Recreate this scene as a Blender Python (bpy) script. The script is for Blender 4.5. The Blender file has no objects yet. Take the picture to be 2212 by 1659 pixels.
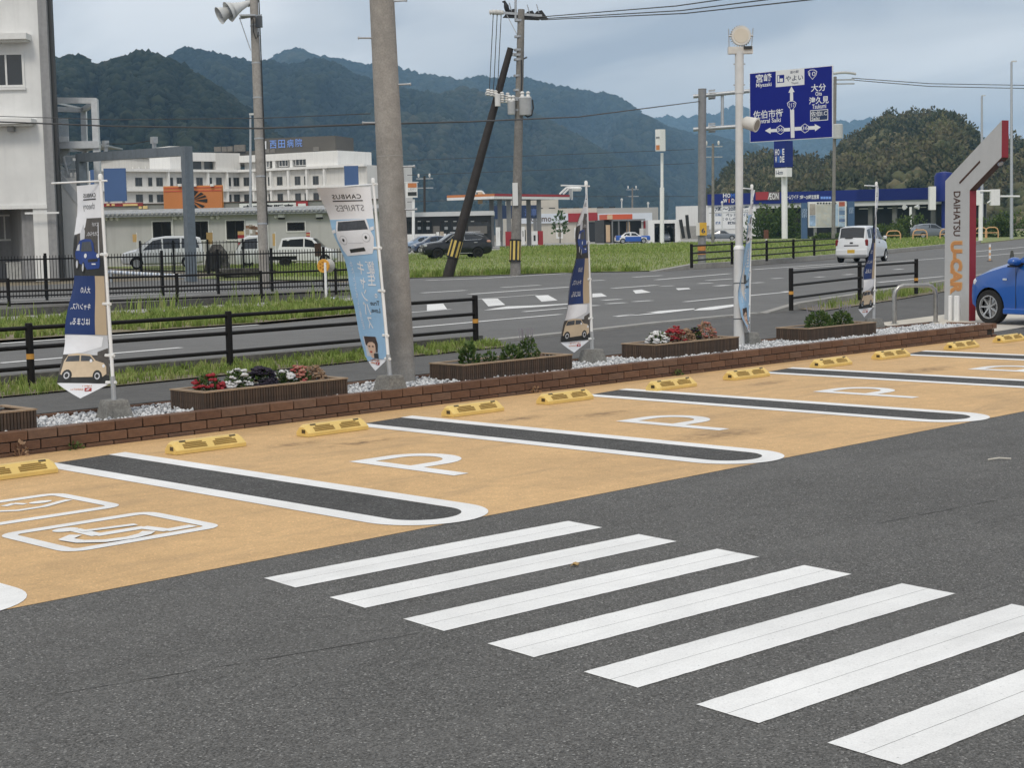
import bpy, bmesh, math, random
import numpy as np
from mathutils import Vector, Matrix, noise
random.seed(7); RNG = np.random.default_rng(11)
scene = bpy.context.scene
COL = scene.collection

# ------------------------------------------------------------------ camera
CAM_H = 1.6
FPX, FW, FH = 3460.3, 2212.0, 1659.0            # focal length in px of a 2212 px wide frame
RC = np.array([[0.70311924, -0.08094854, 0.70644934],
               [-0.71078107, -0.05159549, 0.70151848],
               [-0.0203373, -0.99538196, -0.09381447]])   # camera (right, down, forward) -> world
cam_data = bpy.data.cameras.new('camera')
cam_data.sensor_fit = 'HORIZONTAL'; cam_data.sensor_width = 36.0
cam_data.lens = FPX / FW * 36.0
cam_data.clip_start = 0.1; cam_data.clip_end = 20000
cam = bpy.data.objects.new('camera', cam_data); COL.objects.link(cam)
cam.matrix_world = Matrix(((RC[0, 0], -RC[0, 1], -RC[0, 2], 0), (RC[1, 0], -RC[1, 1], -RC[1, 2], 0),
                           (RC[2, 0], -RC[2, 1], -RC[2, 2], CAM_H), (0, 0, 0, 1)))
scene.camera = cam

# ------------------------------------------------------------------ sky, sun, exposure
SUN_EL, SUN_AZ = math.radians(48), math.radians(212)     # azimuth of the sun's position, from +X towards +Y
world = bpy.data.worlds.new('World'); scene.world = world; world.use_nodes = True
wn = world.node_tree.nodes; wl = world.node_tree.links; wn.clear()
w_out = wn.new('ShaderNodeOutputWorld'); w_bg = wn.new('ShaderNodeBackground')
w_sky = wn.new('ShaderNodeTexSky'); w_sky.sky_type = 'NISHITA'; w_sky.sun_disc = False
w_sky.sun_elevation = SUN_EL; w_sky.sun_rotation = math.pi/2 - SUN_AZ
w_sky.air_density = 1.2; w_sky.dust_density = 2.0
def wmath(op, a=None, b=None, clamp=False):
    n = wn.new('ShaderNodeMath'); n.operation = op; n.use_clamp = clamp
    for i, v in enumerate((a, b)):
        if v is None: continue
        if isinstance(v, (int, float)): n.inputs[i].default_value = v
        else: wl.new(v, n.inputs[i])
    return n.outputs[0]
w_tc = wn.new('ShaderNodeTexCoord'); w_sep = wn.new('ShaderNodeSeparateXYZ'); wl.new(w_tc.outputs['Generated'], w_sep.inputs[0])
zc = wmath('MAXIMUM', w_sep.outputs[2], 0.0)
zden = wmath('ADD', zc, 0.20)
w_cmb = wn.new('ShaderNodeCombineXYZ')
wl.new(wmath('DIVIDE', w_sep.outputs[0], zden), w_cmb.inputs[0]); wl.new(wmath('DIVIDE', w_sep.outputs[1], zden), w_cmb.inputs[1])
w_map = wn.new('ShaderNodeMapping'); wl.new(w_cmb.outputs[0], w_map.inputs[0])
w_map.inputs['Location'].default_value = (4.7, 3.3, 0.0); w_map.inputs["Rotation"].default_value = (0, 0, math.radians(100)); w_map.inputs['Scale'].default_value = (1.0, 0.62, 1.0)
def wnoise(scale, detail, rough, dist=0.0):
    n = wn.new('ShaderNodeTexNoise'); n.inputs['Scale'].default_value = scale; n.inputs['Detail'].default_value = detail
    n.inputs['Roughness'].default_value = rough; n.inputs['Distortion'].default_value = dist
    wl.new(w_map.outputs[0], n.inputs['Vector']); return n.outputs['Fac']
cl = wmath('ADD', wmath('MULTIPLY', wnoise(1.0, 1, .4, .5), .68), wmath('MULTIPLY', wnoise(2.4, 4, .5, .6), .32))
w_ramp = wn.new('ShaderNodeValToRGB'); wl.new(cl, w_ramp.inputs[0])
w_ramp.color_ramp.interpolation = 'EASE'
e = w_ramp.color_ramp.elements
e[0].position = 0.38; e[0].color = (0.47, 0.515, 0.595, 1)
e[1].position = 0.61; e[1].color = (0.95, 0.965, 0.99, 1)
m_ = e.new(0.5); m_.color = (0.75, 0.775, 0.815, 1)
# the cloud overhead is a little brighter and less blue than towards the horizon
grad = wmath('ADD', wmath('MULTIPLY', zc, .14), 0.97)
w_mul = wn.new('ShaderNodeVectorMath'); w_mul.operation = 'SCALE'; wl.new(w_ramp.outputs[0], w_mul.inputs[0]); wl.new(grad, w_mul.inputs[3])
# the layer of cloud covers nearly all of the clear sky behind it
w_sc = wn.new('ShaderNodeVectorMath'); w_sc.operation = 'SCALE'; wl.new(w_sky.outputs[0], w_sc.inputs[0]); w_sc.inputs[3].default_value = 0.10
w_mix = wn.new('ShaderNodeMix'); w_mix.data_type = 'RGBA'; w_mix.inputs['Factor'].default_value = 0.90
wl.new(w_sc.outputs[0], w_mix.inputs['A']); wl.new(w_mul.outputs[0], w_mix.inputs['B'])
w_tint = wn.new('ShaderNodeMix'); w_tint.data_type = 'RGBA'; wl.new(zc, w_tint.inputs['Factor']); w_tint.inputs['A'].default_value = (1, 1, 1, 1); w_tint.inputs['B'].default_value = (1.05, 1.0, .93, 1)
w_fin = wn.new('ShaderNodeVectorMath'); w_fin.operation = 'MULTIPLY'; wl.new(w_mix.outputs['Result'], w_fin.inputs[0]); wl.new(w_tint.outputs['Result'], w_fin.inputs[1])
wl.new(w_fin.outputs[0], w_bg.inputs['Color']); w_bg.inputs['Strength'].default_value = 1.0
wl.new(w_bg.outputs[0], w_out.inputs['Surface'])

sun_data = bpy.data.lights.new('sun', 'SUN'); sun_data.energy = 1.2; sun_data.angle = math.radians(14); sun_data.color = (1.0, 0.93, 0.82)
sun = bpy.data.objects.new('sun', sun_data); COL.objects.link(sun)
sdir = Vector((math.cos(SUN_EL)*math.cos(SUN_AZ), math.cos(SUN_EL)*math.sin(SUN_AZ), math.sin(SUN_EL)))
sun.rotation_euler = sdir.to_track_quat('Z', 'Y').to_euler()
vs = scene.view_settings
vs.view_transform = 'Standard'; vs.look = 'None'; vs.gamma = 1.0; vs.use_curve_mapping = False; vs.exposure = 0.12
scene.cycles.max_bounces = 6; scene.cycles.diffuse_bounces = 3; scene.cycles.glossy_bounces = 3
scene.cycles.transmission_bounces = 4; scene.cycles.transparent_max_bounces = 12; scene.cycles.volume_bounces = 1
scene.cycles.use_denoising = True
scene.cycles.sample_clamp_indirect = 6.0
scene.render.film_transparent = False

# ------------------------------------------------------------------ helpers: survey points
def ray(px, py):
    return RC @ np.array([px - FW/2, py - FH/2, FPX])
def P(px, py, z=0.0):
    d = ray(px, py); t = (z - CAM_H)/d[2]
    return Vector((t*d[0], t*d[1], z))
def D(px, py, depth):
    d = ray(px, py)*(depth/FPX)
    return Vector((d[0], d[1], d[2] + CAM_H))
def depth_of(p): return RC[0, 2]*p[0] + RC[1, 2]*p[1] + RC[2, 2]*(p[2]-CAM_H)
def horizon(px): return 503 - 0.0204*(px - 1106)
def GD(px, depth):
    """ground point in the column px at that depth"""
    y = horizon(px) + CAM_H*FPX/depth
    v = D(px, y, depth); v.z = 0.0
    return v
def zat(px, py, depth): return D(px, py, depth).z
RIGHT = Vector((RC[0, 0], RC[1, 0], 0)).normalized(); FWD = Vector((RC[0, 2], RC[1, 2], 0)).normalized()
UP = Vector((0, 0, 1))

# ------------------------------------------------------------------ helpers: materials
MATS = {}
def M(name, col, rough=.6, metal=0., var=.10, scale=6., bump=0., bscale=60., coat=0., spec=.5, alpha=1., trans=0., dirt=0.):
    if name in MATS: return MATS[name]
    m = bpy.data.materials.new(name); m.use_nodes = True
    nt = m.node_tree; n = nt.nodes; l = nt.links; b = n['Principled BSDF']
    b.inputs['Roughness'].default_value = rough; b.inputs['Metallic'].default_value = metal
    b.inputs['Specular IOR Level'].default_value = spec; b.inputs['Coat Weight'].default_value = coat
    b.inputs['Coat Roughness'].default_value = .05
    b.inputs['Transmission Weight'].default_value = trans; b.inputs['Alpha'].default_value = alpha
    tc = n.new('ShaderNodeTexCoord')
    if var > 0:
        t = n.new('ShaderNodeTexNoise'); t.inputs['Scale'].default_value = scale; t.inputs['Detail'].default_value = 6; t.inputs['Roughness'].default_value = .62
        l.new(tc.outputs['Object'], t.inputs['Vector'])
        r = n.new('ShaderNodeMapRange'); r.inputs['From Min'].default_value = .3; r.inputs['From Max'].default_value = .7
        r.inputs['To Min'].default_value = 1-var; r.inputs['To Max'].default_value = 1+var; l.new(t.outputs['Fac'], r.inputs['Value'])
        mx = n.new('ShaderNodeVectorMath'); mx.operation = 'SCALE'; mx.inputs[0].default_value = col[:3]; l.new(r.outputs[0], mx.inputs[3])
        last = mx.outputs[0]
        if dirt > 0:   # streaks of grime that run down the face
            mp = n.new('ShaderNodeMapping'); mp.inputs['Scale'].default_value = (3.2, 3.2, .22); l.new(tc.outputs['Object'], mp.inputs[0])
            t2 = n.new('ShaderNodeTexNoise'); t2.inputs['Scale'].default_value = 1.0; t2.inputs['Detail'].default_value = 5; l.new(mp.outputs[0], t2.inputs['Vector'])
            r2 = n.new('ShaderNodeMapRange'); r2.inputs['From Min'].default_value = .5; r2.inputs['From Max'].default_value = .75
            r2.inputs['To Min'].default_value = 1; r2.inputs['To Max'].default_value = 1-dirt; l.new(t2.outputs['Fac'], r2.inputs['Value'])
            m2 = n.new('ShaderNodeVectorMath'); m2.operation = 'SCALE'; l.new(last, m2.inputs[0]); l.new(r2.outputs[0], m2.inputs[3]); last = m2.outputs[0]
        l.new(last, b.inputs['Base Color'])
    else:
        b.inputs['Base Color'].default_value = (*col[:3], 1)
    if bump > 0:
        tb = n.new('ShaderNodeTexNoise'); tb.inputs['Scale'].default_value = bscale; tb.inputs['Detail'].default_value = 4
        l.new(tc.outputs['Object'], tb.inputs['Vector'])
        bp = n.new('ShaderNodeBump'); bp.inputs['Strength'].default_value = bump; bp.inputs['Distance'].default_value = .01
        l.new(tb.outputs['Fac'], bp.inputs['Height']); l.new(bp.outputs[0], b.inputs['Normal'])
    MATS[name] = m; return m
def srgb(r, g, b):
    f = lambda c: (c/255/12.92) if c/255 <= .04045 else ((c/255+.055)/1.055)**2.4
    return (f(r), f(g), f(b))

# ------------------------------------------------------------------ helpers: mesh building
WM = {}
def props(o, label=None, cat=None, group=None, kind=None):
    if label: o['label'] = label
    if cat: o['category'] = cat
    if group: o['group'] = group
    if kind: o['kind'] = kind
    return o
def thing(name, label, cat, loc=(0, 0, 0), rz=0., group=None):
    o = bpy.data.objects.new(name, None); COL.objects.link(o); o.empty_display_size = .1
    o.location = loc; o.rotation_euler = (0, 0, rz)
    WM[o.name] = Matrix.Translation(Vector(loc)) @ Matrix.Rotation(rz, 4, 'Z')
    return props(o, label, cat, group)
def link(name, me, parent=None, world_space=False):
    o = bpy.data.objects.new(name, me); COL.objects.link(o)
    if parent is not None:
        o.parent = parent
        pw = WM.get(parent.name, Matrix())
        if world_space: o.matrix_parent_inverse = pw.inverted(); WM[o.name] = Matrix()
        else: WM[o.name] = pw
    else: WM[o.name] = Matrix()
    return o
class MB:
    def __init__(s): s.v = []; s.f = []; s.m = []; s.cur = 0
    def add(s, vs, fs):
        o = len(s.v); s.v += [tuple(v) for v in vs]; s.f += [tuple(i+o for i in f) for f in fs]; s.m += [s.cur]*len(fs); return s
    def hexa(s, p):   # 8 points: bottom 4 ccw, top 4 ccw
        return s.add(p, [(3, 2, 1, 0), (4, 5, 6, 7), (0, 1, 5, 4), (1, 2, 6, 5), (2, 3, 7, 6), (3, 0, 4, 7)])
    def box(s, x0, x1, y0, y1, z0, z1):
        return s.hexa([(x0, y0, z0), (x1, y0, z0), (x1, y1, z0), (x0, y1, z0), (x0, y0, z1), (x1, y0, z1), (x1, y1, z1), (x0, y1, z1)])
    def obox(s, c, ax, ay, az, sx, sy, sz):
        c = Vector(c); ax = Vector(ax).normalized()*sx/2; ay = Vector(ay).normalized()*sy/2; az = Vector(az).normalized()*sz/2
        return s.hexa([c-ax-ay-az, c+ax-ay-az, c+ax+ay-az, c-ax+ay-az, c-ax-ay+az, c+ax-ay+az, c+ax+ay+az, c-ax+ay+az])
    def quad(s, a, b, c, d): return s.add([a, b, c, d], [(0, 1, 2, 3)])
    def poly(s, pts): return s.add(pts, [tuple(range(len(pts)))])
    def prism(s, pts, off):
        n = len(pts); off = Vector(off)
        vs = [Vector(p) for p in pts] + [Vector(p)+off for p in pts]
        return s.add(vs, [tuple(range(n-1, -1, -1)), tuple(range(n, 2*n))] + [(i, (i+1) % n, n+(i+1) % n, n+i) for i in range(n)])
    def tube(s, path, r, n=8, caps=True, closed=False):
        path = [Vector(p) for p in path]; k = len(path)
        rs = r if isinstance(r, (list, tuple)) else [r]*k
        vs = []; prev = None
        for i, p in enumerate(path):
            a = path[i-1] if i > 0 else (path[-1] if closed else p); b = path[(i+1) % k] if (i < k-1 or closed) else p
            t = (b-a); t = t.normalized() if t.length > 1e-9 else Vector((0, 0, 1))
            ref = prev if prev is not None else (Vector((0, 0, 1)) if abs(t.z) < .9 else Vector((1, 0, 0)))
            u = ref - t*ref.dot(t)
            if u.length < 1e-6: u = Vector((1, 0, 0)) - t*t.x
            u.normalize(); w = t.cross(u); prev = u
            for j in range(n):
                a_ = 2*math.pi*j/n; vs.append(p + (u*math.cos(a_) + w*math.sin(a_))*rs[i])
        fs = []
        for i in range(k if closed else k-1):
            i2 = (i+1) % k
            for j in range(n): fs.append((i*n+j, i*n+(j+1) % n, i2*n+(j+1) % n, i2*n+j))
        if caps and not closed: fs += [tuple(range(n-1, -1, -1)), tuple((k-1)*n+j for j in range(n))]
        return s.add(vs, fs)
    def lathe(s, c, axis, prof, n=16, caps=True):   # prof: (distance along the axis, radius)
        c = Vector(c); axis = Vector(axis).normalized()
        return s._rings([(c+axis*a, r) for a, r in prof], axis, n, caps)
    def _rings(s, rings, t, n, caps):
        ref = Vector((0, 0, 1)) if abs(t.z) < .9 else Vector((1, 0, 0))
        u = (ref - t*ref.dot(t)).normalized(); w = t.cross(u); vs = []; fs = []
        for p, r in rings:
            for j in range(n):
                a_ = 2*math.pi*j/n; vs.append(p + (u*math.cos(a_)+w*math.sin(a_))*r)
        k = len(rings)
        for i in range(k-1):
            for j in range(n): fs.append((i*n+j, i*n+(j+1) % n, (i+1)*n+(j+1) % n, (i+1)*n+j))
        if caps: fs += [tuple(range(n-1, -1, -1)), tuple((k-1)*n+j for j in range(n))]
        return s.add(vs, fs)
    def mesh(s, name, mats, smooth=False, angle=None):
        me = bpy.data.meshes.new(name); me.from_pydata(s.v, [], s.f)
        for m in (mats if isinstance(mats, (list, tuple)) else [mats]): me.materials.append(m)
        if len(me.materials) > 1: me.polygons.foreach_set('material_index', s.m)
        if smooth:
            me.polygons.foreach_set('use_smooth', [True]*len(me.polygons))
            if angle: me.set_sharp_from_angle(angle=math.radians(angle))
        me.update(); return me
    def build(s, name, mats, parent=None, world_space=True, smooth=False, angle=40):
        return link(name, s.mesh(name, mats, smooth, angle), parent, world_space)
def copy_tree(o, loc=None, rz=None, parent=None):
    c = o.copy(); COL.objects.link(c)
    if parent is not None: c.parent = parent
    if loc is not None: c.location = loc
    if rz is not None: c.rotation_euler = (0, 0, rz)
    WM[c.name] = Matrix.Translation(c.location) @ Matrix.Rotation(c.rotation_euler.z, 4, 'Z') if parent is None else Matrix()
    for ch in o.children: copy_tree(ch, parent=c)
    return c
def np_mesh(name, V, F, mat, parent=None, tint=None, smooth=False):
    me = bpy.data.meshes.new(name); V = np.asarray(V, np.float32); F = np.asarray(F, np.int32); k = F.shape[1]
    me.vertices.add(len(V)); me.vertices.foreach_set('co', V.ravel())
    me.loops.add(F.size); me.loops.foreach_set('vertex_index', F.ravel())
    me.polygons.add(len(F)); me.polygons.foreach_set('loop_start', np.arange(0, F.size, k, dtype=np.int32))
    if smooth: me.polygons.foreach_set('use_smooth', np.ones(len(F), bool))
    me.update(calc_edges=True)
    if tint is not None:
        a = me.attributes.new('tint', 'FLOAT', 'POINT'); a.data.foreach_set('value', np.asarray(tint, np.float32))
    me.materials.append(mat); me.validate()
    return link(name, me, parent, True)
def tint_mat(name, cols, rough=.7, spec=.3, trans=0.0):
    """leafy material: the colour is picked by the per-plant value 'tint'"""
    m = bpy.data.materials.new(name); m.use_nodes = True; nt = m.node_tree; n = nt.nodes; l = nt.links; b = n['Principled BSDF']
    a = n.new('ShaderNodeAttribute'); a.attribute_name = 'tint'
    r = n.new('ShaderNodeValToRGB'); el = r.color_ramp.elements
    el[0].color = (*cols[0], 1); el[1].color = (*cols[-1], 1)
    for i, c in enumerate(cols[1:-1]): el.new((i+1)/(len(cols)-1)).color = (*c, 1)
    l.new(a.outputs['Fac'], r.inputs[0]); l.new(r.outputs[0], b.inputs['Base Color'])
    b.inputs['Roughness'].default_value = rough; b.inputs['Specular IOR Level'].default_value = spec
    if trans > 0:
        t = n.new('ShaderNodeBsdfTranslucent'); l.new(r.outputs[0], t.inputs['Color']); mx = n.new('ShaderNodeMixShader'); mx.inputs[0].default_value = trans
        l.new(b.outputs[0], mx.inputs[1]); l.new(t.outputs[0], mx.inputs[2]); l.new(mx.outputs[0], n['Material Output'].inputs[0])
    return m

# ------------------------------------------------------------------ helpers: lettering
def glyphs(text, bold=0.0, vertical=False, spacing=1.0, shear=0.0):
    """flat mesh of a text in its own plane -> (verts Nx2 scaled to the unit box, faces, aspect w/h)"""
    cu = bpy.data.curves.new('lettering', 'FONT'); cu.body = '\n'.join(text) if vertical else text
    cu.align_x = 'CENTER'; cu.offset = bold; cu.space_character = spacing; cu.resolution_u = 3; cu.shear = shear
    if vertical: cu.space_line = spacing*.9
    ob = bpy.data.objects.new('lettering', cu)
    me = ob.to_mesh()
    v = np.array([x.co[:2] for x in me.vertices]); f = [tuple(p.vertices) for p in me.polygons]
    ob.to_mesh_clear(); bpy.data.objects.remove(ob); bpy.data.curves.remove(cu)
    if len(v) == 0: return np.zeros((0, 2)), [], 1.0
    mn = v.min(0); sz = v.max(0)-mn
    return (v-mn)/sz, f, sz[0]/sz[1]
def lettering(text, mat, parent, origin, right, up, w, h=None, bold=0.01, vertical=False, spacing=1.0, name='lettering', lift=0.0, mirror=False):
    """text filling a w x h box whose lower left corner is origin"""
    v, f, asp = glyphs(text, bold, vertical, spacing)
    if len(v) == 0: return None
    if h is None: h = w/asp
    if w is None: w = h*asp
    right = Vector(right).normalized(); up = Vector(up).normalized(); nrm = right.cross(up)*lift; origin = Vector(origin)
    x = (1-v[:, 0]) if mirror else v[:, 0]
    vs = [origin + right*(a*w) + up*(b*h) + nrm for a, b in zip(x, v[:, 1])]
    mb = MB(); mb.add(vs, f)
    return mb.build(name, mat, parent)
class Facade:
    """vertical plane that stands on two surveyed ground points; s runs along it, n towards the camera"""
    def __init__(s, pxL, dL, pxR, dR):
        s.a = GD(pxL, dL); b = GD(pxR, dR); s.t = (b-s.a).normalized(); s.len = (b-s.a).length
        s.n = Vector((s.t.y, -s.t.x, 0))
        if s.n.dot(s.a) > 0: s.n = -s.n
    def at(s, px, py):
        d = Vector(ray(px, py)); o = Vector((0, 0, CAM_H)); k = (s.a-o).dot(s.n)/d.dot(s.n); p = o+d*k
        return (p-s.a).dot(s.t), p.z
    def pt(s, S, z, n=0.): return s.a + s.t*S + UP*z + s.n*n
    def rect(s, x0, x1, y0, y1):
        return s.at(x0, (y0+y1)/2)[0], s.at(x1, (y0+y1)/2)[0], s.at((x0+x1)/2, y1)[1], s.at((x0+x1)/2, y0)[1]
    def box(s, mb, r, n0, n1):
        S0, S1, z0, z1 = r
        return mb.hexa([s.pt(S0, z0, n1), s.pt(S1, z0, n1), s.pt(S1, z0, n0), s.pt(S0, z0, n0), s.pt(S0, z1, n1), s.pt(S1, z1, n1), s.pt(S1, z1, n0), s.pt(S0, z1, n0)])
    def part(s, name, mat, parent, r, n0, n1):
        mb = MB(); s.box(mb, r, n0, n1); return mb.build(name, mat, parent)
    def text(s, text, mat, parent, r, n, **k):
        S0, S1, z0, z1 = r
        return lettering(text, mat, parent, s.pt(S0, z0, n), s.t, UP, S1-S0, z1-z0, **k)
    def window(s, parent, r, frame, glass, depth=.12, bars=1, fw=.07, hbar=False, name='window'):
        S0, S1, z0, z1 = r; mb = MB()
        for q in ((S0, S1, z0, z0+fw), (S0, S1, z1-fw, z1), (S0, S0+fw, z0+fw, z1-fw), (S1-fw, S1, z0+fw, z1-fw)): s.box(mb, q, -.02, .05)
        for i in range(bars): 
            c = S0+(S1-S0)*(i+1)/(bars+1); s.box(mb, (c-fw/2.5, c+fw/2.5, z0+fw, z1-fw), -.02, .04)
        w = mb.build(name, frame, parent)
        s.part('pane', glass, w, (S0+fw, S1-fw, z0+fw, z1-fw), -.01, .012)
        return w
# ================================================================== the setting: ground, lot, road
def stone_surface(name, base, speck=.35, sscale=170., big=.10, white=.0, grain=.0, gscale=110., pits=.0, bump=.35, rough=.85, stain=None, stain_amt=0., bigscale=.5):
    m = bpy.data.materials.new(name); m.use_nodes = True; nt = m.node_tree; n = nt.nodes; l = nt.links; b = n['Principled BSDF']
    tc = n.new('ShaderNodeTexCoord')
    def nz(sc, det=3, ro=.55, dist=0.):
        t = n.new('ShaderNodeTexNoise'); t.inputs['Scale'].default_value = sc; t.inputs['Detail'].default_value = det; t.inputs['Roughness'].default_value = ro
        t.inputs['Distortion'].default_value = dist; l.new(tc.outputs['Object'], t.inputs['Vector']); return t.outputs['Fac']
    def mr(v, a, c, lo, hi):
        r = n.new('ShaderNodeMapRange'); r.inputs['From Min'].default_value = a; r.inputs['From Max'].default_value = c
        r.inputs['To Min'].default_value = lo; r.inputs['To Max'].default_value = hi; l.new(v, r.inputs['Value']); return r.outputs[0]
    def mul(a, c):
        k = n.new('ShaderNodeMath'); k.operation = 'MULTIPLY'; l.new(a, k.inputs[0]); l.new(c, k.inputs[1]); return k.outputs[0]
    fine = nz(sscale, 2, .6)
    f = mul(mr(fine, .3, .7, 1-speck, 1+speck), mr(nz(bigscale, 5, .6, .3), .3, .7, 1-big, 1+big))
    f = mul(f, mr(nz(bigscale*9, 3, .5), .3, .7, 1-big*.7, 1+big*.7))
    sc = n.new('ShaderNodeVectorMath'); sc.operation = 'SCALE'; sc.inputs[0].default_value = base; l.new(f, sc.inputs[3]); last = sc.outputs[0]
    if grain > 0:   # single stones of the aggregate, each its own shade
        vg = n.new('ShaderNodeTexVoronoi'); vg.inputs['Scale'].default_value = gscale; l.new(tc.outputs['Object'], vg.inputs['Vector'])
        sx_ = n.new('ShaderNodeSeparateColor'); l.new(vg.outputs['Color'], sx_.inputs[0])
        rp = n.new('ShaderNodeValToRGB'); l.new(sx_.outputs[0], rp.inputs[0]); ee = rp.color_ramp.elements; ee[0].color = (1-grain,)*3+(1,); ee[1].position = .955; ee[1].color = (1+grain*.55,)*3+(1,); q_ = ee.new(.98); q_.color = (1+grain*2.4,)*3+(1,)
        mg = n.new('ShaderNodeVectorMath'); mg.operation = 'MULTIPLY'; l.new(last, mg.inputs[0]); l.new(rp.outputs[0], mg.inputs[1]); last = mg.outputs[0]
    if pits > 0:    # small chips worn through the paint
        mx = n.new('ShaderNodeMix'); mx.data_type = 'RGBA'; l.new(mr(nz(55, 5, .7), .62, .70, 0, pits), mx.inputs['Factor']); l.new(last, mx.inputs['A']); mx.inputs['B'].default_value = (.20, .20, .19, 1); last = mx.outputs['Result']
    if white > 0:   # pale chips in the aggregate
        vo = n.new('ShaderNodeTexVoronoi'); vo.inputs['Scale'].default_value = 38; l.new(tc.outputs['Object'], vo.inputs['Vector'])
        mx = n.new('ShaderNodeMix'); mx.data_type = 'RGBA'; l.new(mr(vo.outputs['Distance'], .05, .10, white, 0), mx.inputs['Factor']); l.new(last, mx.inputs['A'])
        mx.inputs['B'].default_value = (.42, .42, .41, 1); last = mx.outputs['Result']
    if stain is not None:
        mp = n.new('ShaderNodeMapping'); mp.inputs['Scale'].default_value = (.35, 1.5, 1); l.new(tc.outputs['Object'], mp.inputs[0])
        t = n.new('ShaderNodeTexNoise'); t.inputs['Scale'].default_value = 1.6; t.inputs['Detail'].default_value = 8; t.inputs['Roughness'].default_value = .68; t.inputs['Distortion'].default_value = .6
        l.new(mp.outputs[0], t.inputs['Vector'])
        mx = n.new('ShaderNodeMix'); mx.data_type = 'RGBA'; l.new(mr(t.outputs['Fac'], .50, .74, 0, stain_amt), mx.inputs['Factor']); l.new(last, mx.inputs['A'])
        mx.inputs['B'].default_value = (*stain, 1); last = mx.outputs['Result']
    l.new(last, b.inputs['Base Color']); b.inputs['Roughness'].default_value = rough; b.inputs['Specular IOR Level'].default_value = .3
    bp = n.new('ShaderNodeBump'); bp.inputs['Strength'].default_value = bump; bp.inputs['Distance'].default_value = .006
    l.new(fine, bp.inputs['Height']); l.new(bp.outputs[0], b.inputs['Normal']); return m
ASPH = stone_surface('lot_asphalt', (.124, .122, .117), speck=.35, sscale=260, big=.10, white=.6, grain=.58, gscale=150, bump=.5, stain=(.155, .153, .147), stain_amt=.45)
ASPH_BAY = stone_surface('bay_asphalt', (.082, .081, .079), grain=.5, gscale=105, speck=.3, sscale=260, big=.16, white=.3, bump=.4)
ROADM = stone_surface('road_asphalt', (.145, .144, .141), speck=.25, sscale=60, big=.10, bump=.2, bigscale=.25)
WALKM = stone_surface('walk_asphalt', (.105, .103, .10), speck=.3, sscale=90, big=.15, bump=.25)
ORANGE = stone_surface('orange_coating', (.61, .395, .19), speck=.14, sscale=110, big=.09, bump=.2, rough=.7, grain=.10, gscale=90, bigscale=.8, stain=(.33, .225, .125), stain_amt=.62)
WHITE = stone_surface('white_line_paint', (.81, .81, .80), speck=.09, sscale=160, big=.06, pits=.5, bump=.15, rough=.6, stain=(.50, .50, .49), stain_amt=.35)
WHITE_OLD = stone_surface('worn_line_paint', (.72, .72, .71), speck=.2, sscale=90, big=.10, bump=.1, rough=.7)
SOIL = stone_surface('dry_ground', (.20, .17, .12), speck=.3, sscale=9, big=.25, bump=.2, bigscale=.12)
FIELD = stone_surface('field_turf', (.19, .23, .075), speck=.45, sscale=3.0, big=.30, bump=.3, bigscale=.10, stain=(.36, .29, .19), stain_amt=.8)
CONC = stone_surface('concrete', (.33, .32, .30), speck=.12, sscale=45, big=.14, bump=.2)
CONC_D = stone_surface('dark_concrete', (.13, .125, .115), speck=.2, sscale=20, big=.3, bump=.3, bigscale=1.2)  # darker tone of concrete for kerb, ditch and floors
PAD = stone_surface('pale_concrete', (.56, .52, .45), speck=.10, sscale=60, big=.10, bump=.15)
def sheet(name, pts, z, mat, kind='structure', parent=None):
    mb = MB(); mb.poly([(p[0], p[1], z) for p in pts]); o = mb.build(name, mat, parent)
    if parent is None: o['kind'] = kind
    return o
# one ground sheet to the horizon, open only where the ditch runs
DX0, DX1, DY0, DY1 = 4.0, 27.5, 31.6, 34.2
g = MB(); B_ = 9000.
for (x0, x1, y0, y1) in ((-B_, B_, -B_, DY0), (-B_, B_, DY1, B_), (-B_, DX0, DY0, DY1), (DX1, B_, DY0, DY1)):
    g.quad((x0, y0, -.03), (x1, y0, -.03), (x1, y1, -.03), (x0, y1, -.03))
g.build('ground', SOIL)['kind'] = 'structure'
lot = sheet('parking_lot', [(-14, -12), (45, -12), (45, 12.6), (21.0, 11.6), (21, 11.05), (-14, 11.05)], 0., ASPH)
bay_area = sheet('parking_bay_surface', [(-8, 6.45), (20.75, 6.45), (20.95, 11.08), (-8, 11.08)], .002, ASPH_BAY if False else ORANGE)
# bay dividers: dark strip between two white lines that close in a half circle
def divider(xa, xb, y_far, y_near):
    w = .155; cx = (xa+xb)/2; ro = (xb-xa)/2; ri = ro-w; k = 20
    mb = MB(); yc = y_near+ro
    outer = [(xa, y_far)] + [(cx - ro*math.cos(math.pi*i/k), yc - ro*1.0*math.sin(math.pi*i/k)) for i in range(k+1)] + [(xb, y_far+.12)]
    inner = [(xa+w, y_far+.03)] + [(cx - ri*math.cos(math.pi*i/k), yc - ri*math.sin(math.pi*i/k)) for i in range(k+1)] + [(xb-w, y_far+.10)]
    for i in range(len(outer)-1):
        mb.quad((*outer[i], .005), (*inner[i], .005), (*inner[i+1], .005), (*outer[i+1], .005))
    mb.build('bay_line', WHITE, bay_area)
    sheet('divider_strip', inner, .0035, ASPH_BAY, parent=bay_area)
for k in range(-1, 6):
    xa = 2.775 + 2.918*k
    if k < 0: continue
    divider(xa, xa+.79, 10.47, 6.42)
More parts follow.
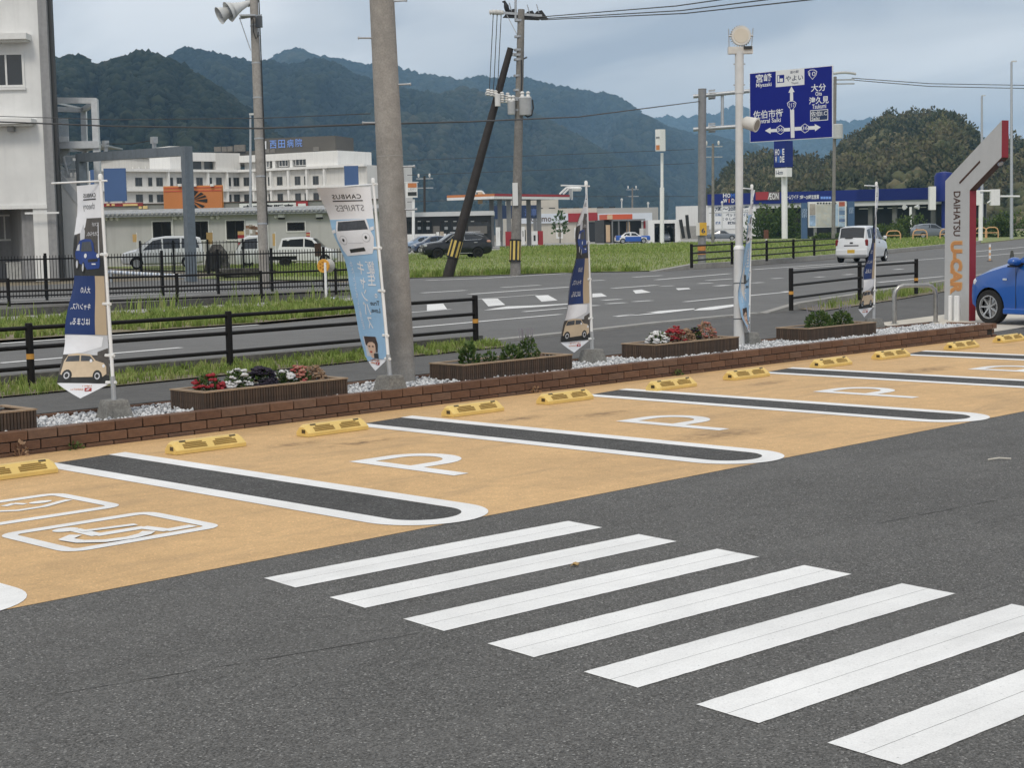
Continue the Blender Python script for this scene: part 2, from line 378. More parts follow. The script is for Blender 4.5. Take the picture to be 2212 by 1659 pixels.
# letters P painted on the bays
def paint_P(x, y):
    mb = MB(); z = .005; t = .135; ht = 1.09; w = .68; bh = .64
    mb.quad((x, y-ht, z), (x+t, y-ht, z), (x+t, y, z), (x, y, z))
    r = bh/2; k = 16
    o = [(x+t, y)] + [(x+w-r + r*math.sin(math.pi*i/k), y-r + r*math.cos(math.pi*i/k)) for i in range(k+1)] + [(x+t, y-bh)]
    ri = r-t
    n_ = [(x+t, y-t)] + [(x+w-r + ri*math.sin(math.pi*i/k), y-r + ri*math.cos(math.pi*i/k)) for i in range(k+1)] + [(x+t, y-bh+t)]
    for i in range(len(o)-1): mb.quad((*o[i], z), (*o[i+1], z), (*n_[i+1], z), (*n_[i], z))
    mb.build('letter_marking', WHITE, bay_area)
for x, y in ((7.19, 8.79), (10.12, 8.83), (13.06, 8.85), (16.02, 8.83)): paint_P(x, y)
# the two pictogram frames of the accessible bay
def frame_marking(x0, x1, y0, y1, w=.085, r=.12):
    def rr(x0, x1, y0, y1, r):
        out = []
        for cx, cy, a0 in ((x1-r, y1-r, 0), (x0+r, y1-r, 90), (x0+r, y0+r, 180), (x1-r, y0+r, 270)):
            for i in range(6): a = math.radians(a0+18*i); out.append((cx+r*math.cos(a), cy+r*math.sin(a)))
        return out
    o = rr(x0, x1, y0, y1, r); n_ = rr(x0+w, x1-w, y0+w, y1-w, max(r-w, .03)); mb = MB(); k = len(o)
    for i in range(k):
        j = (i+1) % k; mb.quad((*o[i], .005), (*o[j], .005), (*n_[j], .005), (*n_[i], .005))
    mb.build('pictogram_frame', WHITE, bay_area)
frame_marking(4.15, 5.13, 7.36, 8.16); frame_marking(4.15, 5.15, 8.42, 9.24)
def stroke(pts, w, name, zs=.005):
    mb = MB(); n_ = len(pts)
    for i in range(n_-1):
        a = Vector(pts[i]); b = Vector(pts[i+1]); t = (b-a).normalized(); q = Vector((-t.y, t.x))*w/2; a2 = a-t*w*.15; b2 = b+t*w*.15
        mb.quad((*(a2-q), zs+.0002*i), (*(b2-q), zs+.0002*i), (*(b2+q), zs+.0002*i), (*(a2+q), zs+.0002*i))
    mb.build(name, WHITE, bay_area)
def disc(cx, cy, rx, ry, name, z=.005):
    mb = MB(); mb.poly([(cx+rx*math.cos(2*math.pi*i/18), cy+ry*math.sin(2*math.pi*i/18), z) for i in range(18)]); mb.build(name, WHITE, bay_area)
# figure in a wheelchair, its head towards +y (traced from corners on the ground)
def bp(u, v): return tuple(P((u/2.9105)/1.36031, (1300+v/2.9105)/1.36031)[:2])
disc(*bp(560, 757), .075, .06, 'wheelchair_marking', .0058)
stroke([bp(640, 755), bp(830, 800), bp(1225, 735), bp(1430, 760), bp(1640, 722)], .08, 'wheelchair_marking')
stroke([bp(700, 770), bp(1150, 712)], .06, 'wheelchair_marking', .0068)
stroke([bp(640, 806), bp(560, 840), bp(690, 860), bp(900, 855), bp(1120, 826), bp(1240, 795), bp(1270, 775)], .075, 'wheelchair_marking', .0074)
stroke([bp(-400, 590), bp(-100, 600), bp(150, 590), bp(380, 555), bp(520, 515), bp(585, 500)], .055, 'pictogram_marking')
disc(*bp(345, 518), .075, .045, 'pictogram_marking', .0058); stroke([bp(40, 552), bp(120, 530), bp(210, 535)], .05, 'pictogram_marking')
# zebra crossing: every bar is laid in two passes with a hair gap
zo = Vector((4.44, 6.085)); zt = Vector((.9985, -.055)); zp = Vector((-.0545, -.558)); zw = Vector((-.03, -.280))
for i in range(9):
    a = zo + zp*i; mb = MB(); L = 2.0
    for (q0, q1) in ((0, .496), (.504, 1.0)):
        p = [a+zw*q0, a+zw*q0+zt*L, a+zw*q1+zt*L, a+zw*q1]; p.reverse()
        out_ = []
        for i0 in range(4):
            a_, b_ = p[i0], p[(i0+1) % 4]; k_ = max(2, int((b_-a_).length/.035)); nn_ = Vector((-(b_-a_).y, (b_-a_).x)).normalized()
            for j_ in range(k_): out_.append(a_.lerp(b_, j_/k_) + nn_*random.uniform(-.0016, .0016)*(0 if (q1 < .5 and i0 == 0) or (q0 > .5 and i0 == 2) else 1))
        mb.poly([(v.x, v.y, .003) for v in out_])
    mb.build('crosswalk_stripe', WHITE, lot)
# faint laying seam across the lot, scuffs on the bays
SEAM = stone_surface('asphalt_seam', (.055, .054, .052), speck=.4, sscale=90, big=.2, bump=.4)
for (x0_, y0_, x1_, y1_) in ((120, 1500, 905, 1368), (1900, 1130, 2180, 1075)):
    a, b = P(x0_, y0_, .0015), P(x1_, y1_, .0015); mb = MB(); k_ = 60; up_, lo_ = [], []
    for j in range(k_+1):
        c = a.lerp(b, j/k_); wv = .012*noise.noise(Vector((j*.35, x0_, 0))); hw = .004*max(.0, .6+noise.noise(Vector((j*.21, 7.7, x0_)))); q = Vector((-(b-a).y, (b-a).x, 0)).normalized(); up_.append(c+q*(wv+hw)); lo_.append(c+q*(wv-hw))
    for j in range(k_): mb.quad(lo_[j], lo_[j+1], up_[j+1], up_[j])
    mb.build('asphalt_seam', SEAM, lot)
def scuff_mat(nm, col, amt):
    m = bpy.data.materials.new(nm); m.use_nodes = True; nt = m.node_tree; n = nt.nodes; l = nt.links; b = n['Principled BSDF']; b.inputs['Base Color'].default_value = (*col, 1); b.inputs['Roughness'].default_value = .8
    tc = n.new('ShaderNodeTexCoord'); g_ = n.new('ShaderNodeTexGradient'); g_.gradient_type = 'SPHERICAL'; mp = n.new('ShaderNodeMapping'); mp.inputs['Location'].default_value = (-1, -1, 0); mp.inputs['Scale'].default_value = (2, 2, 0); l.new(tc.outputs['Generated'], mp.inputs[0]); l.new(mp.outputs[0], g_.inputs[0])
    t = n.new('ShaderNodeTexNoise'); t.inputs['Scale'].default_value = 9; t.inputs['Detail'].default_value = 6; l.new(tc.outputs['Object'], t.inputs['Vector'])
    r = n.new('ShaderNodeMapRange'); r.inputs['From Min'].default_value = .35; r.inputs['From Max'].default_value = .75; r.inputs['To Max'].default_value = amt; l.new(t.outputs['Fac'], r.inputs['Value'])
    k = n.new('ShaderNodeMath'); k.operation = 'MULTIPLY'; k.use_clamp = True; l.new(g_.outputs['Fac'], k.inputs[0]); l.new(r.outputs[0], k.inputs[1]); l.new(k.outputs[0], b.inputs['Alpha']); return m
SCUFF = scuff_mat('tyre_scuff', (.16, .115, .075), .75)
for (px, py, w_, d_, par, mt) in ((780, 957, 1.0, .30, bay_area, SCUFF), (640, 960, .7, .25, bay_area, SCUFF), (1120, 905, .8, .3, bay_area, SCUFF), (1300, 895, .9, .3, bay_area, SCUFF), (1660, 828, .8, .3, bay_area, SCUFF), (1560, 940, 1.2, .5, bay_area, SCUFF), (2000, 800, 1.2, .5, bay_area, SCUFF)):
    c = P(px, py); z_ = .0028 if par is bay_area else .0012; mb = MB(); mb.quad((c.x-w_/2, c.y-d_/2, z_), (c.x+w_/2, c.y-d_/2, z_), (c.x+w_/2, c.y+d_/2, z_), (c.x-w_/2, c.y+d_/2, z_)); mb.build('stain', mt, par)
# litter on the lot
leaf_m = M('dead_leaf', (.42, .28, .12), .8, var=.3, scale=30)
mb = MB(); c = P(1241, 1225)
pts = [(c.x+.024*math.cos(a)*(1+.5*math.cos(3*a)), c.y+.013*math.sin(a), .012+.008*math.sin(2*a)) for a in [i*math.pi/5 for i in range(10)]]
mb.prism(pts, (0, 0, .002)); props(mb.build('dead_leaf', leaf_m), 'small dry tan leaf lying between two crosswalk bars', 'leaf')
mb = MB(); c = P(2158, 994); mb.tube([(c.x-.06, c.y+.05, .005), (c.x, c.y, .014), (c.x+.07, c.y-.05, .005)], .006, 5)
props(mb.build('twig', M('pale_twig', (.55, .52, .45), .8)), 'pale thin twig lying on the dark asphalt', 'twig')

# ------------------------------------------------------------------ pavement, kerbs, road
KERB = [(-30, 15.9), (-5, 16.6), (9, 16.95), (16.5, 17.02), (21.4, 17.72), (24.7, 18.0), (26.2, 18.25), (31, 19.75), (36, 21.2), (45, 24.0), (60, 29.2), (80, 36.6), (120, 52), (220, 92)]
FARK = [(-30, 23.4), (-5, 23.9), (12.6, 24.25), (17.8, 24.35), (21.5, 25.2), (23.6, 27.5), (25.0, 30.5), (27.4, 34.0), (31, 38.6), (36, 43.2), (40.1, 45.0), (46.5, 42.9), (49.0, 40.0), (52, 40.6), (56, 41.3), (64.8, 43.7), (72.5, 46.5), (88, 52.2), (120, 64.6), (220, 104)]
road = sheet('road', KERB + FARK[::-1], -.012, ROADM)
back_road = sheet('back_alley', [(-30, 37.6), (27, 36.6), (31, 38.6), (36, 43.2), (38, 56), (-30, 60)], -.016, ROADM)
walk = sheet('sidewalk', [(-30, 12.0)] + [(20.9, 12.05), (22.8, 14.3), (30, 15.2), (60, 24), (120, 46)] + [p for p in KERB[::-1] if p[0] <= 120], -.006, WALKM)
sheet('entrance_apron', [(20.95, 11.5), (22.2, 11.62), (24.4, 11.9), (30, 12.6), (30, 15.1), (22.8, 14.25), (20.95, 12.1)], .004, PAD)
def kerb_run(name, pts, w, z0, z1, mat, taper=False):
    """a kerb along a line: one block every metre"""
    root = thing(name, None, None, (pts[0][0], pts[0][1], 0)); root['kind'] = 'structure'
    pts = [Vector(p) for p in pts]; d = 0
    for i in range(len(pts)-1):
        a, b = pts[i], pts[i+1]; L = (b-a).length; t = (b-a)/L; q = Vector((-t.y, t.x))*w; step = 1.0 if a.length < 60 else 4.0; k = max(1, round(L/step))
        for j in range(k):
            p0 = a + t*(L*j/k+.005); p1 = a + t*(L*(j+1)/k-.005); mb = MB()
            za = zb = z1
            if taper and i == 0 and j == 0: za = z0+.03
            dz = random.uniform(-.003, .003)
            mb.hexa([(*p0, z0), (*p1, z0), (*(p1-q), z0), (*(p0-q), z0), (*p0, za+dz), (*p1, zb+dz), (*(p1-q), zb+dz), (*(p0-q), za+dz)])
            mb.build('kerb_block', mat, root)
    return root
kerb_run('roadside_kerb', [(1, 16.75), (9, 16.95), (16.4, 17.02)], .16, -.02, .11, CONC_D)
kerb_run('dropped_kerb', [(16.5, 17.02), (21.4, 17.72), (24.6, 18.0)], .2, -.02, .025, CONC)
kerb_run('roadside_kerb', [(24.8, 18.0), (26.2, 18.25), (31, 19.75), (36, 21.2), (45, 24.0), (60, 29.2)], .18, -.02, .12, CONC, True)
kerb_run('field_kerb', [(48.6, 40.2), (52, 40.9), (56, 41.6), (64.8, 44.0), (72.5, 46.8), (88, 52.5), (120, 65)], -.3, -.02, .20, CONC, True)
sheet('verge_soil', [(1, 15.25), (10, 15.55), (16.1, 15.95), (16.3, 16.86), (9, 16.79), (1, 16.59)], .012, SOIL)
sheet('verge_soil', [(25.6, 17.2), (30, 18.3), (36, 20.0), (45, 22.9), (45, 23.8), (36, 21.0), (31, 19.55), (26.2, 18.05)], .012, SOIL)
sheet('median_soil', [(-30, 23.6), (12.6, 24.45), (17.8, 24.55), (21.5, 25.5), (23.4, 27.7), (24.5, 30.2), (-30, 30.2)], .02, SOIL)
# concrete strip, ditch and the raised pavement behind it
mb = MB(); mb.box(-30, 26.5, 30.2, DY0, -.05, .05); mb.build('ditch_edge', CONC)['kind'] = 'structure'
mb = MB(); mb.box(DX0, DX1, DY0-.0, DY1, -.75, -.70); mb.box(DX0, DX1, DY1, DY1+.2, -.75, -.035); mb.box(DX0, DX1, DY0-.2, DY0, -.75, -.055); mb.build('ditch', CONC_D)['kind'] = 'structure'
mb = MB(); mb.box(-30, 28.5, DY1, 36.6, -.03, .10); mb.build('raised_pavement', CONC_D)['kind'] = 'structure'
sheet('field', [(40.1, 45.3), (46.5, 43.2), (49.2, 40.6), (56, 42.0), (64.8, 44.3), (72.5, 47.1), (88, 52.8), (120, 65.2), (300, 136), (300, 200), (60, 110), (44, 62), (38, 56), (37, 46)], .008, FIELD)
# painted lines on the road: ends surveyed from the picture, laid as strips
def zq(x0, y0, s=2.9105): return lambda u, v: ((x0+u/s)/1.36031, (y0+v/s)/1.36031)
zB, zD, zE, zG, zF, zA, zC = zq(0, 480), zq(600, 480), zq(1160, 480), zq(1800, 480), zq(1900, 0), zq(0, 0), zq(700, 0)
zH = zq(2300, 300, 2.3695); z9 = zq(0, 900)
ZR = -.006
def rline(q, u0, v0, u1, v1, w=.15):
    a = P(*q(u0, v0), ZR); b = P(*q(u1, v1), ZR); t = (b-a).normalized(); n_ = Vector((-t.y, t.x, 0))*w/2
    if depth_of(a) < 0 or depth_of(b) < 0 or depth_of(a) > 400: return
    mb = MB(); mb.quad(a-n_, b-n_, b+n_, a+n_); mb.build('road_line', WHITE_OLD, road)
def rquad(q, *pp):
    mb = MB(); pts = [P(*q(u, v), ZR) for u, v in pp]; mb.poly(pts); mb.build('road_marking', WHITE_OLD, road)
rline(z9, 0, 485, 1550, 352); rline(z9, 0, 318, 2212, 157)
rline(zE, 130, 1405, 1420, 1290); rline(zE, 640, 1118, 1500, 1055, .22); rline(zE, 230, 1107, 605, 1085, .22); rline(zE, 270, 1000, 750, 982, .3)
rline(zE, 750, 982, 1480, 938, .25); rline(zE, 915, 1060, 1240, 1040, .2); rline(zE, 1680, 1003, 1790, 997, .25)
rline(zE, 130, 1275, 480, 1247, .12); rline(zE, 710, 1160, 1220, 1122, .12); rline(zE, 1780, 1170, 1930, 1160, .2); rline(zE, 1815, 1200, 1975, 1190, .2); rline(zE, 2040, 1182, 2195, 1172, .2)
rline(zE, 1885, 1308, 2212, 1275, .15); rline(zE, 1100, 1268, 1480, 1235, .15); rline(zE, 1660, 1215, 1740, 1216, .25)
rquad(zE, (275, 1262), (450, 1250), (415, 1198), (275, 1207)); rquad(zE, (800, 1222), (945, 1210), (880, 1155), (745, 1160)); rquad(zE, (1255, 1182), (1392, 1170), (1310, 1125), (1200, 1130))
rquad(zE, (1690, 1145), (1815, 1136), (1768, 1110), (1690, 1113)); rquad(zE, (2060, 1113), (2190, 1102), (2110, 1078), (2035, 1086))
rquad(zE, (760, 1256), (980, 1243), (1250, 1225), (1480, 1205), (1480, 1198), (1240, 1212), (960, 1222), (860, 1238))
rline(zG, 370, 995, 1000, 942, .22); rline(zG, 0, 1068, 380, 1040, .22); rline(zG, 805, 1000, 1030, 985, .22); rline(zG, 735, 1027, 850, 1022, .25); rline(zG, 885, 1048, 990, 1040, .3)
rquad(zG, (560, 1083), (668, 1074), (650, 1064), (540, 1068)); rline(zG, 410, 1050, 520, 1045, .2); rline(zG, 1365, 985, 1450, 980, .22); rline(zG, 1195, 1022, 1285, 1017, .22); rline(zG, 1740, 972, 1800, 968, .25); rline(zG, 1980, 952, 2060, 947, .25)
rline(zG, 615, 1183, 1515, 1097, .16); rline(zG, 1200, 907, 2150, 840, .2); rline(zG, 1500, 900, 2150, 858, .2)
rquad(zG, (25, 1312), (420, 1282), (700, 1248), (700, 1240), (400, 1262), (180, 1290)); rquad(zG, (690, 1258), (860, 1252), (1035, 1224), (1035, 1205), (880, 1222), (740, 1240))
rline(zG, 180, 972, 420, 958, .25)
rline(zH, 660, 1255, 1120, 1212, .16); rline(zH, 1060, 1312, 1124, 1305, .16); rline(zH, 1340, 1040, 1680, 1008, .2); rline(zH, 1340, 1075, 1680, 1047, .2); rline(zH, 780, 1165, 832, 1161, .25); rline(zH, 0, 1320, 60, 1316, .2); rline(zH, 660, 1120, 1124, 1085, .18)
for (a, b) in (((21.2, 40.4), (27, 39.6)), ((12, 42.5), (29, 41.6))):
    mb = MB(); mb.quad((a[0], a[1]-.08, -.01), (b[0], b[1]-.08, -.01), (b[0], b[1]+.08, -.01), (a[0], a[1]+.08, -.01)); mb.build('road_line', WHITE_OLD, back_road)

# ================================================================== brick bed, gravel, planters
BRICK = [M('brick_%d' % i, c, .85, var=.22, scale=14, bump=.5, bscale=90) for i, c in enumerate([(.150, .078, .046), (.175, .095, .058), (.132, .070, .044), (.165, .098, .066)])]
MORTAR = M('dark_mortar', (.035, .030, .026), .95, var=.2)
def brick_mesh(L, d, h, i):
    mb = MB(); b = .004
    x0, x1, y0, y1 = -L/2, L/2, 0, d
    lo = [(x0, y0, 0), (x1, y0, 0), (x1, y1, 0), (x0, y1, 0)]; hi = [(x, y, h-b) for x, y, _ in lo]; top = [(x0+b, y0+b, h), (x1-b, y0+b, h), (x1-b, y1-b, h), (x0+b, y1-b, h)]
    mb.add(lo+hi+top, [(3, 2, 1, 0), (8, 9, 10, 11)] + [(j, (j+1) % 4, 4+(j+1) % 4, 4+j) for j in range(4)] + [(4+j, 4+(j+1) % 4, 8+(j+1) % 4, 8+j) for j in range(4)])
    return mb.mesh('brick', BRICK[i])
bw = thing('brick_wall', 'low brown brick wall along the orange parking bays, edging the gravel bed', 'brick wall', (4, 11.1, 0))
mb = MB(); mb.box(3.6, 20.86, 11.118, 11.19, 0, .183); mb.build('mortar', MORTAR, bw)
bm = {k: [brick_mesh(.238, .11, h, i) for i in range(4)] for k, h in (('a', .070), ('b', .068), ('c', .030))}
for row, (z, k, off) in enumerate(((0., 'c', 0), (.038, 'b', .126), (.116, 'a', 0.02))):
    x = 3.8+off
    while x < 20.8:
        o = link('brick', random.choice(bm[k]), bw, True); o.location = (x, 11.10+random.uniform(-.004, .004), z); o.rotation_euler = (0, 0, random.uniform(-.006, .006)); x += .252
bk = thing('brick_edging', 'single course of brown bricks between the gravel bed and the sidewalk', 'brick wall', (4, 12.05, 0))
mb = MB(); mb.box(3.6, 20.86, 12.06, 12.10, 0, .19); mb.build('mortar', MORTAR, bk)
for z in (.04, .118):
    x = 3.7 + (.1 if z < .1 else 0)
    while x < 20.8:
        o = link('brick', random.choice(bm['b']), bk, True); o.location = (x, 12.02+random.uniform(-.003, .003), z); x += .252
be = thing('brick_end_wall', 'short brick return closing the gravel bed beside the entrance', 'brick wall', (20.8, 11.2, 0))
for z, k, o_ in ((0, 'c', 0), (.038, 'b', .1), (.116, 'a', 0)):
    for j in range(3):
        y = 11.222+.252*j+o_*.4
        if y > 12.0: continue
        o = link('brick', random.choice(bm[k]), be, True); o.location = (20.97, y, z); o.rotation_euler = (0, 0, math.pi/2)
sheet('gravel_base', [(3.6, 11.19), (20.86, 11.19), (20.86, 12.05), (3.6, 12.05)], .135, M('gravel_bed', (.34, .35, .36), .9, var=.3, scale=40))
# loose crushed stone (one mass)
def ico(sub=0):
    b = bmesh.new(); bmesh.ops.create_icosphere(b, subdivisions=sub+1, radius=1.0)
    v = np.array([x.co[:] for x in b.verts]); f = np.array([[q.index for q in p.verts] for p in b.faces]); b.free(); return v, f
I0, I1 = ico(0), ico(1)
def scatter_blobs(name, C, S, mat, tint, base=I0, jitter=.25, flat=None, seed=3, smooth=False, parent=None):
    """C centres Nx3, S sizes Nx3"""
    r = np.random.default_rng(seed); bv, bf = base; n_ = len(C); k = len(bv)
    a = r.uniform(0, 2*np.pi, n_); ca, sa = np.cos(a)[:, None], np.sin(a)[:, None]
    V = np.repeat(bv[None], n_, 0)*(1 + r.uniform(-jitter, jitter, (n_, k, 1)))
    V = V*S[:, None, :]; x = V[..., 0]*ca - V[..., 1]*sa; y = V[..., 0]*sa + V[..., 1]*ca; V[..., 0] = x; V[..., 1] = y
    V = V + C[:, None, :]
    F = (bf[None] + (np.arange(n_)*k)[:, None, None]).reshape(-1, 3)
    return np_mesh(name, V.reshape(-1, 3), F, mat, parent, np.repeat(tint, k), smooth)
n_ = 22000
C = np.stack([RNG.uniform(3.8, 20.8, n_), RNG.uniform(11.21, 12.01, n_), RNG.uniform(.135, .175, n_)], 1)
S = RNG.uniform(.008, .019, (n_, 1))*RNG.uniform(.6, 1.2, (n_, 3))
gm = tint_mat('crushed_stone', [(.30, .31, .33), (.50, .51, .52), (.66, .67, .68), (.78, .78, .78)], .8)
gr = scatter_blobs('gravel', C, S, gm, RNG.uniform(0, 1, n_), jitter=.35); props(gr, 'loose pale grey crushed stone filling the brick bed', 'gravel', kind='stuff')

# wheel stops
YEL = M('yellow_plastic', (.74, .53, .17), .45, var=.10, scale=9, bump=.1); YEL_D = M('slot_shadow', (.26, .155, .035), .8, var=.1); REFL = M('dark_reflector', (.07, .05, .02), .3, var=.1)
def make_stop():
    r = thing('wheel_stop', '', 'wheel stop')
    L, w, h = .63, .155, .092; mb = MB()
    prof = [(0, 0), (0, .028), (.06, h), (.115, h), (w, .03), (w, 0)]
    def ring(x, inset=0): return [(x, y + (0 if .0 < inset < 0 else 0), z) for y, z in prof]
    xs = [(-L/2, .0), (-L/2+.035, 1), (L/2-.035, 1), (L/2, 0)]
    vs = []
    for x, full in xs:
        for (y, z) in prof:
            if not full and z > .05: z = .072; 
            vs.append((x, y, z))
    k = len(prof); fs = [tuple(range(k-1, -1, -1)), tuple(3*k+j for j in range(k))]
    for i in range(3):
        for j in range(k): fs.append((i*k+j, i*k+(j+1) % k, (i+1)*k+(j+1) % k, (i+1)*k+j))
    # the winding above runs inwards for this profile order; flip it
    mb.add(vs, [f[::-1] for f in fs]); mb.build('body', YEL, r, False)
    sl = Vector((0, .06, h-.028)).normalized(); nn = Vector((0, -sl.z, sl.y))
    for half in (-1, 1):
        for j in range(4):
            t = .018+.0155*j; c = Vector((half*.135, 0, .028)) + sl*t; m2 = MB(); ln = .205 if j < 3 else .15
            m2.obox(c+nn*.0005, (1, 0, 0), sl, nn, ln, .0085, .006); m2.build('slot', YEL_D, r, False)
        m2 = MB(); m2.obox(Vector((half*.225, 0, .028))+sl*.082+nn*.001, (1, 0, 0), sl, nn, .055, .013, .005); m2.build('reflector', REFL, r, False)
    m2 = MB(); m2.box(-L/2-.002, -L/2+.01, .04, .085, .025, .055); m2.build('end_reflector', REFL, r, False)
    return r
stop0 = make_stop()
stops = [(5.29, 10.05, 'beside the accessible bay pictograms, cut by the frame edge'), (6.94, 10.13, 'just past the first dark divider strip'), (8.2, 10.16, 'touching the second dark divider strip'),
         (9.83, 10.2, 'third bay, its near one, in front of the concrete pole'), (11.05, 10.21, 'touching the third dark divider strip'), (12.58, 10.16, 'first one past the third divider strip, below the slatted planter'),
         (13.9, 10.2, 'below the planter of red and white flowers'), (15.6, 10.26, 'first one past the fourth divider strip'), (16.95, 10.3, 'touching the fifth divider strip'),
         (18.68, 10.32, 'near the end of the brick wall'), (20.1, 10.4, 'last one, at the right edge beyond the brick wall')]
for i, (x, y, t) in enumerate(stops):
    o = stop0 if i == 0 else copy_tree(stop0)
    o.location = (x, y-.02, .005); o.rotation_euler = (0, 0, random.uniform(-.012, .005)); props(o, 'yellow slotted wheel stop ' + t, 'wheel stop', 'yellow wheel stops along the bays'); WM[o.name] = Matrix.Translation(o.location)

# slatted planters
WOOD = [M('stained_slat_%d' % i, c, .75, var=.25, scale=20, bump=.3, bscale=30) for i, c in enumerate([(.074, .048, .033), (.090, .059, .040), (.064, .044, .032)])]
RIMW = M('planter_rim', (.33, .24, .16), .8, var=.2, scale=15, bump=.2); EARTH = M('planter_soil', (.10, .055, .03), .95, var=.35, scale=50, bump=.6)
DARKW = M('planter_lining', (.008, .007, .006), .9, var=.1)
slat_me = []
for i in range(3):
    mb = MB(); mb.hexa([(-.0105, 0, 0), (.0105, 0, 0), (.0105, .02, 0), (-.0105, .02, 0), (-.0105, 0, .163), (.0105, 0, .163), (.0105, .02, .163), (-.0105, .02, .163)]); slat_me.append(mb.mesh('slat', WOOD[i]))
def make_planter(x, y, L, Dp, label, h=.175, rz=0.):
    r = thing('planter_box', label, 'planter', (x, y, .155), rz)
    k = int(L/.0275)
    for i in range(k):
        o = link('slat', random.choice(slat_me), r); o.location = ((i+.5)*L/k, -.002, 0)
    k = int(Dp/.0275)
    for i in range(k):
        o = link('slat', random.choice(slat_me), r); o.location = (0, (i+.5)*Dp/k, 0); o.rotation_euler = (0, 0, -math.pi/2)
        if i % 2 == 0:
            o = link('slat', random.choice(slat_me), r); o.location = (L, (i+.5)*Dp/k, 0); o.rotation_euler = (0, 0, math.pi/2)
    mb = MB(); mb.box(.012, L-.012, .012, Dp-.012, -.02, h-.03); mb.build('lining', DARKW, r, False)
    mb = MB(); t = .05
    mb.box(-.004, L+.004, -.006, t, h-.012, h); mb.box(-.004, L+.004, Dp-t, Dp+.006, h-.012, h); mb.box(-.004, t, t, Dp-t, h-.012, h); mb.box(L-t, L+.004, t, Dp-t, h-.012, h); mb.build('rim', RIMW, r, False)
    mb = MB(); nx, ny = 14, 6
    vs = [(t+(L-2*t)*i/(nx-1), t+(Dp-2*t)*j/(ny-1), h-.028+random.uniform(-.008, .01)) for j in range(ny) for i in range(nx)]
    mb.add(vs, [(j*nx+i, j*nx+i+1, (j+1)*nx+i+1, (j+1)*nx+i) for j in range(ny-1) for i in range(nx-1)]); mb.build('soil', EARTH, r, False)
    return r
PL = [(4.62, 11.24, 1.5, 'brown slatted planter box cut off by the frame edge'), (7.64, 11.22, 1.55, 'brown slatted planter box with red and white petunias, nearest the striding banner'),
      (10.72, 11.30, 1.56, 'brown slatted planter box with green herbs beside the concrete pole'), (13.76, 11.40, 1.54, 'brown slatted planter box with faded red and white flowers'),
      (16.92, 11.52, 1.56, 'brown slatted planter box with two round green shrubs')]
PL[1] = (*PL[1][:3], 'brown slatted planter box with red, white and dark purple flowers')
for x, y, L, lab in PL: make_planter(x, y, L, .50, lab)
# plants
LEAFM = tint_mat('planter_leaves', [(.035, .075, .02), (.06, .115, .03), (.10, .16, .045), (.15, .19, .07)], .55, trans=.25)
FLOW = {'white': [(.78, .78, .80), (.85, .85, .84)], 'red': [(.28, .02, .03), (.42, .05, .06)], 'purple': [(.020, .016, .030), (.05, .04, .06)], 'dry': [(.30, .19, .12), (.42, .30, .20)], 'pinkred': [(.45, .10, .10), (.50, .30, .22)], 'spike': [(.30, .29, .33), (.42, .41, .45)]}
FLOWM = {k: tint_mat('petals_'+k, v, .7, trans=.2) for k, v in FLOW.items()}
def leaf_quads(n, rx, ry, h, size, seed, up=.5, shell=.55):
    r = np.random.default_rng(seed)
    th = r.uniform(0, 2*np.pi, n); ph = np.arccos(r.uniform(-.15, 1, n)); rad = shell+(1-shell)*r.uniform(0, 1, n)**.5
    c = np.stack([rx*rad*np.sin(ph)*np.cos(th), ry*rad*np.sin(ph)*np.sin(th), np.maximum(h*rad*np.cos(ph), .005)], 1)
    d = np.stack([np.cos(th)*np.sin(ph), np.sin(th)*np.sin(ph), np.cos(ph)*.6+up], 1) + r.normal(0, .45, (n, 3)); d /= np.linalg.norm(d, axis=1)[:, None]
    s = np.cross(d, r.normal(0, 1, (n, 3))); s /= np.linalg.norm(s, axis=1)[:, None]; L = size*r.uniform(.6, 1.3, n)[:, None]; w = L*.32; nrm = np.cross(d, s)
    V = np.stack([c, c+d*L*.5+s*w+nrm*L*.08, c+d*L, c+d*L*.5-s*w+nrm*L*.08], 1).reshape(-1, 3)
    F = np.arange(4*n).reshape(-1, 4); return V, F, np.repeat(r.uniform(0, 1, n), 4)
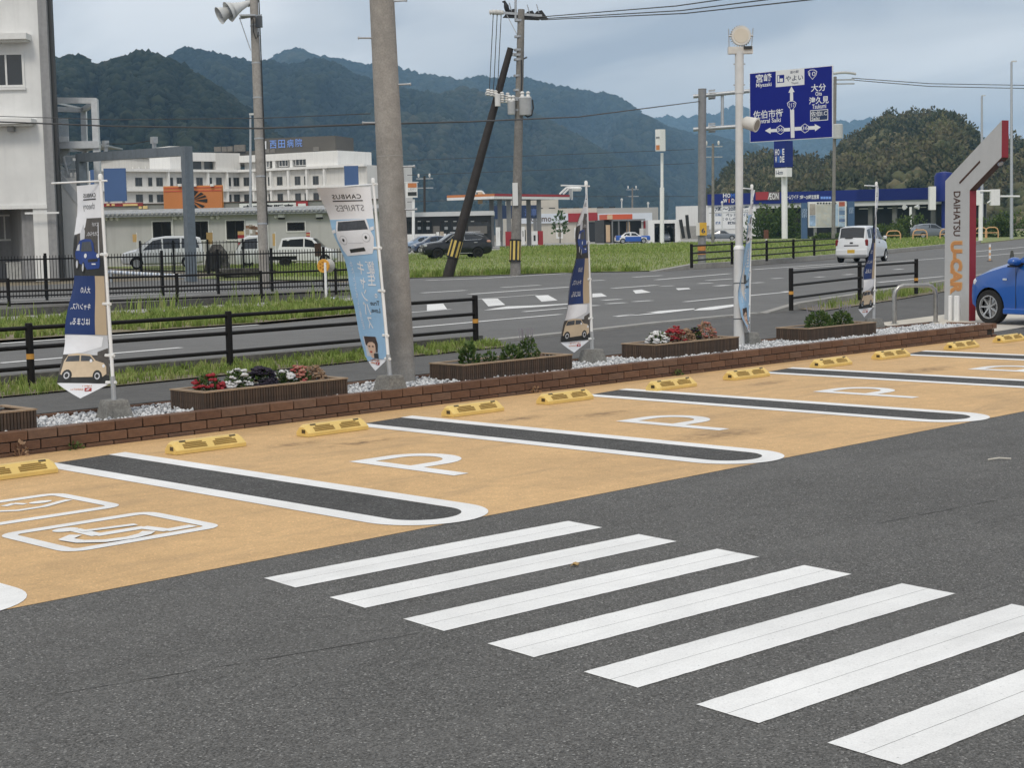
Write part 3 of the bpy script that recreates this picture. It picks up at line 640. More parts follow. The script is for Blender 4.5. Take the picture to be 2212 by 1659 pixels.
def plant(name, label, x, y, rx, h, kind=None, n=260, size=.035, seed=0, fl=30, fs=.017, z=.31, cat='flower', dry=False, spikes=False):
    fs *= 1.15; t = thing(name, label, cat, (x, y, z))
    V, F, T = leaf_quads(n, rx, rx*.8, h, size, seed); V = V+np.array([x, y, z])
    np_mesh('leaves', V, F, FLOWM['dry'] if dry else LEAFM, t, T)['kind'] = 'stuff'
    mb = MB(); r = random.Random(seed)
    for i in range(6): a = r.uniform(0, 6.28); mb.tube([(x, y, z-.02), (x+rx*.4*math.cos(a), y+rx*.4*math.sin(a), z+h*.6)], .004, 4)
    mb.build('stem', LEAFM if not dry else FLOWM['dry'], t)
    if kind:
        q = np.random.default_rng(seed+9); th = q.uniform(0, 2*np.pi, fl); ph = np.arccos(q.uniform(.05, 1, fl))
        c = np.stack([x+rx*1.02*np.sin(ph)*np.cos(th), y+rx*.85*np.sin(ph)*np.sin(th), z+h*1.05*np.cos(ph)], 1)
        S = np.tile(np.array([fs, fs, fs*.6]), (fl, 1))*q.uniform(.7, 1.3, (fl, 1))
        # five petals round each bloom
        C = np.concatenate([c+np.stack([np.cos(a)*fs*.8*np.ones(fl), np.sin(a)*fs*.8*np.ones(fl), q.uniform(-.3, .3, fl)*fs], 1) for a in np.arange(5)*2*np.pi/5])
        fo_ = scatter_blobs('flowers', C, np.tile(S, (5, 1))*.75, FLOWM[kind], q.uniform(0, 1, 5*fl), jitter=.25, seed=seed, parent=t); fo_['kind'] = 'stuff'
    if spikes:
        mb = MB()
        for i in range(9): a = r.uniform(0, 6.28); q_ = r.uniform(.2, .9); mb.tube([(x+rx*q_*math.cos(a), y+rx*q_*.6*math.sin(a), z+h*.7), (x+rx*q_*math.cos(a)*1.2, y+rx*q_*math.sin(a)*.8, z+h*1.45)], [.004, .007], 4)
        mb.build('flower_spikes', FLOWM['spike'], t)['kind'] = 'stuff'
    return t
def on(pi, frac, back=.5): x, y, L, _ = PL[pi]; return x+L*frac, y+.5*back
plant('flowering_plant', 'deep red petunia at the near end of the planter', *on(1, .14), .12, .13, 'red', seed=1, fl=16, fs=.026)
plant('flowering_plant', 'bright white petunia beside the deep red one', *on(1, .34), .115, .15, 'white', seed=2, fl=30, fs=.022)
plant('flowering_plant', 'dark purple leafy plant in the middle of the planter', *on(1, .50), .12, .15, 'purple', n=120, seed=3, fl=60, fs=.024)
plant('flowering_plant', 'white petunia beyond the dark purple plant', *on(1, .66), .10, .10, 'white', seed=4, fl=22, fs=.02)
plant('flowering_plant', 'half withered red flower with dry leaves', *on(1, .77), .10, .13, 'pinkred', seed=5, fl=18, fs=.02)
plant('flowering_plant', 'withered brown flower at the far end of the planter', *on(1, .88), .10, .12, 'dry', seed=6, fl=22, fs=.018, dry=True, n=160)
plant('green_herb', 'leggy green herb at the near end of the herb planter', *on(2, .20), .10, .20, seed=11, n=240, size=.05, cat='plant')
plant('green_herb', 'smallest low sprig in the herb planter', *on(2, .38), .07, .09, seed=12, n=120, size=.035, cat='plant')
plant('green_herb', 'wide green herb in the middle of the herb planter', *on(2, .58), .12, .15, seed=13, n=320, size=.04, cat='plant')
plant('green_herb', 'tall bushy green herb at the far end of the herb planter', *on(2, .74), .12, .21, seed=14, n=420, size=.035, cat='plant', spikes=True)
plant('flowering_plant', 'clump of round white blooms at the near end of the faded flower planter', *on(3, .22), .12, .13, 'white', seed=21, fl=28, fs=.022)
plant('flowering_plant', 'crimson flower clump next to the round white blooms', *on(3, .42), .13, .17, 'red', seed=22, fl=26, fs=.022, dry=True, n=160)
plant('flowering_plant', 'dry brown low flower clump behind the crimson one', *on(3, .56), .10, .13, 'dry', seed=23, fl=24, dry=True, n=160)
plant('flowering_plant', 'small blackish plant among the dry flowers', *on(3, .66), .07, .14, 'purple', seed=24, fl=26, n=80)
plant('flowering_plant', 'tall dry pinkish flower clump at the far end of the faded flower planter', *on(3, .79), .13, .19, 'pinkred', seed=25, fl=30, dry=True, n=220)
plant('round_shrub', 'larger round green shrub in the far planter', *on(4, .38), .20, .20, seed=31, n=900, size=.035, cat='shrub', spikes=True)
plant('round_shrub', 'smaller round green shrub in the far planter', *on(4, .72), .16, .18, seed=32, n=700, size=.035, cat='shrub', spikes=True)
plant('green_herb', 'green leafy plant in the planter cut off by the frame edge', 5.62, 11.45, .10, .16, seed=33, n=240, size=.04, cat='plant')
# weeds rooted in the joint under the wall
for i, (px, py, lab) in enumerate([(40, 985, 'dry weed sprouting at the wall foot near the left edge'), (165, 972, 'small green weed at the foot of the brick wall'), (1372, 806, 'tiny green sprig growing out of the brick joint'), (1100, 845, 'withered weed at the wall foot below the herb planter')]):
    c = P(px, py); plant('weed', lab, c.x, 11.07, .05, .05 if i else .09, n=26, size=.035, seed=60+i, z=.005, cat='weed', dry=(i in (0, 3)))
# ================================================================== banners
NAVY = M('print_navy', srgb(22, 50, 105), .7, var=.06, scale=4); BEIGE = M('print_beige', srgb(186, 166, 138), .7, var=.05); CLOTH = M('white_cloth', (.82, .83, .86), .8, var=.05, scale=5)
SKYB = M('print_sky_blue', srgb(150, 188, 220), .7, var=.05); PGREY = M('print_photo_grey', srgb(84, 80, 76), .7, var=.25, scale=14); PDARK = M('print_dark', srgb(44, 46, 46), .7, var=.2, scale=10)
PALE = M('print_pale_grey', srgb(198, 200, 204), .7, var=.12, scale=6); INK = M('print_ink', srgb(60, 60, 62), .7, var=.05); INKL = M('print_light_ink', srgb(130, 132, 136), .7, var=.05); PBLUE = M('print_car_blue', srgb(28, 60, 130), .6, var=.15, scale=30); PWHITE = M('print_white', (.76, .77, .80), .7, var=.05)
PCREAM = M('print_cream', srgb(206, 186, 158), .7, var=.06, scale=20); PGLASS = M('print_glass', srgb(70, 74, 80), .6, var=.25, scale=30); PRED = M('print_red', srgb(170, 50, 45), .7, var=.05); PSKIN = M('print_skin', srgb(214, 182, 158), .7, var=.04); PHAIR = M('print_hair', srgb(66, 50, 42), .7, var=.2, scale=40); PORANGE = M('print_orange', srgb(205, 120, 60), .7, var=.05); PBLUEL = M('print_blue_ink', srgb(70, 110, 170), .7)
POLEW = M('white_pole', (.82, .82, .81), .4, var=.06); CLIP = M('white_clip', (.80, .80, .78), .5, var=.05); SOCK = M('grey_socket', (.40, .41, .42), .5, metal=.4, var=.1); BLOCKM = stone_surface('banner_block_concrete', (.21, .205, .19), speck=.2, sscale=60, big=.25, bump=.4, bigscale=5)
def banner(label, px, py, topx, topy, H_, W_, wid, kind, side=1, ripple=.012, seed=0, zb=.155, blk=.25):
    """wid: list of (q, share of the width seen frontally); cloth hangs to the picture's left of the pole"""
    base = P(px, py, zb); base = base + FWD*(blk*.5); base.z = zb
    d = depth_of(base)
    r = thing('banner_flag', label, 'banner', base, 0., 'advertising banners along the gravel bed')
    top = D(topx, topy, d)
    mb = MB(); s = blk/2; t = s*.72; hh = .155; lo = [(-s, -s), (s, -s), (s, s), (-s, s)]
    rot = Matrix.Rotation(random.uniform(-.2, .2), 2)
    vs = [(*(rot @ Vector(p)), -.03) for p in lo] + [(*(rot @ Vector((p[0]*t/s, p[1]*t/s))), hh-.02) for p in lo] + [(*(rot @ Vector((p[0]*t/s*.9, p[1]*t/s*.9))), hh) for p in lo]
    vs = [base+Vector(v) for v in vs]
    mb.add(vs, [(3, 2, 1, 0), (8, 9, 10, 11)] + [(j, (j+1) % 4, 4+(j+1) % 4, 4+j) for j in range(4)] + [(4+j, 4+(j+1) % 4, 8+(j+1) % 4, 8+j) for j in range(4)]); mb.build('concrete_block', BLOCKM, r)
    foot = base+Vector((0, 0, hh)); ax = (top-foot)
    mb = MB(); mb.tube([foot-ax*.02, foot+ax*.105], .021, 10); mb.build('pole_socket', SOCK, r)
    mb = MB(); mb.tube([foot+ax*.05, foot+ax*.42, foot+ax*.42, top], [.015, .015, .0125, .0125], 10); mb.build('pole', POLEW, r, smooth=True)
    cap = MB(); cap.lathe(top-ax.normalized()*.02, ax, [(0, .018), (.035, .02), (.05, .012)], 10); cap.build('pole_cap', CLIP, r, smooth=True)
    Ltot = ax.length; q_top = .012; L_f = H_                                  # length of the cloth, tip included
    def c_at(q):
        for i in range(len(wid)-1):
            if wid[i][0] <= q <= wid[i+1][0] or i == len(wid)-2:
                a, b = wid[i], wid[i+1]; k = min(max((q-a[0])/(b[0]-a[0]), 0), 1); k = k*k*(3-2*k); return a[1]+(b[1]-a[1])*k
    def F(p, q, off=0.):
        """p 0..1 from the outer edge to the pole, q 0..1 downwards"""
        c = max(min(c_at(q), 1), -1); u = (1-p)*W_ + .03
        dirv = RIGHT*(-c) + FWD*(side*math.sqrt(max(0, 1-c*c)))
        axis = top - ax.normalized()*(.05+q*L_f)
        nrm = dirv.cross(UP).normalized()
        if nrm.dot(FWD) > 0: nrm = -nrm
        rip = ripple*math.sin(q*9+p*4+seed)*(1-p) + ripple*.6*math.sin(q*21+p*7+seed*2)*(1-p)
        return axis + dirv*u + nrm*(rip+off)
    QB = .93                                                                    # where the pointed tail starts
    def rect(mbl, p0, p1, q0, q1, off, tail=False):
        nx = max(2, int((p1-p0)*8)+1); ny = max(2, int((q1-q0)*44)+1)
        vs = [F(p0+(p1-p0)*i/nx, q0+(q1-q0)*j/ny, off) for j in range(ny+1) for i in range(nx+1)]
        mbl.add(vs, [(j*(nx+1)+i, j*(nx+1)+i+1, (j+1)*(nx+1)+i+1, (j+1)*(nx+1)+i) for j in range(ny) for i in range(nx)])
    def shape(pts, off):
        b = bmesh.new(); f_ = b.faces.new([b.verts.new((p, q, 0)) for p, q in pts])
        bmesh.ops.triangulate(b, faces=b.faces[:])
        for ax_ in (0, 1):
            lo_ = min(p[ax_] for p in pts); hi_ = max(p[ax_] for p in pts); st = .12 if ax_ == 0 else .02; k = lo_+st
            while k < hi_:
                bmesh.ops.bisect_plane(b, geom=b.verts[:]+b.edges[:]+b.faces[:], plane_co=((k, 0, 0) if ax_ == 0 else (0, k, 0)), plane_no=((1, 0, 0) if ax_ == 0 else (0, 1, 0))); k += st
        b.verts.index_update(); vs = [v.co.copy() for v in b.verts]; fs = [tuple(v.index for v in f.verts) for f in b.faces]; b.free()
        return vs, fs
    cloth = MB(); rect(cloth, 0, 1, 0, QB, 0)
    ny = 6
    for j in range(ny):                                                          # pointed tail
        a, b_ = j/ny, (j+1)/ny; q0, q1 = QB+(1-QB)*a, QB+(1-QB)*b_
        l0, r0 = .45*a**1.2, 1-.55*a; l1, r1 = .45*b_**1.2, 1-.55*b_
        cloth.add([F(l0, q0), F(r0, q0), F(r1, q1), F(l1, q1)], [(0, 1, 2, 3)])
    co = cloth.build('cloth', CLOTH, r, smooth=True, angle=None)
    layers = {}
    def lay(mat, k):
        layers[len(layers)] = (mat, k, MB()); return layers[len(layers)-1][2]
    def put_rect(mat, p0, p1, q0, q1, k):
        for sg in (1, -1): rect(lay(mat, k), p0, p1, q0, q1, sg*.0016*k)
    def put_shape(mat, pts, k):
        vs, fs = shape(pts, 0)
        for sg in (1, -1): lay(mat, k).add([F(v.x, v.y, sg*.0016*k) for v in vs], fs)
    def put_text(text, mat, p0, p1, q0, q1, k, bold=.0, vertical=False, spacing=1.0):
        v, f, a = glyphs(text, bold, vertical, spacing)
        if len(v) == 0: return
        for sg in (1, -1): lay(mat, k).add([F(p1-(p1-p0)*x, q1-(q1-q0)*y, sg*.0016*k) for x, y in v], f)    # seen from behind: mirrored
    def ell(cx, cy, rx, ry, n=14): return [(cx+rx*math.cos(2*math.pi*i/n), cy+ry*math.sin(2*math.pi*i/n)) for i in range(n)]
    if kind == 'theory':
        put_text('CANBUS', INK, .25, .80, .040, .060, 2, .012, spacing=1.15); put_rect(INK, .24, .80, .066, .072, 2); put_text('theory', INKL, .24, .74, .085, .125, 2)
        put_rect(PGREY, .0, 1, .158, .43, 1); put_shape(CLOTH, [(0, .150), (.42, .150), (.36, .20), (.24, .225), (0, .235)], 2)
        put_shape(PALE, [(.20, .23), (.30, .185), (.36, .22), (.34, .30), (.22, .31)], 3); put_rect(PALE, .86, .90, .18, .33, 3); put_rect(PDARK, 0, .1, .24, .34, 2)
        put_text('これが', PWHITE, .62, .86, .178, .196, 3, .01); put_text('これからの、', PWHITE, .42, .90, .222, .242, 3, .01)
        put_rect(PDARK, .0, 1, .345, .43, 2)
        put_shape(PBLUE, [(.12, .29), (.2, .262), (.35, .255), (.60, .258), (.70, .275), (.74, .315), (.84, .325), (.90, .34), (.90, .378), (.86, .395), (.50, .40), (.42, .385), (.10, .365), (.06, .325)], 4)
        put_shape(PGLASS, [(.24, .315), (.28, .27), (.60, .268), (.68, .313)], 5); put_shape(PALE, [(.10, .31), (.15, .283), (.21, .278), (.20, .31)], 5)
        put_shape(PWHITE, ell(.43, .335, .055, .011), 6); put_shape(PWHITE, ell(.86, .335, .045, .010), 6); put_shape(PDARK, [(.52, .352), (.84, .348), (.84, .362), (.54, .366)], 5); put_rect(PWHITE, .66, .78, .371, .377, 6)
        for cx, cy in ((.13, .375), (.36, .39)): put_shape(PDARK, ell(cx, cy, .06, .026), 5); put_shape(PALE, ell(cx-.005, cy, .035, .019), 6)
        put_rect(NAVY, 0, .72, .43, .705, 3); put_rect(BEIGE, .72, 1, .43, .705, 3)
        put_text('大人の', PWHITE, .30, .58, .480, .512, 4, .01); put_text('キャンバス、', PWHITE, .08, .60, .558, .590, 4, .01); put_text('はじまる。', PWHITE, .12, .60, .628, .660, 4, .01)
        put_rect(PALE, 0, 1, .705, .80, 1); put_shape(CLOTH, [(0, .71), (.5, .707), (.9, .715), (.85, .76), (.4, .79), (0, .80)], 2); put_shape(PGREY, [(.75, .785), (1, .765), (1, .80), (.75, .80)], 2)
        put_rect(PGREY, 0, 1, .80, QB, 1); put_rect(PDARK, 0, 1, .893, QB, 2)
        put_shape(PCREAM, [(.06, .83), (.13, .80), (.30, .793), (.60, .797), (.72, .825), (.90, .835), (.95, .85), (.95, .885), (.88, .898), (.15, .905), (.04, .89)], 4)
        put_shape(PGLASS, [(.09, .832), (.13, .806), (.37, .802), (.37, .829)], 5); put_shape(PGLASS, [(.40, .829), (.40, .802), (.59, .804), (.69, .827)], 5); put_shape(PWHITE, ell(.62, .826, .03, .008), 6)
        for cx in (.16, .77): put_shape(PDARK, ell(cx, .895, .095, .027), 5); put_shape(PALE, ell(cx, .895, .055, .016), 6); put_shape(PDARK, ell(cx, .895, .035, .010), 7)
        put_shape(PWHITE, ell(.90, .848, .03, .008), 6)
    else:
        put_rect(SKYB, 0, 1, .172, QB, 1); put_shape(SKYB, [(.02, .93), (.6, .925), (.10, .955)], 1)
        put_text('CANBUS', INK, .24, .80, .038, .062, 2, .012, spacing=1.15); put_rect(INK, .22, .82, .070, .076, 2); put_text('STRIPES', INKL, .22, .82, .095, .128, 2)
        put_shape(PWHITE, [(.08, .235), (.14, .18), (.84, .172), (.90, .23), (.97, .27), (.94, .33), (.88, .36), (.16, .372), (.08, .34), (.05, .28)], 3)
        put_shape(PGLASS, [(.12, .235), (.17, .185), (.80, .178), (.86, .228)], 4); put_shape(PWHITE, [(-.01, .232), (.07, .224), (.07, .243), (.0, .248)], 4); put_shape(PWHITE, [(.91, .218), (.99, .212), (.99, .230), (.91, .236)], 4)
        for cx, cy in ((.20, .285), (.79, .272)): put_shape(PALE, ell(cx, cy, .10, .026), 4); put_shape(PWHITE, ell(cx, cy, .085, .022), 5); put_shape(PDARK, ell(cx, cy, .03, .009), 6)
        put_shape(PDARK, [(.30, .335), (.70, .325), (.72, .345), (.30, .355)], 4); put_rect(PALE, .3, .7, .300, .303, 4)
        put_text('誕生。', PWHITE, .62, .88, .40, .60, 3, .015, vertical=True); put_text('キャンバス', PWHITE, .36, .56, .40, .77, 3, .015, vertical=True)
        put_text('わたしにうれしい毎日を、', PWHITE, .16, .24, .40, .81, 3, .0, vertical=True); put_text('True', INK, .60, .92, .615, .640, 3, .012); put_text('Love.', INK, .56, .92, .655, .680, 3, .012)
        # small printed portrait: fringe, face, dark collar
        put_rect(PALE, .10, .66, .815, .925, 2)
        put_shape(PHAIR, [(.14, .815), (.62, .812), (.70, .85), (.66, .895), (.60, .90), (.58, .855), (.30, .85), (.20, .87), (.14, .86)], 3)
        put_shape(PSKIN, ell(.40, .872, .20, .045, 18), 4); put_shape(PHAIR, [(.18, .835), (.40, .822), (.62, .832), (.60, .852), (.46, .842), (.30, .845), (.2, .858)], 5)
        put_shape(PHAIR, ell(.31, .868, .045, .004), 6); put_shape(PHAIR, ell(.49, .866, .045, .004), 6); put_shape(PRED, ell(.38, .897, .065, .005), 6); put_shape(PSKIN, [(.35, .905), (.48, .905), (.52, .93), (.36, .93)], 3); put_shape(PDARK, [(.50, .905), (.68, .90), (.68, .93), (.50, .93)], 5)
    put_text('Light you up', PORANGE, .30, .66, .938, .946, 2, .01); put_text('DAIHATSU', PORANGE, .26, .50, .954, .962, 2, .01); put_shape(PRED, [(.53, .951), (.66, .950), (.66, .965), (.53, .966)], 2); put_shape(PWHITE, [(.55, .961), (.60, .954), (.64, .954), (.60, .961)], 3)
    for mat, k, m_ in layers.values(): m_.build('print', mat, co)
    # top rod and clips
    mb = MB(); a = F(-.08, -.012); b_ = F(1.0, -.012); mb.tube([a, b_+(b_-a).normalized()*.10], .008, 8); mb.build('top_rod', POLEW, r)
    for q in ((0.03,) if kind == 'x' else (.33, .56, .80, .925)):
        mb = MB(); a = F(.93, q); b_ = F(1.12, q); mb.tube([a, b_], .014, 6); mb.build('clip', CLIP, r)
    return r
banner('navy and beige banner beside the planter of purple flowers, widest of them', 240, 908, 217, 383, 1.765, .50, [(0, .57), (.43, .71), (.72, .84), (1, .97)], 'theory', 1, .010, 1)
banner('light blue banner leaning on the thick concrete pole', 841, 849, 806, 391, 1.74, .50, [(0, 1.0), (.2, .86), (.5, .64), (.8, .54), (1, .50)], 'stripes', 1, .012, 2)
banner('navy and beige banner turned edge-on, between the herb planter and the faded flowers', 1281, 786, 1266, 396, 1.80, .46, [(0, .04), (.35, .32), (.7, .55), (1, .74)], 'theory', -1, .014, 3)
banner('light blue banner furled edge-on beside the white lamp post', 1621, 746, 1624, 403, 1.78, .44, [(0, .06), (.35, .30), (.65, .40), (.85, .34), (1, .15)], 'stripes', -1, .018, 4)
banner('navy and beige banner farthest along the bed, next to the steel hoop', 1892, 713, 1893, 397, 1.80, .46, [(0, .14), (.35, .30), (.7, .48), (1, .64)], 'theory', -1, .014, 5)

# ================================================================== poles near the bed
POLEC = stone_surface('spun_concrete', (.32, .30, .275), speck=.12, sscale=60, big=.14, bump=.25, bigscale=1.4, stain=(.15, .14, .125), stain_amt=.5)
GALV = M('galvanised_steel', (.42, .44, .46), .45, metal=.5, var=.12, scale=10); WIRE = M('black_cable', (.02, .02, .02), .6, var=0); STEEL_D = M('dark_steel', (.10, .11, .12), .5, metal=.5, var=.1)
b0 = D(866, 820, 15.75); b0.z = .12; t0 = D(822, -60, depth_of(b0)-.3)
r = thing('concrete_pole', 'thick round concrete utility pole with step bolts rising out of the frame', 'utility pole', b0)
mb = MB(); axv = t0-b0
mb.tube([b0-axv*.03, b0+axv*.5, b0+axv*1.35], [.146, .130, .110], 28); mb.build('shaft', POLEC, r, smooth=True)
for i, (px, py, sgn) in enumerate(((1396, 45, 1), (1075, 362, -1), (1428, 740, 1), (1105, 1070, -1), (1460, 1428, 1), (1500, 1790, 1))):
    x_, y_ = zC(px, py); c = D(x_, y_, depth_of(b0)); k = (c-b0).dot(axv)/axv.dot(axv); cc = b0+axv*k; dv = (RIGHT*sgn - FWD*.25).normalized()
    mb = MB(); mb.tube([cc+dv*.10, cc+dv*.245], .009, 8); mb.lathe(cc+dv*.24, dv, [(0, .014), (.012, .014)], 8); mb.build('step_bolt', GALV, r)
mb = MB(); k = .56; mb.lathe(b0+axv*k, axv, [(-.003, .1305), (.008, .1305)], 28, False); mb.build('seam_band', CONC, r, smooth=True)

LWHITE = M('lamp_post_paint', (.60, .60, .59), .45, var=.08, dirt=.15); LENS = M('lamp_lens', (.62, .56, .46), .3, var=.05); LHOUS = M('lamp_housing', (.62, .60, .56), .5, var=.12)
b0 = Vector((15.92, 11.86, .12)); dl = depth_of(b0); tp = D(1597, 112, dl)
r = thing('lamp_post', 'pale grey post with a round floodlight on top and a spotlight on its side', 'lamp post', b0)
ax = tp-b0
mb = MB(); mb.tube([b0-ax*.02, b0+ax*.335], .066, 20); mb.build('lower_pipe', LWHITE, r, smooth=True)
mb = MB(); mb.lathe(b0+ax*.335, ax, [(0, .070), (.03, .066), (.05, .05)], 20); mb.build('collar', POLEW, r, smooth=True)
mb = MB(); mb.tube([b0+ax*.33, b0+ax*.86], .0475, 18); mb.build('upper_pipe', LWHITE, r, smooth=True)
mb = MB(); mb.tube([b0+ax*.86, tp], .055, 18); mb.build('top_sleeve', LWHITE, r, smooth=True)
for k in (.89, .96):
    for sg in (-1, 1): mb = MB(); mb.tube([b0+ax*k+RIGHT*sg*.05, b0+ax*k+RIGHT*sg*.072], .008, 6); mb.build('bolt', GALV, r)
mb = MB(); c = D(1599, 108, dl); mb.obox(c, RIGHT, FWD, UP, .30, .09, .085); mb.build('bracket_box', LHOUS, r)
mb = MB(); c = D(1614, 103, dl)-FWD*.055; mb.obox(c, RIGHT, FWD, UP, .10, .03, .035); mb.build('driver', M('black_box', (.03, .03, .03), .5), r)
lc = D(1600, 77, dl)-FWD*.02; nrm = -(FWD*.9-UP*0.05).normalized()
mb = MB(); mb.lathe(lc, nrm, [(-.10, .05), (-.08, .105), (0, .118), (.03, .118), (.03, .10)], 28); head = mb.build('floodlight', LHOUS, r, smooth=True)
mb = MB(); mb.lathe(lc, nrm, [(.025, .098), (.034, .09)], 28); mb.build('lens', LENS, head, smooth=True)
for i in range(26):                                                                # cooling fins round the head
    a = 2*math.pi*i/26; dv = RIGHT*math.cos(a)+UP*math.sin(a); mb = MB(); mb.obox(lc+dv*.122-nrm*.02, dv, nrm, dv.cross(nrm), .02, .07, .006); mb.build('cooling_fin', LHOUS, head)
for sg in (-1, 1):
    mb = MB(); p = lc+RIGHT*sg*.15; mb.tube([D(1599+sg*24, 106, dl), Vector((p.x, p.y, lc.z+.09))], .006, 6); mb.tube([p, lc+RIGHT*sg*.11], .014, 8); mb.build('yoke', GALV, r)
mb = MB(); mb.tube([lc-UP*.1, lc-UP*.14+RIGHT*.04, D(1596, 102, dl)], .005, 5); mb.build('cable', WIRE, r)
# side spotlight: a short fat cylinder on an arm
sc_ = D(1612, 264, dl); sd = (RIGHT*.78 - FWD*.55 - UP*.28).normalized()
mb = MB(); mb.lathe(sc_, sd, [(-.04, .05), (-.01, .075), (.13, .085), (.15, .088)], 22); sp = mb.build('spotlight', LHOUS, r, smooth=True)
mb = MB(); mb.lathe(sc_, sd, [(.146, .087), (.152, .075), (.135, .07)], 22); mb.build('lens_ring', POLEW, sp, smooth=True)
mb = MB(); mb.lathe(sc_, sd, [(.140, .07), (.1525, .066)], 22); mb.build('lens', M('spot_glass', (.32, .29, .24), .2, var=.05), sp, smooth=True)
mb = MB(); mb.tube([b0+ax*.735, sc_], .012, 8); mb.build('arm', GALV, r)
for k in (.10, .22): mb = MB(); mb.lathe(b0+ax*k, ax, [(0, .069), (.012, .069)], 20, False); mb.build('cable_tie', STEEL_D, r)
mb = MB(); mb.obox(b0+ax*.235+RIGHT*.072-FWD*.02, RIGHT, FWD, UP, .018, .05, .11); mb.build('junction_box', STEEL_D, r)

# ================================================================== guard rails
RAILM = M('dark_brown_steel', (.010, .0085, .008), .6, var=.15, spec=.25); BAND = M('orange_reflector_band', (.62, .30, .05), .5, var=.1); BLACKM = M('black_paint_steel', (.008, .008, .009), .6, var=.1, spec=.25)
def guard_rail(label, posts, H_=.66, rails=(.18, .40, .62), pr=.045, rr=.024, bands=(), cat='guard rail', ext=(None, None), square=True):
    r = thing('guard_rail', label, cat, posts[0], 0., 'dark guard rails along the road')
    for i, p in enumerate(posts):
        p = Vector(p); mb = MB(); mb.tube([p-UP*.03, p+UP*H_], pr, 10); mb.lathe(p+UP*H_, UP, [(0, pr*1.02), (.02, pr*.9)], 10); mb.build('post', RAILM, r, smooth=True)
        if i in bands: mb = MB(); mb.lathe(p+UP*.27, UP, [(0, pr*1.04), (.06, pr*1.04)], 10, False); mb.build('reflector_band', BAND, r, smooth=True)
    path = [Vector(p) for p in posts]
    if ext[0] is not None: path = [Vector(ext[0])] + path
    if ext[1] is not None: path = path + [Vector(ext[1])]
    for h in rails:
        mb = MB(); mb.tube([q+UP*h for q in path], rr, 10); mb.build('rail', RAILM, r, smooth=True)
    return r
def gp(px, py, z=0.): return P(px, py, z)
p2_, p3_ = gp(497, 790, .05), gp(1028, 738, .05); p1_ = gp(68, 828, .05)
st = (p2_-p1_)
guard_rail('dark three-rail guard rail along the near road edge, running out of frame', [p1_-st, p1_, p2_, p3_], .65, (.17, .40, .615), .042, .024, (1, 3))
guard_rail('short dark guard rail behind the far planter, past the dropped kerb', [gp(1709, 667, .08), gp(1857, 645, .08), gp(1979, 632, .08)], .74, (.20, .44, .68), .045, .024, (0, 2))
fr = [gp(1494, 577, .18)]; e_ = gp(1759, 553, .18); s_ = fr[0]
fr = [s_+(e_-s_)*k for k in (0, .275, .55, .79, 1.0, 1.3, 1.6, 1.9)]
guard_rail('dark guard rail along the far grass field behind the white hatchback', fr, .86, (.25, .52, .80), .06, .032, (), ext=(None, None))
lr = []
for px, py in ((-60, 664), (20, 662), (190, 657), (383, 650), (565, 642), (726, 634)): lr.append(gp(px, py, .10))
rl = guard_rail('dark guard rail on the raised pavement behind the ditch, left side', lr, .66, (.06, .36, .62), .038, .026, (), ext=(None, lr[-1]+(lr[-1]-lr[-2]).normalized()*.7))
mb = MB(); c = lr[-1]+(lr[-1]-lr[-2]).normalized()*.7; mb.tube([c+UP*.62, c+(lr[-1]-lr[-2]).normalized()*.12+UP*.5, c+(lr[-1]-lr[-2]).normalized()*.12+UP*.2, c+UP*.06], .026, 10); mb.build('rail_end', RAILM, rl, smooth=True)
# fence of thin upright bars behind it
def bar_fence(label, a, b, H_, pitch, every, z=0.0):
    a = Vector(a); b = Vector(b); a.z = b.z = z; L = (b-a).length; t = (b-a)/L
    r = thing('bar_fence', label, 'fence', a)
    k = int(L/every)
    for i in range(k+1):
        p = a+t*every*i; mb = MB(); mb.obox(p+UP*(H_/2+.04), t, UP.cross(t), UP, .07, .07, H_+.12); mb.build('post', BLACKM, r)
    for h in (.12, H_-.06): mb = MB(); mb.obox(a+t*L/2+UP*h, t, UP.cross(t), UP, L, .035, .04); mb.build('rail', BLACKM, r)
    mb = MB(); n_ = int(L/pitch)
    for i in range(n_): p = a+t*(i+.5)*pitch; mb.obox(p+UP*(H_/2+.05), t, UP.cross(t), UP, .016, .016, H_-.02)
    props(mb.build('bars', BLACKM, r), kind='stuff'); return r
fa, fb = gp(-30, 650, .05), gp(790, 621, .05)
bar_fence('black fence of thin upright bars in front of the grey house', fa, fb, 1.18, .085, 1.62, .03)
fa2, fb2 = GD(305, 78), GD(560, 74)
bar_fence('black paling fence screening the white minivan', fa2, fb2, 1.5, .22, 2.2, .0)

# yellow round delineator on its white post
c = gp(705, 654); dl = depth_of(c)
r = thing('road_delineator', 'round amber reflector on a white post in the grass median', 'reflector', c)
mb = MB(); mb.tube([c-UP*.05, c+UP*.98], .032, 12); mb.build('post', POLEW, r, smooth=True)
cc = D(700, 574, dl); nd = (-FWD*.85 - RIGHT*.42).normalized()
AMBER = M('amber_reflector', srgb(216, 158, 60), .35, var=.25, scale=40)
mb = MB(); mb.lathe(cc, nd, [(.0, .165), (.03, .17), (.05, .165), (.05, .145)], 24); mb.build('rim', AMBER, r, smooth=True)
mb = MB(); mb.lathe(cc, nd, [(.03, .146), (.045, .146)], 24); fce = mb.build('reflector_face', AMBER, r, smooth=True)
u_ = UP; v_ = nd.cross(u_).normalized()
for k in range(7):
    o_ = (u_*math.cos(k*math.pi/3)+v_*math.sin(k*math.pi/3))*.085 if k < 6 else Vector((0, 0, 0)); mb = MB(); mb.lathe(cc+o_, nd, [(.045, .038), (.05, .03)], 6); mb.build('lens_cell', M('amber_cell', srgb(196, 128, 44), .3, var=.2, scale=30), fce)
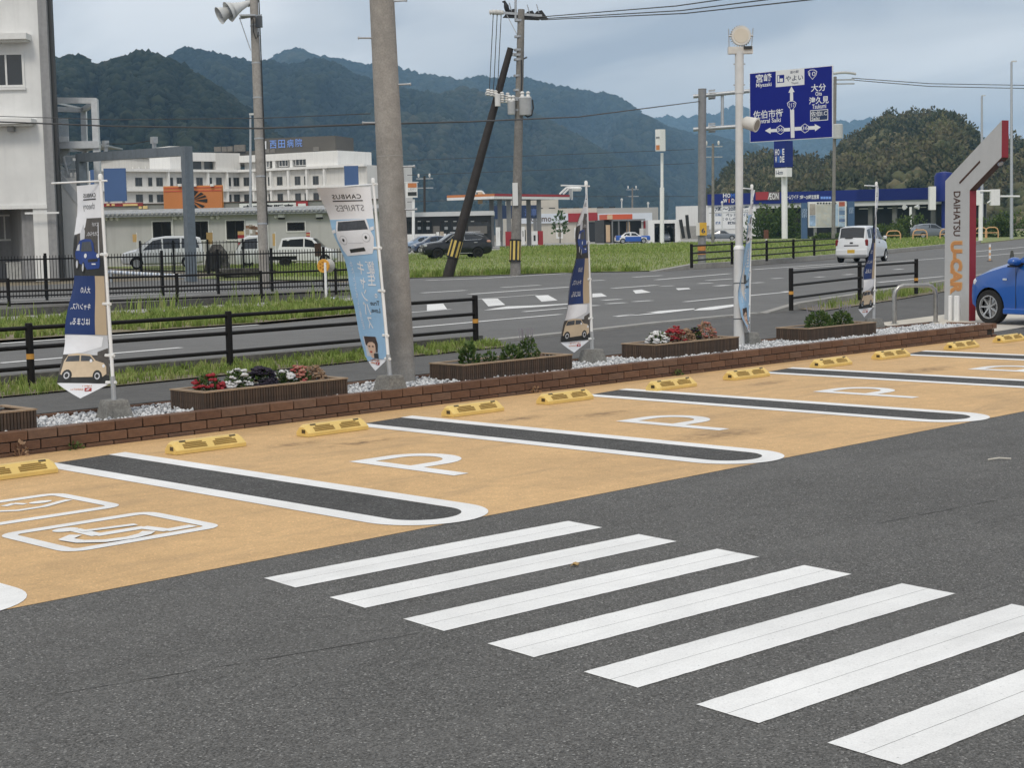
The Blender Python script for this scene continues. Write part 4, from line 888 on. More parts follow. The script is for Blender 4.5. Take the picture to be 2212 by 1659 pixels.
mb = MB(); mb.lathe(cc-nd*.20, -nd, [(-.1, .05), (0, .15), (.03, .165)], 20); mb.build('rear_reflector', M('grey_reflector_back', (.42, .42, .40), .5, var=.15), r, smooth=True)
mb = MB(); mb.tube([cc-nd*.2, cc+nd*.02], .05, 10); mb.build('bracket', POLEW, r)

# steel hoop beside the entrance sign
STEEL = M('brushed_steel', (.40, .39, .37), .32, metal=.9, var=.15, scale=20)
a, b = gp(1932, 700), gp(2021, 697); h = .62; t = (b-a).normalized(); L = (b-a).length
r = thing('steel_hoop', 'bent stainless steel hoop barrier in front of the entrance sign', 'barrier', (a+b)/2)
path = [a-UP*.05, a+UP*(h-.16)] + [a+t*(.16-.16*math.cos(k))+UP*(h-.16+.16*math.sin(k)) for k in (.5, 1.0, math.pi/2)] + [b-t*(.16-.16*math.sin(k+.0))+UP*(h-.16+.16*math.cos(k)) for k in (0.0, .55, 1.05)] + [b+UP*(h-.16), b-UP*.05]
path = [a-UP*.05, a+UP*(h-.16), a+t*.02+UP*(h-.08), a+t*.08+UP*(h-.02), a+t*.16+UP*h, b-t*.16+UP*h, b-t*.08+UP*(h-.02), b-t*.02+UP*(h-.08), b+UP*(h-.16), b-UP*.05]
mb = MB(); mb.tube(path, .036, 14); mb.build('tube', STEEL, r, smooth=True)
for p in (a, b): mb = MB(); mb.lathe(p, UP, [(0, .06), (.012, .06), (.02, .038)], 14); mb.build('foot_plate', STEEL, r, smooth=True)

# ================================================================== entrance pylon
SG = M('sign_grey_panel', (.50, .50, .495), .5, var=.04); SR = M('sign_red_edge', srgb(140, 42, 52), .5, var=.06); SB = M('sign_brown', srgb(74, 44, 28), .6, var=.1); SO = M('sign_orange', srgb(202, 140, 84), .5, var=.05); SOB = M('sign_orange_border', srgb(225, 178, 120), .5, var=.04)
fs = Facade(2040, 27.0, 2102, 26.3)
S_ = lambda u, v: fs.at(*zH(u, v))
out = [(1125, 1515), (1132, 548), (1526, 125), (1524, 384), (1303, 612), (1296, 1520)]
pts = [S_(u, v) for u, v in out]
pts = [(s, max(z, 0.0)) for s, z in pts]; pts[0] = (pts[0][0], 0); pts[-1] = (pts[-1][0], 0)
root = thing('entrance_sign', 'tall grey pylon sign with red edge, bent arm and U-CAR lettering', 'sign', fs.pt(pts[0][0], 0))
TH = .12
mb = MB(); mb.prism([fs.pt(s, z, 0) for s, z in pts], -fs.n*TH); mb.build('pylon', SG, root)
# coloured edge strips wrap the outer side of the slab
mb = MB(); e1 = [pts[5], pts[4]]; mb.obox((fs.pt(*pts[5])+fs.pt(*pts[4]))/2 - fs.n*TH/2 + fs.t*.006, fs.t, fs.n, UP, .012, TH+.004, pts[4][1]-pts[5][1]); mb.build('edge_strip', SR, root)
mb = MB(); a, b = fs.pt(*pts[4]), fs.pt(*pts[3]); tt = (b-a).normalized(); mb.obox((a+b)/2 - fs.n*TH/2 - tt.cross(fs.n)*0 + (fs.t*.7-UP*.7)*.006, tt, fs.n, tt.cross(fs.n), (b-a).length, TH+.004, .014); mb.build('under_strip', SB, root)
mb = MB(); a, b = fs.pt(*pts[3]), fs.pt(*pts[2]); mb.obox((a+b)/2 - fs.n*TH/2+fs.t*.006, fs.t, fs.n, UP, .012, TH+.004, (b-a).length); mb.build('top_strip', SR, root)
c = (fs.pt(*pts[3])*.85+fs.pt(*pts[4])*.15)-fs.n*TH/2; ud = (fs.t*.7-UP*.7).normalized(); mb = MB(); mb.lathe(c, ud, [(.012, .05), (.03, .05), (.035, .042)], 24); dn = mb.build('downlight', GALV, root, smooth=True); mb = MB(); mb.lathe(c, ud, [(.03, .04), (.037, .036)], 24); mb.build('lens', LENS, dn)
for (u0, v0, u1, v1, w) in ((1232, 562, 1374, 412, .03), (1206, 1485, 1208, 1386, .035)):
    a, b = fs.pt(*S_(u0, v0), .003), fs.pt(*S_(u1, v1), .003); tt = (b-a).normalized(); mb = MB(); mb.obox((a+b)/2, tt, tt.cross(fs.n), fs.n, (b-a).length, w, .008); mb.build('groove', SB, root)
# lettering reads downwards: its up is the picture's right
def down_text(text, u0, u1, v0, v1, mat, n_, bold, name='lettering'):
    s0, z1 = S_((u0+u1)/2, v0); s0 = S_(u0, (v0+v1)/2)[0]; s1 = S_(u1, (v0+v1)/2)[0]; z0 = S_((u0+u1)/2, v1)[1]
    lettering(text, mat, root, fs.pt(s0, z1, n_), -UP, fs.t, z1-z0, s1-s0, bold=bold, name=name)
down_text('DAIHATSU', 1190, 1238, 620, 932, SB, .004, .012)
down_text('U-CAR', 1166, 1253, 964, 1340, SOB, .004, .075); down_text('U-CAR', 1171, 1248, 970, 1334, SO, .007, .045)
for u, w in ((1222, .045), (1262, .045), (1276, .04)):                              # white bollards at its foot
    s, _ = S_(u, 1440); c = fs.pt(s, 0, .16); mb = MB(); mb.tube([c, c+UP*.41], w/1.3, 14); mb.lathe(c+UP*.41, UP, [(0, w/1.3), (.012, w/1.6)], 14)
    props(mb.build('white_bollard', POLEW, smooth=True), {1222: 'lone white bollard at the sign foot, beside the brown groove', 1262: 'middle white bollard at the sign foot', 1276: 'white bollard at the sign foot nearest the red edge'}[u], 'bollard', 'white bollards at the sign foot')
# ================================================================== vehicles
GLASS = M('car_glass', (.015, .018, .022), .06, var=0, spec=.8); TYRE = M('tyre_rubber', (.012, .012, .012), .85, var=.1); RIM = M('alloy_rim', (.55, .56, .57), .3, metal=.8, var=.05); RIM_D = M('black_rim', (.03, .028, .026), .4, metal=.5, var=.05); WELL = M('wheel_well', (.008, .008, .008), .9, var=0)
HEADL = M('headlamp', (.62, .64, .66), .12, var=.05); TAILL = M('tail_lamp', (.20, .012, .012), .2, var=.05); CHROME = M('chrome_trim', (.70, .70, .70), .15, metal=1., var=0); PLATE = M('white_plate', (.70, .70, .68), .5, var=.1, scale=60); PLATE_Y = M('yellow_plate', (.60, .38, .05), .5, var=.15, scale=80); TRIMB = M('black_trim', (.015, .015, .016), .5, var=0); AMB = M('amber_lamp', (.6, .25, .03), .2, var=0)
def paint(name, col, rough=.28, coat=.7): return M(name, col, rough, var=.02, coat=coat)
def car(name, label, loc, rz, st, body, ws, rs, sides, wheels, R, rim=None, lamps=None, extra=None, cat='car', group='parked and passing cars', spokes=7, plate=None, roof_mat=None, trim=None):
    """st: stations front to rear (x, sill, belt, roof, half width at belt, half width of roof)"""
    r = thing(name, label, cat, loc, rz, group); mb = MB(); rings = []
    for (x, zs, zb, zr, wb, wr) in st:
        half = [(0, zs), (.84*wb, zs), (.975*wb, zs+.07), (wb, zs+(zb-zs)*.45), (.99*wb, zs+(zb-zs)*.8), (.955*wb, zb), (wr, zr-min(.035, (zr-zb)*.3)), (wr*.8, zr), (0, zr+.02)]
        rings.append([(x, y, z) for y, z in half] + [(x, -y, z) for y, z in half[-2:0:-1]])
    k = len(rings[0]); vs = [p for q in rings for p in q]; fs = [tuple(range(k)), tuple((len(rings)-1)*k+j for j in range(k-1, -1, -1))]
    for i in range(len(rings)-1):
        for j in range(k): fs.append((i*k+j, (i+1)*k+j, (i+1)*k+(j+1) % k, i*k+(j+1) % k))
    mb.add(vs, fs); me = mb.mesh('body', [body, WELL])
    tmp = bpy.data.objects.new('tmp', me); COL.objects.link(tmp); cut = MB()
    bmx = bmesh.new(); bmx.from_mesh(me); bmesh.ops.recalc_face_normals(bmx, faces=bmx.faces[:]); bmx.to_mesh(me); bmx.free()
    Wm = max(s[4] for s in st)
    for xw in wheels:
        for sg in (-1, 1): cut.lathe((xw, sg*(Wm-.24), R), (0, sg, 0), [(0, R*1.16), (.5, R*1.16)], 24)
    cm = cut.mesh('cut', [WELL]); bmx = bmesh.new(); bmx.from_mesh(cm); bmesh.ops.recalc_face_normals(bmx, faces=bmx.faces[:]); bmx.to_mesh(cm); bmx.free()
    co = bpy.data.objects.new('cut', cm); COL.objects.link(co)
    md = tmp.modifiers.new('arches', 'BOOLEAN'); md.operation = 'DIFFERENCE'; md.object = co; md.solver = 'EXACT'
    dg = bpy.context.evaluated_depsgraph_get(); dg.update(); ev = bpy.data.meshes.new_from_object(tmp.evaluated_get(dg))
    bpy.data.objects.remove(tmp); bpy.data.objects.remove(co)
    ev.polygons.foreach_set('use_smooth', [True]*len(ev.polygons)); ev.set_sharp_from_angle(angle=math.radians(32)); ev.name = 'body'
    bo = link('body', ev, r)
    def sp(x, t, sg, off=.007):
        for i in range(len(st)-1):
            if st[i][0] >= x >= st[i+1][0]:
                a, b = st[i], st[i+1]; q = (a[0]-x)/(a[0]-b[0]); zb, zr, wb, wr = (a[j]+(b[j]-a[j])*q for j in (2, 3, 4, 5)); break
        lo = Vector((x, .955*wb, zb)); hi = Vector((x, wr, zr-min(.035, (zr-zb)*.3))); p = lo.lerp(hi, t); n_ = Vector((0, hi.z-lo.z, lo.y-hi.y)).normalized()
        p = p+n_*off; return (p.x, sg*p.y, p.z)
    for poly in sides:
        for sg in (1, -1):
            m2 = MB(); pts = [sp(x, t, sg) for x, t in poly]; pts = pts if sg > 0 else pts[::-1]; m2.poly(pts); m2.build('side_window', GLASS, r, False)
            if trim:
                m2 = MB(); m2.tube([sp(x, t, sg, .012) for x, t in poly] + [sp(*poly[0], sg, .012)], .013, 5); m2.build('window_trim', trim, r, False)
    def screen(ia, ib, nm, inset=.06, lo=.06, hi=.94):
        a, b = st[ia], st[ib]
        def pt(q, y, o=.008):
            x = a[0]+(b[0]-a[0])*q; w = a[5]+(b[5]-a[5])*q; z = a[3]+(b[3]-a[3])*q; t = Vector((b[0]-a[0], 0, b[3]-a[3])).normalized(); n_ = Vector((-t.z, 0, t.x)); n_ = n_ if n_.z > 0 else -n_
            zz = z + (.02*(1-abs(y)) if abs(y) < .8 else -.03*(abs(y)-.8)/.2); p = Vector((x, y*w, zz)) + n_*o; return p
        m2 = MB(); ys = [-1+inset*1.2, -.8, -.4, 0, .4, .8, 1-inset*1.2]
        vs_ = [pt(lo, y) for y in ys] + [pt(hi, y*(.97)) for y in ys]; k_ = len(ys); m2.add(vs_, [(i, i+1, k_+i+1, k_+i) for i in range(k_-1)]); m2.build(nm, GLASS, r, False)
    screen(*ws, 'windscreen'); screen(*rs, 'rear_window')
    if roof_mat: 
        for i in range(ws[1], rs[0]):
            a, b = st[i], st[i+1]; m2 = MB(); vs_ = [(s_[0], y*s_[5]*.98, s_[3]+(.022 if y == 0 else (.004 if abs(y) < .9 else -.03))+.004) for s_ in (a, b) for y in (-1, -.8, 0, .8, 1)]; m2.add(vs_, [(j, j+1, 6+j, 5+j) for j in range(4)]); m2.build('roof_panel', roof_mat, r, False)
    for xw in wheels:
        for sg in (-1, 1):
            c = Vector((xw, sg*(Wm-.195), R)); axv = Vector((0, sg, 0)); m2 = MB()
            m2.lathe(c, axv, [(.0, R*.60), (0, R*.94), (.025, R), (.165, R), (.19, R*.93), (.192, R*.70), (.17, R*.68)], 24, False); w = m2.build('wheel', TYRE, r, False, smooth=True)
            m2 = MB(); m2.lathe(c, axv, [(.165, R*.70), (.188, R*.69), (.188, R*.63), (.15, R*.6)], 24, False); m2.lathe(c, axv, [(.10, R*.62), (.105, 0.001)], 20, False)
            m2.cur = 1
            m2.build('rim_barrel', [rim or RIM, WELL], w, False, smooth=True)
            m2 = MB()
            for j in range(spokes):
                a_ = 2*math.pi*j/spokes; dv = Vector((math.cos(a_), 0, math.sin(a_))); tv = Vector((-math.sin(a_), 0, math.cos(a_)))
                o = c+axv*.165; q0, q1 = R*.10, R*.66; m2.hexa([o+dv*q0-tv*R*.07-axv*.03, o+dv*q1-tv*R*.055-axv*.02, o+dv*q1+tv*R*.055-axv*.02, o+dv*q0+tv*R*.07-axv*.03, o+dv*q0-tv*R*.05+axv*.0, o+dv*q1-tv*R*.04+axv*.015, o+dv*q1+tv*R*.04+axv*.015, o+dv*q0+tv*R*.05+axv*.0])
            m2.lathe(c+axv*.14, axv, [(0, R*.16), (.035, R*.13)], 12); m2.build('rim', rim or RIM, w, False)
    for (nm, mat, x0, x1, y0, y1, z0, z1) in (extra or []):
        m2 = MB(); m2.box(x0, x1, y0, y1, z0, z1)
        b = bmesh.new(); me2 = m2.mesh(nm, mat); b.from_mesh(me2); bmesh.ops.recalc_face_normals(b, faces=b.faces[:]); bmesh.ops.bevel(b, geom=b.edges[:], offset=min(abs(x1-x0), abs(y1-y0), abs(z1-z0))*.3, segments=1, affect='EDGES'); b.to_mesh(me2); b.free(); link(nm, me2, r)
    return r
BLUEP = paint('blue_car_paint', (.008, .09, .38)); WHITEP = paint('white_car_paint', (.74, .75, .76)); BLACKP = paint('black_car_paint', (.006, .007, .009), .2, .25); SILVERP = paint('silver_blue_paint', (.22, .30, .42)); NAVYP = paint('navy_car_paint', (.03, .05, .10)); GREYP = paint('grey_car_paint', (.14, .16, .19)); TAXIB = paint('taxi_blue_paint', (.02, .10, .42))
def both(nm, mat, x0, x1, y0, y1, z0, z1): return [(nm, mat, x0, x1, y0, y1, z0, z1), (nm, mat, x0, x1, -y1, -y0, z0, z1)]
hatch = [(1.70, .34, .56, .60, .50, .42), (1.66, .24, .66, .71, .60, .48), (1.52, .19, .74, .80, .68, .54), (1.25, .18, .82, .90, .725, .58), (.92, .18, .90, .98, .735, .60), (.72, .18, .93, 1.03, .735, .60), (-.02, .18, .96, 1.46, .735, .56), (-.45, .18, .97, 1.50, .735, .555), (-1.05, .18, .98, 1.47, .73, .55), (-1.38, .18, .98, 1.40, .72, .54), (-1.58, .2, .98, 1.03, .70, .56), (-1.68, .3, .85, .90, .66, .52)]
hs = [[(.60, .12), (.60, .16), (.02, .86), (-.40, .90), (-.40, .10)], [(-.48, .10), (-.48, .90), (-1.0, .88), (-1.32, .72), (-1.35, .12)]]
# blue hatchback pulling out past the sign
def place(px, depth, dx=0., dy=0.): p = GD(px, depth); return (p.x+dx, p.y+dy, 0)
hd = math.radians(76); fw_ = Vector((math.cos(hd), math.sin(hd))); lf = Vector((-math.sin(hd), math.cos(hd)))
wl_ = Vector((23.46, 12.52)); cl_ = wl_ - fw_*1.20 - lf*.66
bluec = car('blue_hatchback', 'bright blue hatchback nosing past the entrance sign, cut by the frame', (cl_.x, cl_.y, .006), hd, hatch, BLUEP, (5, 6), (9, 10), hs, (1.20, -1.22), .272, extra=both('headlight', HEADL, 1.38, 1.60, .50, .668, .60, .72) + both('side_marker', M('clear_lamp', (.6, .65, .7), .15), .82, .90, .73, .748, .70, .73) + both('door_handle', BLUEP, -.30, -.14, .72, .76, .80, .83) + both('sill', BLUEP, -.95, .9, .70, .745, .17, .26) + both('door_seam', TRIMB, .640, .650, .728, .7375, .26, .92) + both('door_seam', TRIMB, -.455, -.445, .728, .7375, .26, .95) + both('waist_trim', TRIMB, -1.3, .62, .68, .712, .955, .975) + [('licence_plate', PLATE, 1.69, 1.71, -.16, .16, .36, .52), ('bumper_grille', TRIMB, 1.64, 1.70, -.35, .35, .26, .36)], group='parked and passing cars')
for sg in (1, -1):
    mb = MB(); c = Vector((.60, sg*.83, .99)); b = bmesh.new(); bmesh.ops.create_icosphere(b, subdivisions=3, radius=1); me = bpy.data.meshes.new('mirror')
    for v in b.verts: v.co = Vector((c.x + v.co.x*.085 - (.02 if v.co.x < 0 else 0), c.y+v.co.y*.115, c.z+v.co.z*(.075 if v.co.z > 0 else .06)))
    b.to_mesh(me); b.free(); me.materials.append(BLUEP); me.polygons.foreach_set('use_smooth', [True]*len(me.polygons)); mo = link('mirror', me, bluec)
    mb.obox((.57, sg*.75, .945), (0, 1, 0), (1, 0, 0), UP, .12, .07, .05); mb.build('mirror_foot', TRIMB, mo, False)
    mb = MB(); mb.obox((.60, sg*.83, .925), (0, 1, 0), (1, 0, 0), UP, .17, .11, .03); mb.build('mirror_base', TRIMB, mo, False)
mb = MB(); mb.tube([(.05, .48, 1.46), (.62, .50, 1.86)], [.008, .004], 5); mb.build('antenna', TRIMB, bluec, False)
# white kei wagon driving away
wagon = [(1.70, .32, .62, .66, .56, .48), (1.62, .22, .78, .83, .66, .56), (1.3, .18, .88, .93, .725, .61), (1.0, .18, .94, 1.0, .735, .62), (.42, .18, .98, 1.55, .735, .585), (.0, .18, .99, 1.62, .735, .58), (-1.0, .18, 1.0, 1.61, .735, .58), (-1.42, .20, 1.0, 1.56, .73, .575), (-1.60, .25, 1.0, 1.06, .72, .60), (-1.66, .30, .86, .92, .71, .60), (-1.70, .34, .56, .60, .69, .58)]
hd = math.radians(15.5); fw_ = Vector((math.cos(hd), math.sin(hd))); lf = Vector((-math.sin(hd), math.cos(hd))); c = Vector((61.2, 39.95)) + fw_*1.2 - lf*.62
car('white_wagon', 'white box-shaped mini wagon with yellow plate driving away on the road', (c.x, c.y, -.01), hd, wagon, WHITEP, (3, 4), (7, 8), [[(.78, .1), (.42, .86), (-.02, .9), (-.02, .1)], [(-.1, .1), (-.1, .9), (-.85, .9), (-.85, .1)], [(-.95, .12), (-.95, .88), (-1.35, .82), (-1.40, .14)]], (1.18, -1.17), .27, extra=both('tail_light', TAILL, -1.685, -1.55, .60, .735, .72, 1.03) + both('mirror', WHITEP, .62, .74, .74, .90, 1.0, 1.16) + both('door_handle', TRIMB, .05, .17, .73, .75, .86, .90) + [('licence_plate', PLATE_Y, -1.735, -1.71, -.17, .17, .42, .58), ('rear_bumper', WHITEP, -1.73, -1.55, -.72, .72, .30, .62), ('tailgate_handle', TRIMB, -1.70, -1.66, -.33, .33, .73, .78), ('tailgate_lock', TRIMB, -1.695, -1.66, -.07, .07, .84, .91), ('rear_wiper', TRIMB, -1.66, -1.60, -.05, .30, 1.08, 1.11)])
# black SUV on the grass
suv = [(2.30, .42, .70, .76, .62, .52), (2.22, .30, .86, .93, .78, .62), (1.95, .26, .98, 1.06, .87, .70), (1.30, .25, 1.06, 1.14, .905, .73), (1.05, .25, 1.09, 1.18, .91, .73), (.30, .25, 1.12, 1.66, .91, .66), (-.3, .25, 1.13, 1.72, .91, .65), (-1.2, .25, 1.15, 1.69, .91, .64), (-1.85, .27, 1.18, 1.60, .89, .62), (-2.15, .32, 1.18, 1.26, .86, .64), (-2.30, .42, .95, 1.0, .80, .62)]
car('black_suv', 'shiny black SUV parked on the grass behind the leaning pole', place(984, 106.5), math.radians(150), suv, BLACKP, (4, 5), (8, 9), [[(.85, .12), (.30, .80), (-.3, .90), (-.38, .12)], [(-.46, .12), (-.42, .90), (-1.2, .92), (-1.75, .62), (-1.55, .14)]], (1.38, -1.33), .36, RIM_D, extra=both('headlight', HEADL, 1.98, 2.26, .56, .80, .82, .93) + both('tail_light', M('suv_tail', (.55, .30, .24), .2), -2.22, -1.95, .72, .90, 1.02, 1.18) + both('door_handle', CHROME, -.15, .08, .90, .93, 1.0, 1.04) + both('rear_door_handle', CHROME, -1.30, -1.06, .90, .93, 1.02, 1.06) + both('roof_rail', CHROME, -1.6, .2, .58, .63, 1.71, 1.76) + both('sill_trim', CHROME, -.95, .95, .90, .93, .33, .36) + both('mirror', BLACKP, .62, .80, .92, 1.12, 1.10, 1.24) + both('fog_lamp', M('fog_trim', (.3, .3, .32), .3), 2.16, 2.26, .55, .75, .48, .56) + [('licence_plate', PLATE, 2.29, 2.33, -.17, .17, .52, .70), ('grille', CHROME, 2.24, 2.29, -.35, .35, .74, .86)], trim=CHROME, spokes=9)
sedan = [(2.2, .35, .60, .64, .62, .5), (2.1, .25, .74, .80, .76, .6), (1.5, .22, .84, .90, .83, .66), (.95, .22, .90, .96, .84, .66), (.35, .22, .92, 1.38, .84, .58), (-.4, .22, .93, 1.43, .84, .58), (-.95, .22, .94, 1.36, .84, .58), (-1.45, .22, .94, 1.0, .83, .66), (-2.0, .24, .92, .97, .80, .64), (-2.2, .34, .74, .78, .72, .58)]
ss = [[(.78, .1), (.34, .84), (-.25, .9), (-.25, .1)], [(-.33, .1), (-.33, .9), (-.92, .84), (-1.22, .1)]]
AZR = math.atan2(RIGHT.y, RIGHT.x)
car('taxi_sedan', 'white over blue sedan parked before the red canopy shop', place(1366, 203), AZR+.05, sedan, WHITEP, (3, 4), (6, 7), ss, (1.35, -1.3), .31, roof_mat=WHITEP, extra=both('lower_side', TAXIB, -1.0, 1.05, .80, .87, .25, .86)+both('front_wing', TAXIB, 1.68, 2.2, .5, .85, .36, .86)+both('rear_wing', TAXIB, -2.18, -1.62, .5, .85, .36, .9)+[('bonnet', TAXIB, .98, 2.16, -.82, .82, .66, .955), ('boot', TAXIB, -2.16, -1.42, -.82, .82, .66, 1.03)]+both('pillar', WHITEP, -.38, -.20, .60, .80, .97, 1.38) + both('tail_light', TAILL, -2.2, -2.1, .5, .75, .72, .88), trim=WHITEP)
car('silver_car', 'silver blue hatchback at the left end of the parked cars', place(905, 150), AZR+math.pi+.35, hatch, SILVERP, (5, 6), (9, 10), hs, (1.2, -1.22), .28, extra=both('headlight', HEADL, 1.5, 1.68, .42, .66, .62, .72))
car('navy_car', 'dark navy hatchback parked beside the silver blue one', place(931, 143), AZR+math.pi+.35, hatch, NAVYP, (5, 6), (9, 10), hs, (1.2, -1.22), .28, extra=both('headlight', HEADL, 1.5, 1.68, .42, .66, .62, .72))
car('dark_sedan', 'dark green-grey sedan parked behind the sign gantry post', place(1560, 226), AZR-.1, sedan, GREYP, (3, 4), (6, 7), ss, (1.35, -1.3), .31, extra=both('tail_light', TAILL, -2.2, -2.1, .5, .75, .72, .88))
car('grey_wagon', 'grey estate car half hidden behind the shrubs near the entrance sign', place(2012, 190), AZR+.1, suv, GREYP, (4, 5), (8, 9), [[(.85, .12), (.30, .80), (-.3, .90), (-.38, .12)], [(-.46, .12), (-.42, .90), (-1.2, .92), (-1.75, .62), (-1.55, .14)]], (1.38, -1.33), .33, extra=both('tail_light', TAILL, -2.22, -2.0, .72, .88, 1.0, 1.15))
van = [(2.3, .38, .66, .70, .66, .56), (2.2, .28, .84, .90, .78, .62), (1.75, .24, .96, 1.04, .83, .68), (1.45, .24, 1.0, 1.10, .84, .68), (.55, .24, 1.04, 1.72, .84, .62), (-.2, .24, 1.05, 1.82, .84, .62), (-1.8, .24, 1.06, 1.80, .84, .62), (-2.15, .28, 1.06, 1.70, .82, .61), (-2.28, .32, 1.04, 1.12, .80, .64), (-2.34, .40, .84, .9, .76, .6)]
car('white_minivan', 'white minivan parked behind the paling fence by the grey house', place(352, 92), AZR+math.pi+.22, van, WHITEP, (3, 4), (7, 8), [[(1.1, .1), (.52, .84), (.05, .9), (.05, .1)], [(-.05, .1), (-.05, .9), (-1.0, .9), (-1.0, .1)], [(-1.1, .1), (-1.1, .9), (-1.95, .86), (-2.05, .12)]], (1.45, -1.4), .32, extra=both('headlight', HEADL, 1.95, 2.24, .55, .76, .72, .86))
car('white_hatchback', 'white hatchback with dark windows parked facing the brown post', place(666, 95), AZR-.12, wagon, WHITEP, (3, 4), (7, 8), [[(.75, .1), (.42, .80), (-.02, .9), (-.02, .1)], [(-.1, .1), (-.1, .9), (-1.35, .86), (-1.4, .14)]], (1.18, -1.17), .28, extra=both('headlight', HEADL, 1.55, 1.68, .42, .64, .66, .80) + both('mirror', WHITEP, .62, .74, .74, .90, 1.0, 1.14))
# kei truck
kt = thing('pickup_truck', 'white mini pickup truck parked on the grass behind the loudspeaker pole', 'truck', place(575, 87), AZR+math.pi+.18, 'parked and passing cars')
cab = [(1.62, .35, .80, .84, .62, .55), (1.60, .30, .95, .98, .68, .6), (1.15, .28, 1.0, 1.62, .70, .58), (.85, .28, 1.0, 1.74, .70, .57), (.35, .28, 1.0, 1.74, .70, .57), (.25, .30, 1.0, 1.66, .70, .57)]
mb = MB(); rings = []
for (x, zs, zb, zr, wb, wr) in cab:
    half = [(0, zs), (.95*wb, zs), (wb, zs+.1), (wb, zb), (wr, zr-.03), (wr*.8, zr), (0, zr+.02)]; rings.append([(x, y, z) for y, z in half]+[(x, -y, z) for y, z in half[-2:0:-1]])
k = len(rings[0]); fs_ = [tuple(range(k)), tuple((len(rings)-1)*k+j for j in range(k-1, -1, -1))]
for i in range(len(rings)-1):
    for j in range(k): fs_.append((i*k+j, (i+1)*k+j, (i+1)*k+(j+1) % k, i*k+(j+1) % k))
mb.add([p for q in rings for p in q], fs_); mb.build('cab', WHITEP, kt, False, smooth=True, angle=30)
for sg in (1, -1):
    mb = MB(); q = [(1.35, sg*.695, 1.05), (1.08, sg*.60, 1.56), (.45, sg*.59, 1.62), (.45, sg*.70, 1.05)]; mb.poly(q if sg > 0 else q[::-1]); mb.build('side_window', GLASS, kt, False)
mb = MB(); mb.add([(1.595, -.56, 1.02), (1.595, .56, 1.02), (1.175, .54, 1.58), (1.175, -.54, 1.58)], [(0, 1, 2, 3)]); mb.build('windscreen', GLASS, kt, False)
mb = MB(); mb.box(-1.7, .18, -.70, .70, .62, .67); mb.build('bed', WHITEP, kt, False)
for nm, a in (('side_board', (-1.7, .18, .67, .70)), ('side_board', (-1.7, .18, -.70, -.67))): mb = MB(); mb.box(a[0], a[1], a[2], a[3], .67, .97); mb.build(nm, WHITEP, kt, False)
mb = MB(); mb.box(-1.73, -1.70, -.70, .70, .66, .97); mb.build('tailboard', WHITEP, kt, False)
mb = MB(); mb.box(.16, .20, -.66, .66, .67, 1.7); mb.build('cab_guard', WHITEP, kt, False)
mb = MB(); mb.box(-1.65, 1.2, -.38, .38, .40, .60); mb.build('chassis', TRIMB, kt, False)
for xw in (.95, -1.0):
    for sg in (1, -1): mb = MB(); mb.lathe((xw, sg*.52, .27), (0, sg, 0), [(0, .15), (0, .26), (.02, .27), (.14, .27), (.16, .25), (.16, .15), (.12, .12), (.13, .001)], 20, False); mb.build('wheel', TYRE, kt, False, smooth=True)

# ================================================================== poles, signs and wires on the far side
def pole_thing(name, label, px, depth, top_py, r0, r1, mat, cat, toppx=None, group=None, z0=-.05):
    b = GD(px, depth); t = D(toppx if toppx is not None else px, top_py, depth)
    o = thing(name, label, cat, b, 0., group); mb = MB(); mb.tube([b+UP*z0, b.lerp(t, .5), t], [r0, (r0+r1)/2, r1], 18); mb.build('shaft', mat, o, smooth=True); return o, b, t
# loudspeaker pole
HORN = M('horn_paint', (.62, .63, .62), .45, var=.1); HORN_I = M('horn_inside', (.32, .34, .36), .6, var=.1)
o, b, t = pole_thing('loudspeaker_pole', 'grey concrete pole carrying white horn loudspeakers, beside the pickup truck', 572, 52, -60, .165, .13, POLEC, 'utility pole', 546)
mb = MB(); mb.tube([b.lerp(t, k)+RIGHT*.17-FWD*.02 for k in (0.2, .5, .8, .98)], .02, 6); mb.build('conduit', WIRE, o)
for k in (.2, .35, .47, .6, .71, .83): mb = MB(); mb.lathe(b.lerp(t, k), t-b, [(0, .165-.035*k+.012), (.05, .165-.035*k+.012)], 18, False); mb.build('steel_band', GALV, o)
z6 = zq(600, 0, 11.06)
for i, (u0, v0, u1, v1, rr) in enumerate(((770, 330, 1040, 250, .36), (1010, 250, 1330, 130, .42), (1200, -10, 1480, 60, .30))):
    a = D(*z6(u0, v0), 51.6); c = D(*z6(u1, v1), 52.0); dv = (-RIGHT*.82-UP*.42-FWD*.40).normalized(); rr *= .80; L = .62
    a = c+dv*L
    mb = MB(); mb.lathe(c, dv, [(-.25, .09), (-.05, .10), (0, .07), (L*.5, rr*.55), (L*.85, rr*.85), (L, rr), (L+.01, rr*1.02), (L, rr*.96), (L*.8, rr*.76), (L*.4, rr*.42)], 24, False); hn = mb.build('horn', HORN, o, smooth=True)
    mb = MB(); mb.lathe(c, dv, [(L*.78, rr*.75), (L*.785, .01)], 24, False); mb.lathe(c, dv, [(L*.6, .09), (L*.95, .11), (L*.97, .02)], 14, False); mb.build('horn_throat', HORN_I, hn, smooth=True)
    mb = MB(); mb.lathe(c, dv, [(-.3, .10), (-.24, .12), (-.08, .12), (-.05, .08)], 14); mb.build('driver_unit', GALV, hn, smooth=True)
mb = MB(); a = D(*z6(1150, 580), 51.7); c = D(*z6(1860, 480), 52.0); mb.obox((a+c)/2, c-a, UP, (c-a).cross(UP), (c-a).length, .06, .10); a2 = D(*z6(1430, 500), 51.5); mb.obox(a2, RIGHT, UP, FWD, .5, .05, .4); mb.build('platform_bracket', GALV, o)
mb = MB(); mb.tube([D(*z6(1165, 620), 51.7), D(*z6(1510, 1620), 51.9)], .015, 6); mb.build('stay_rod', GALV, o)
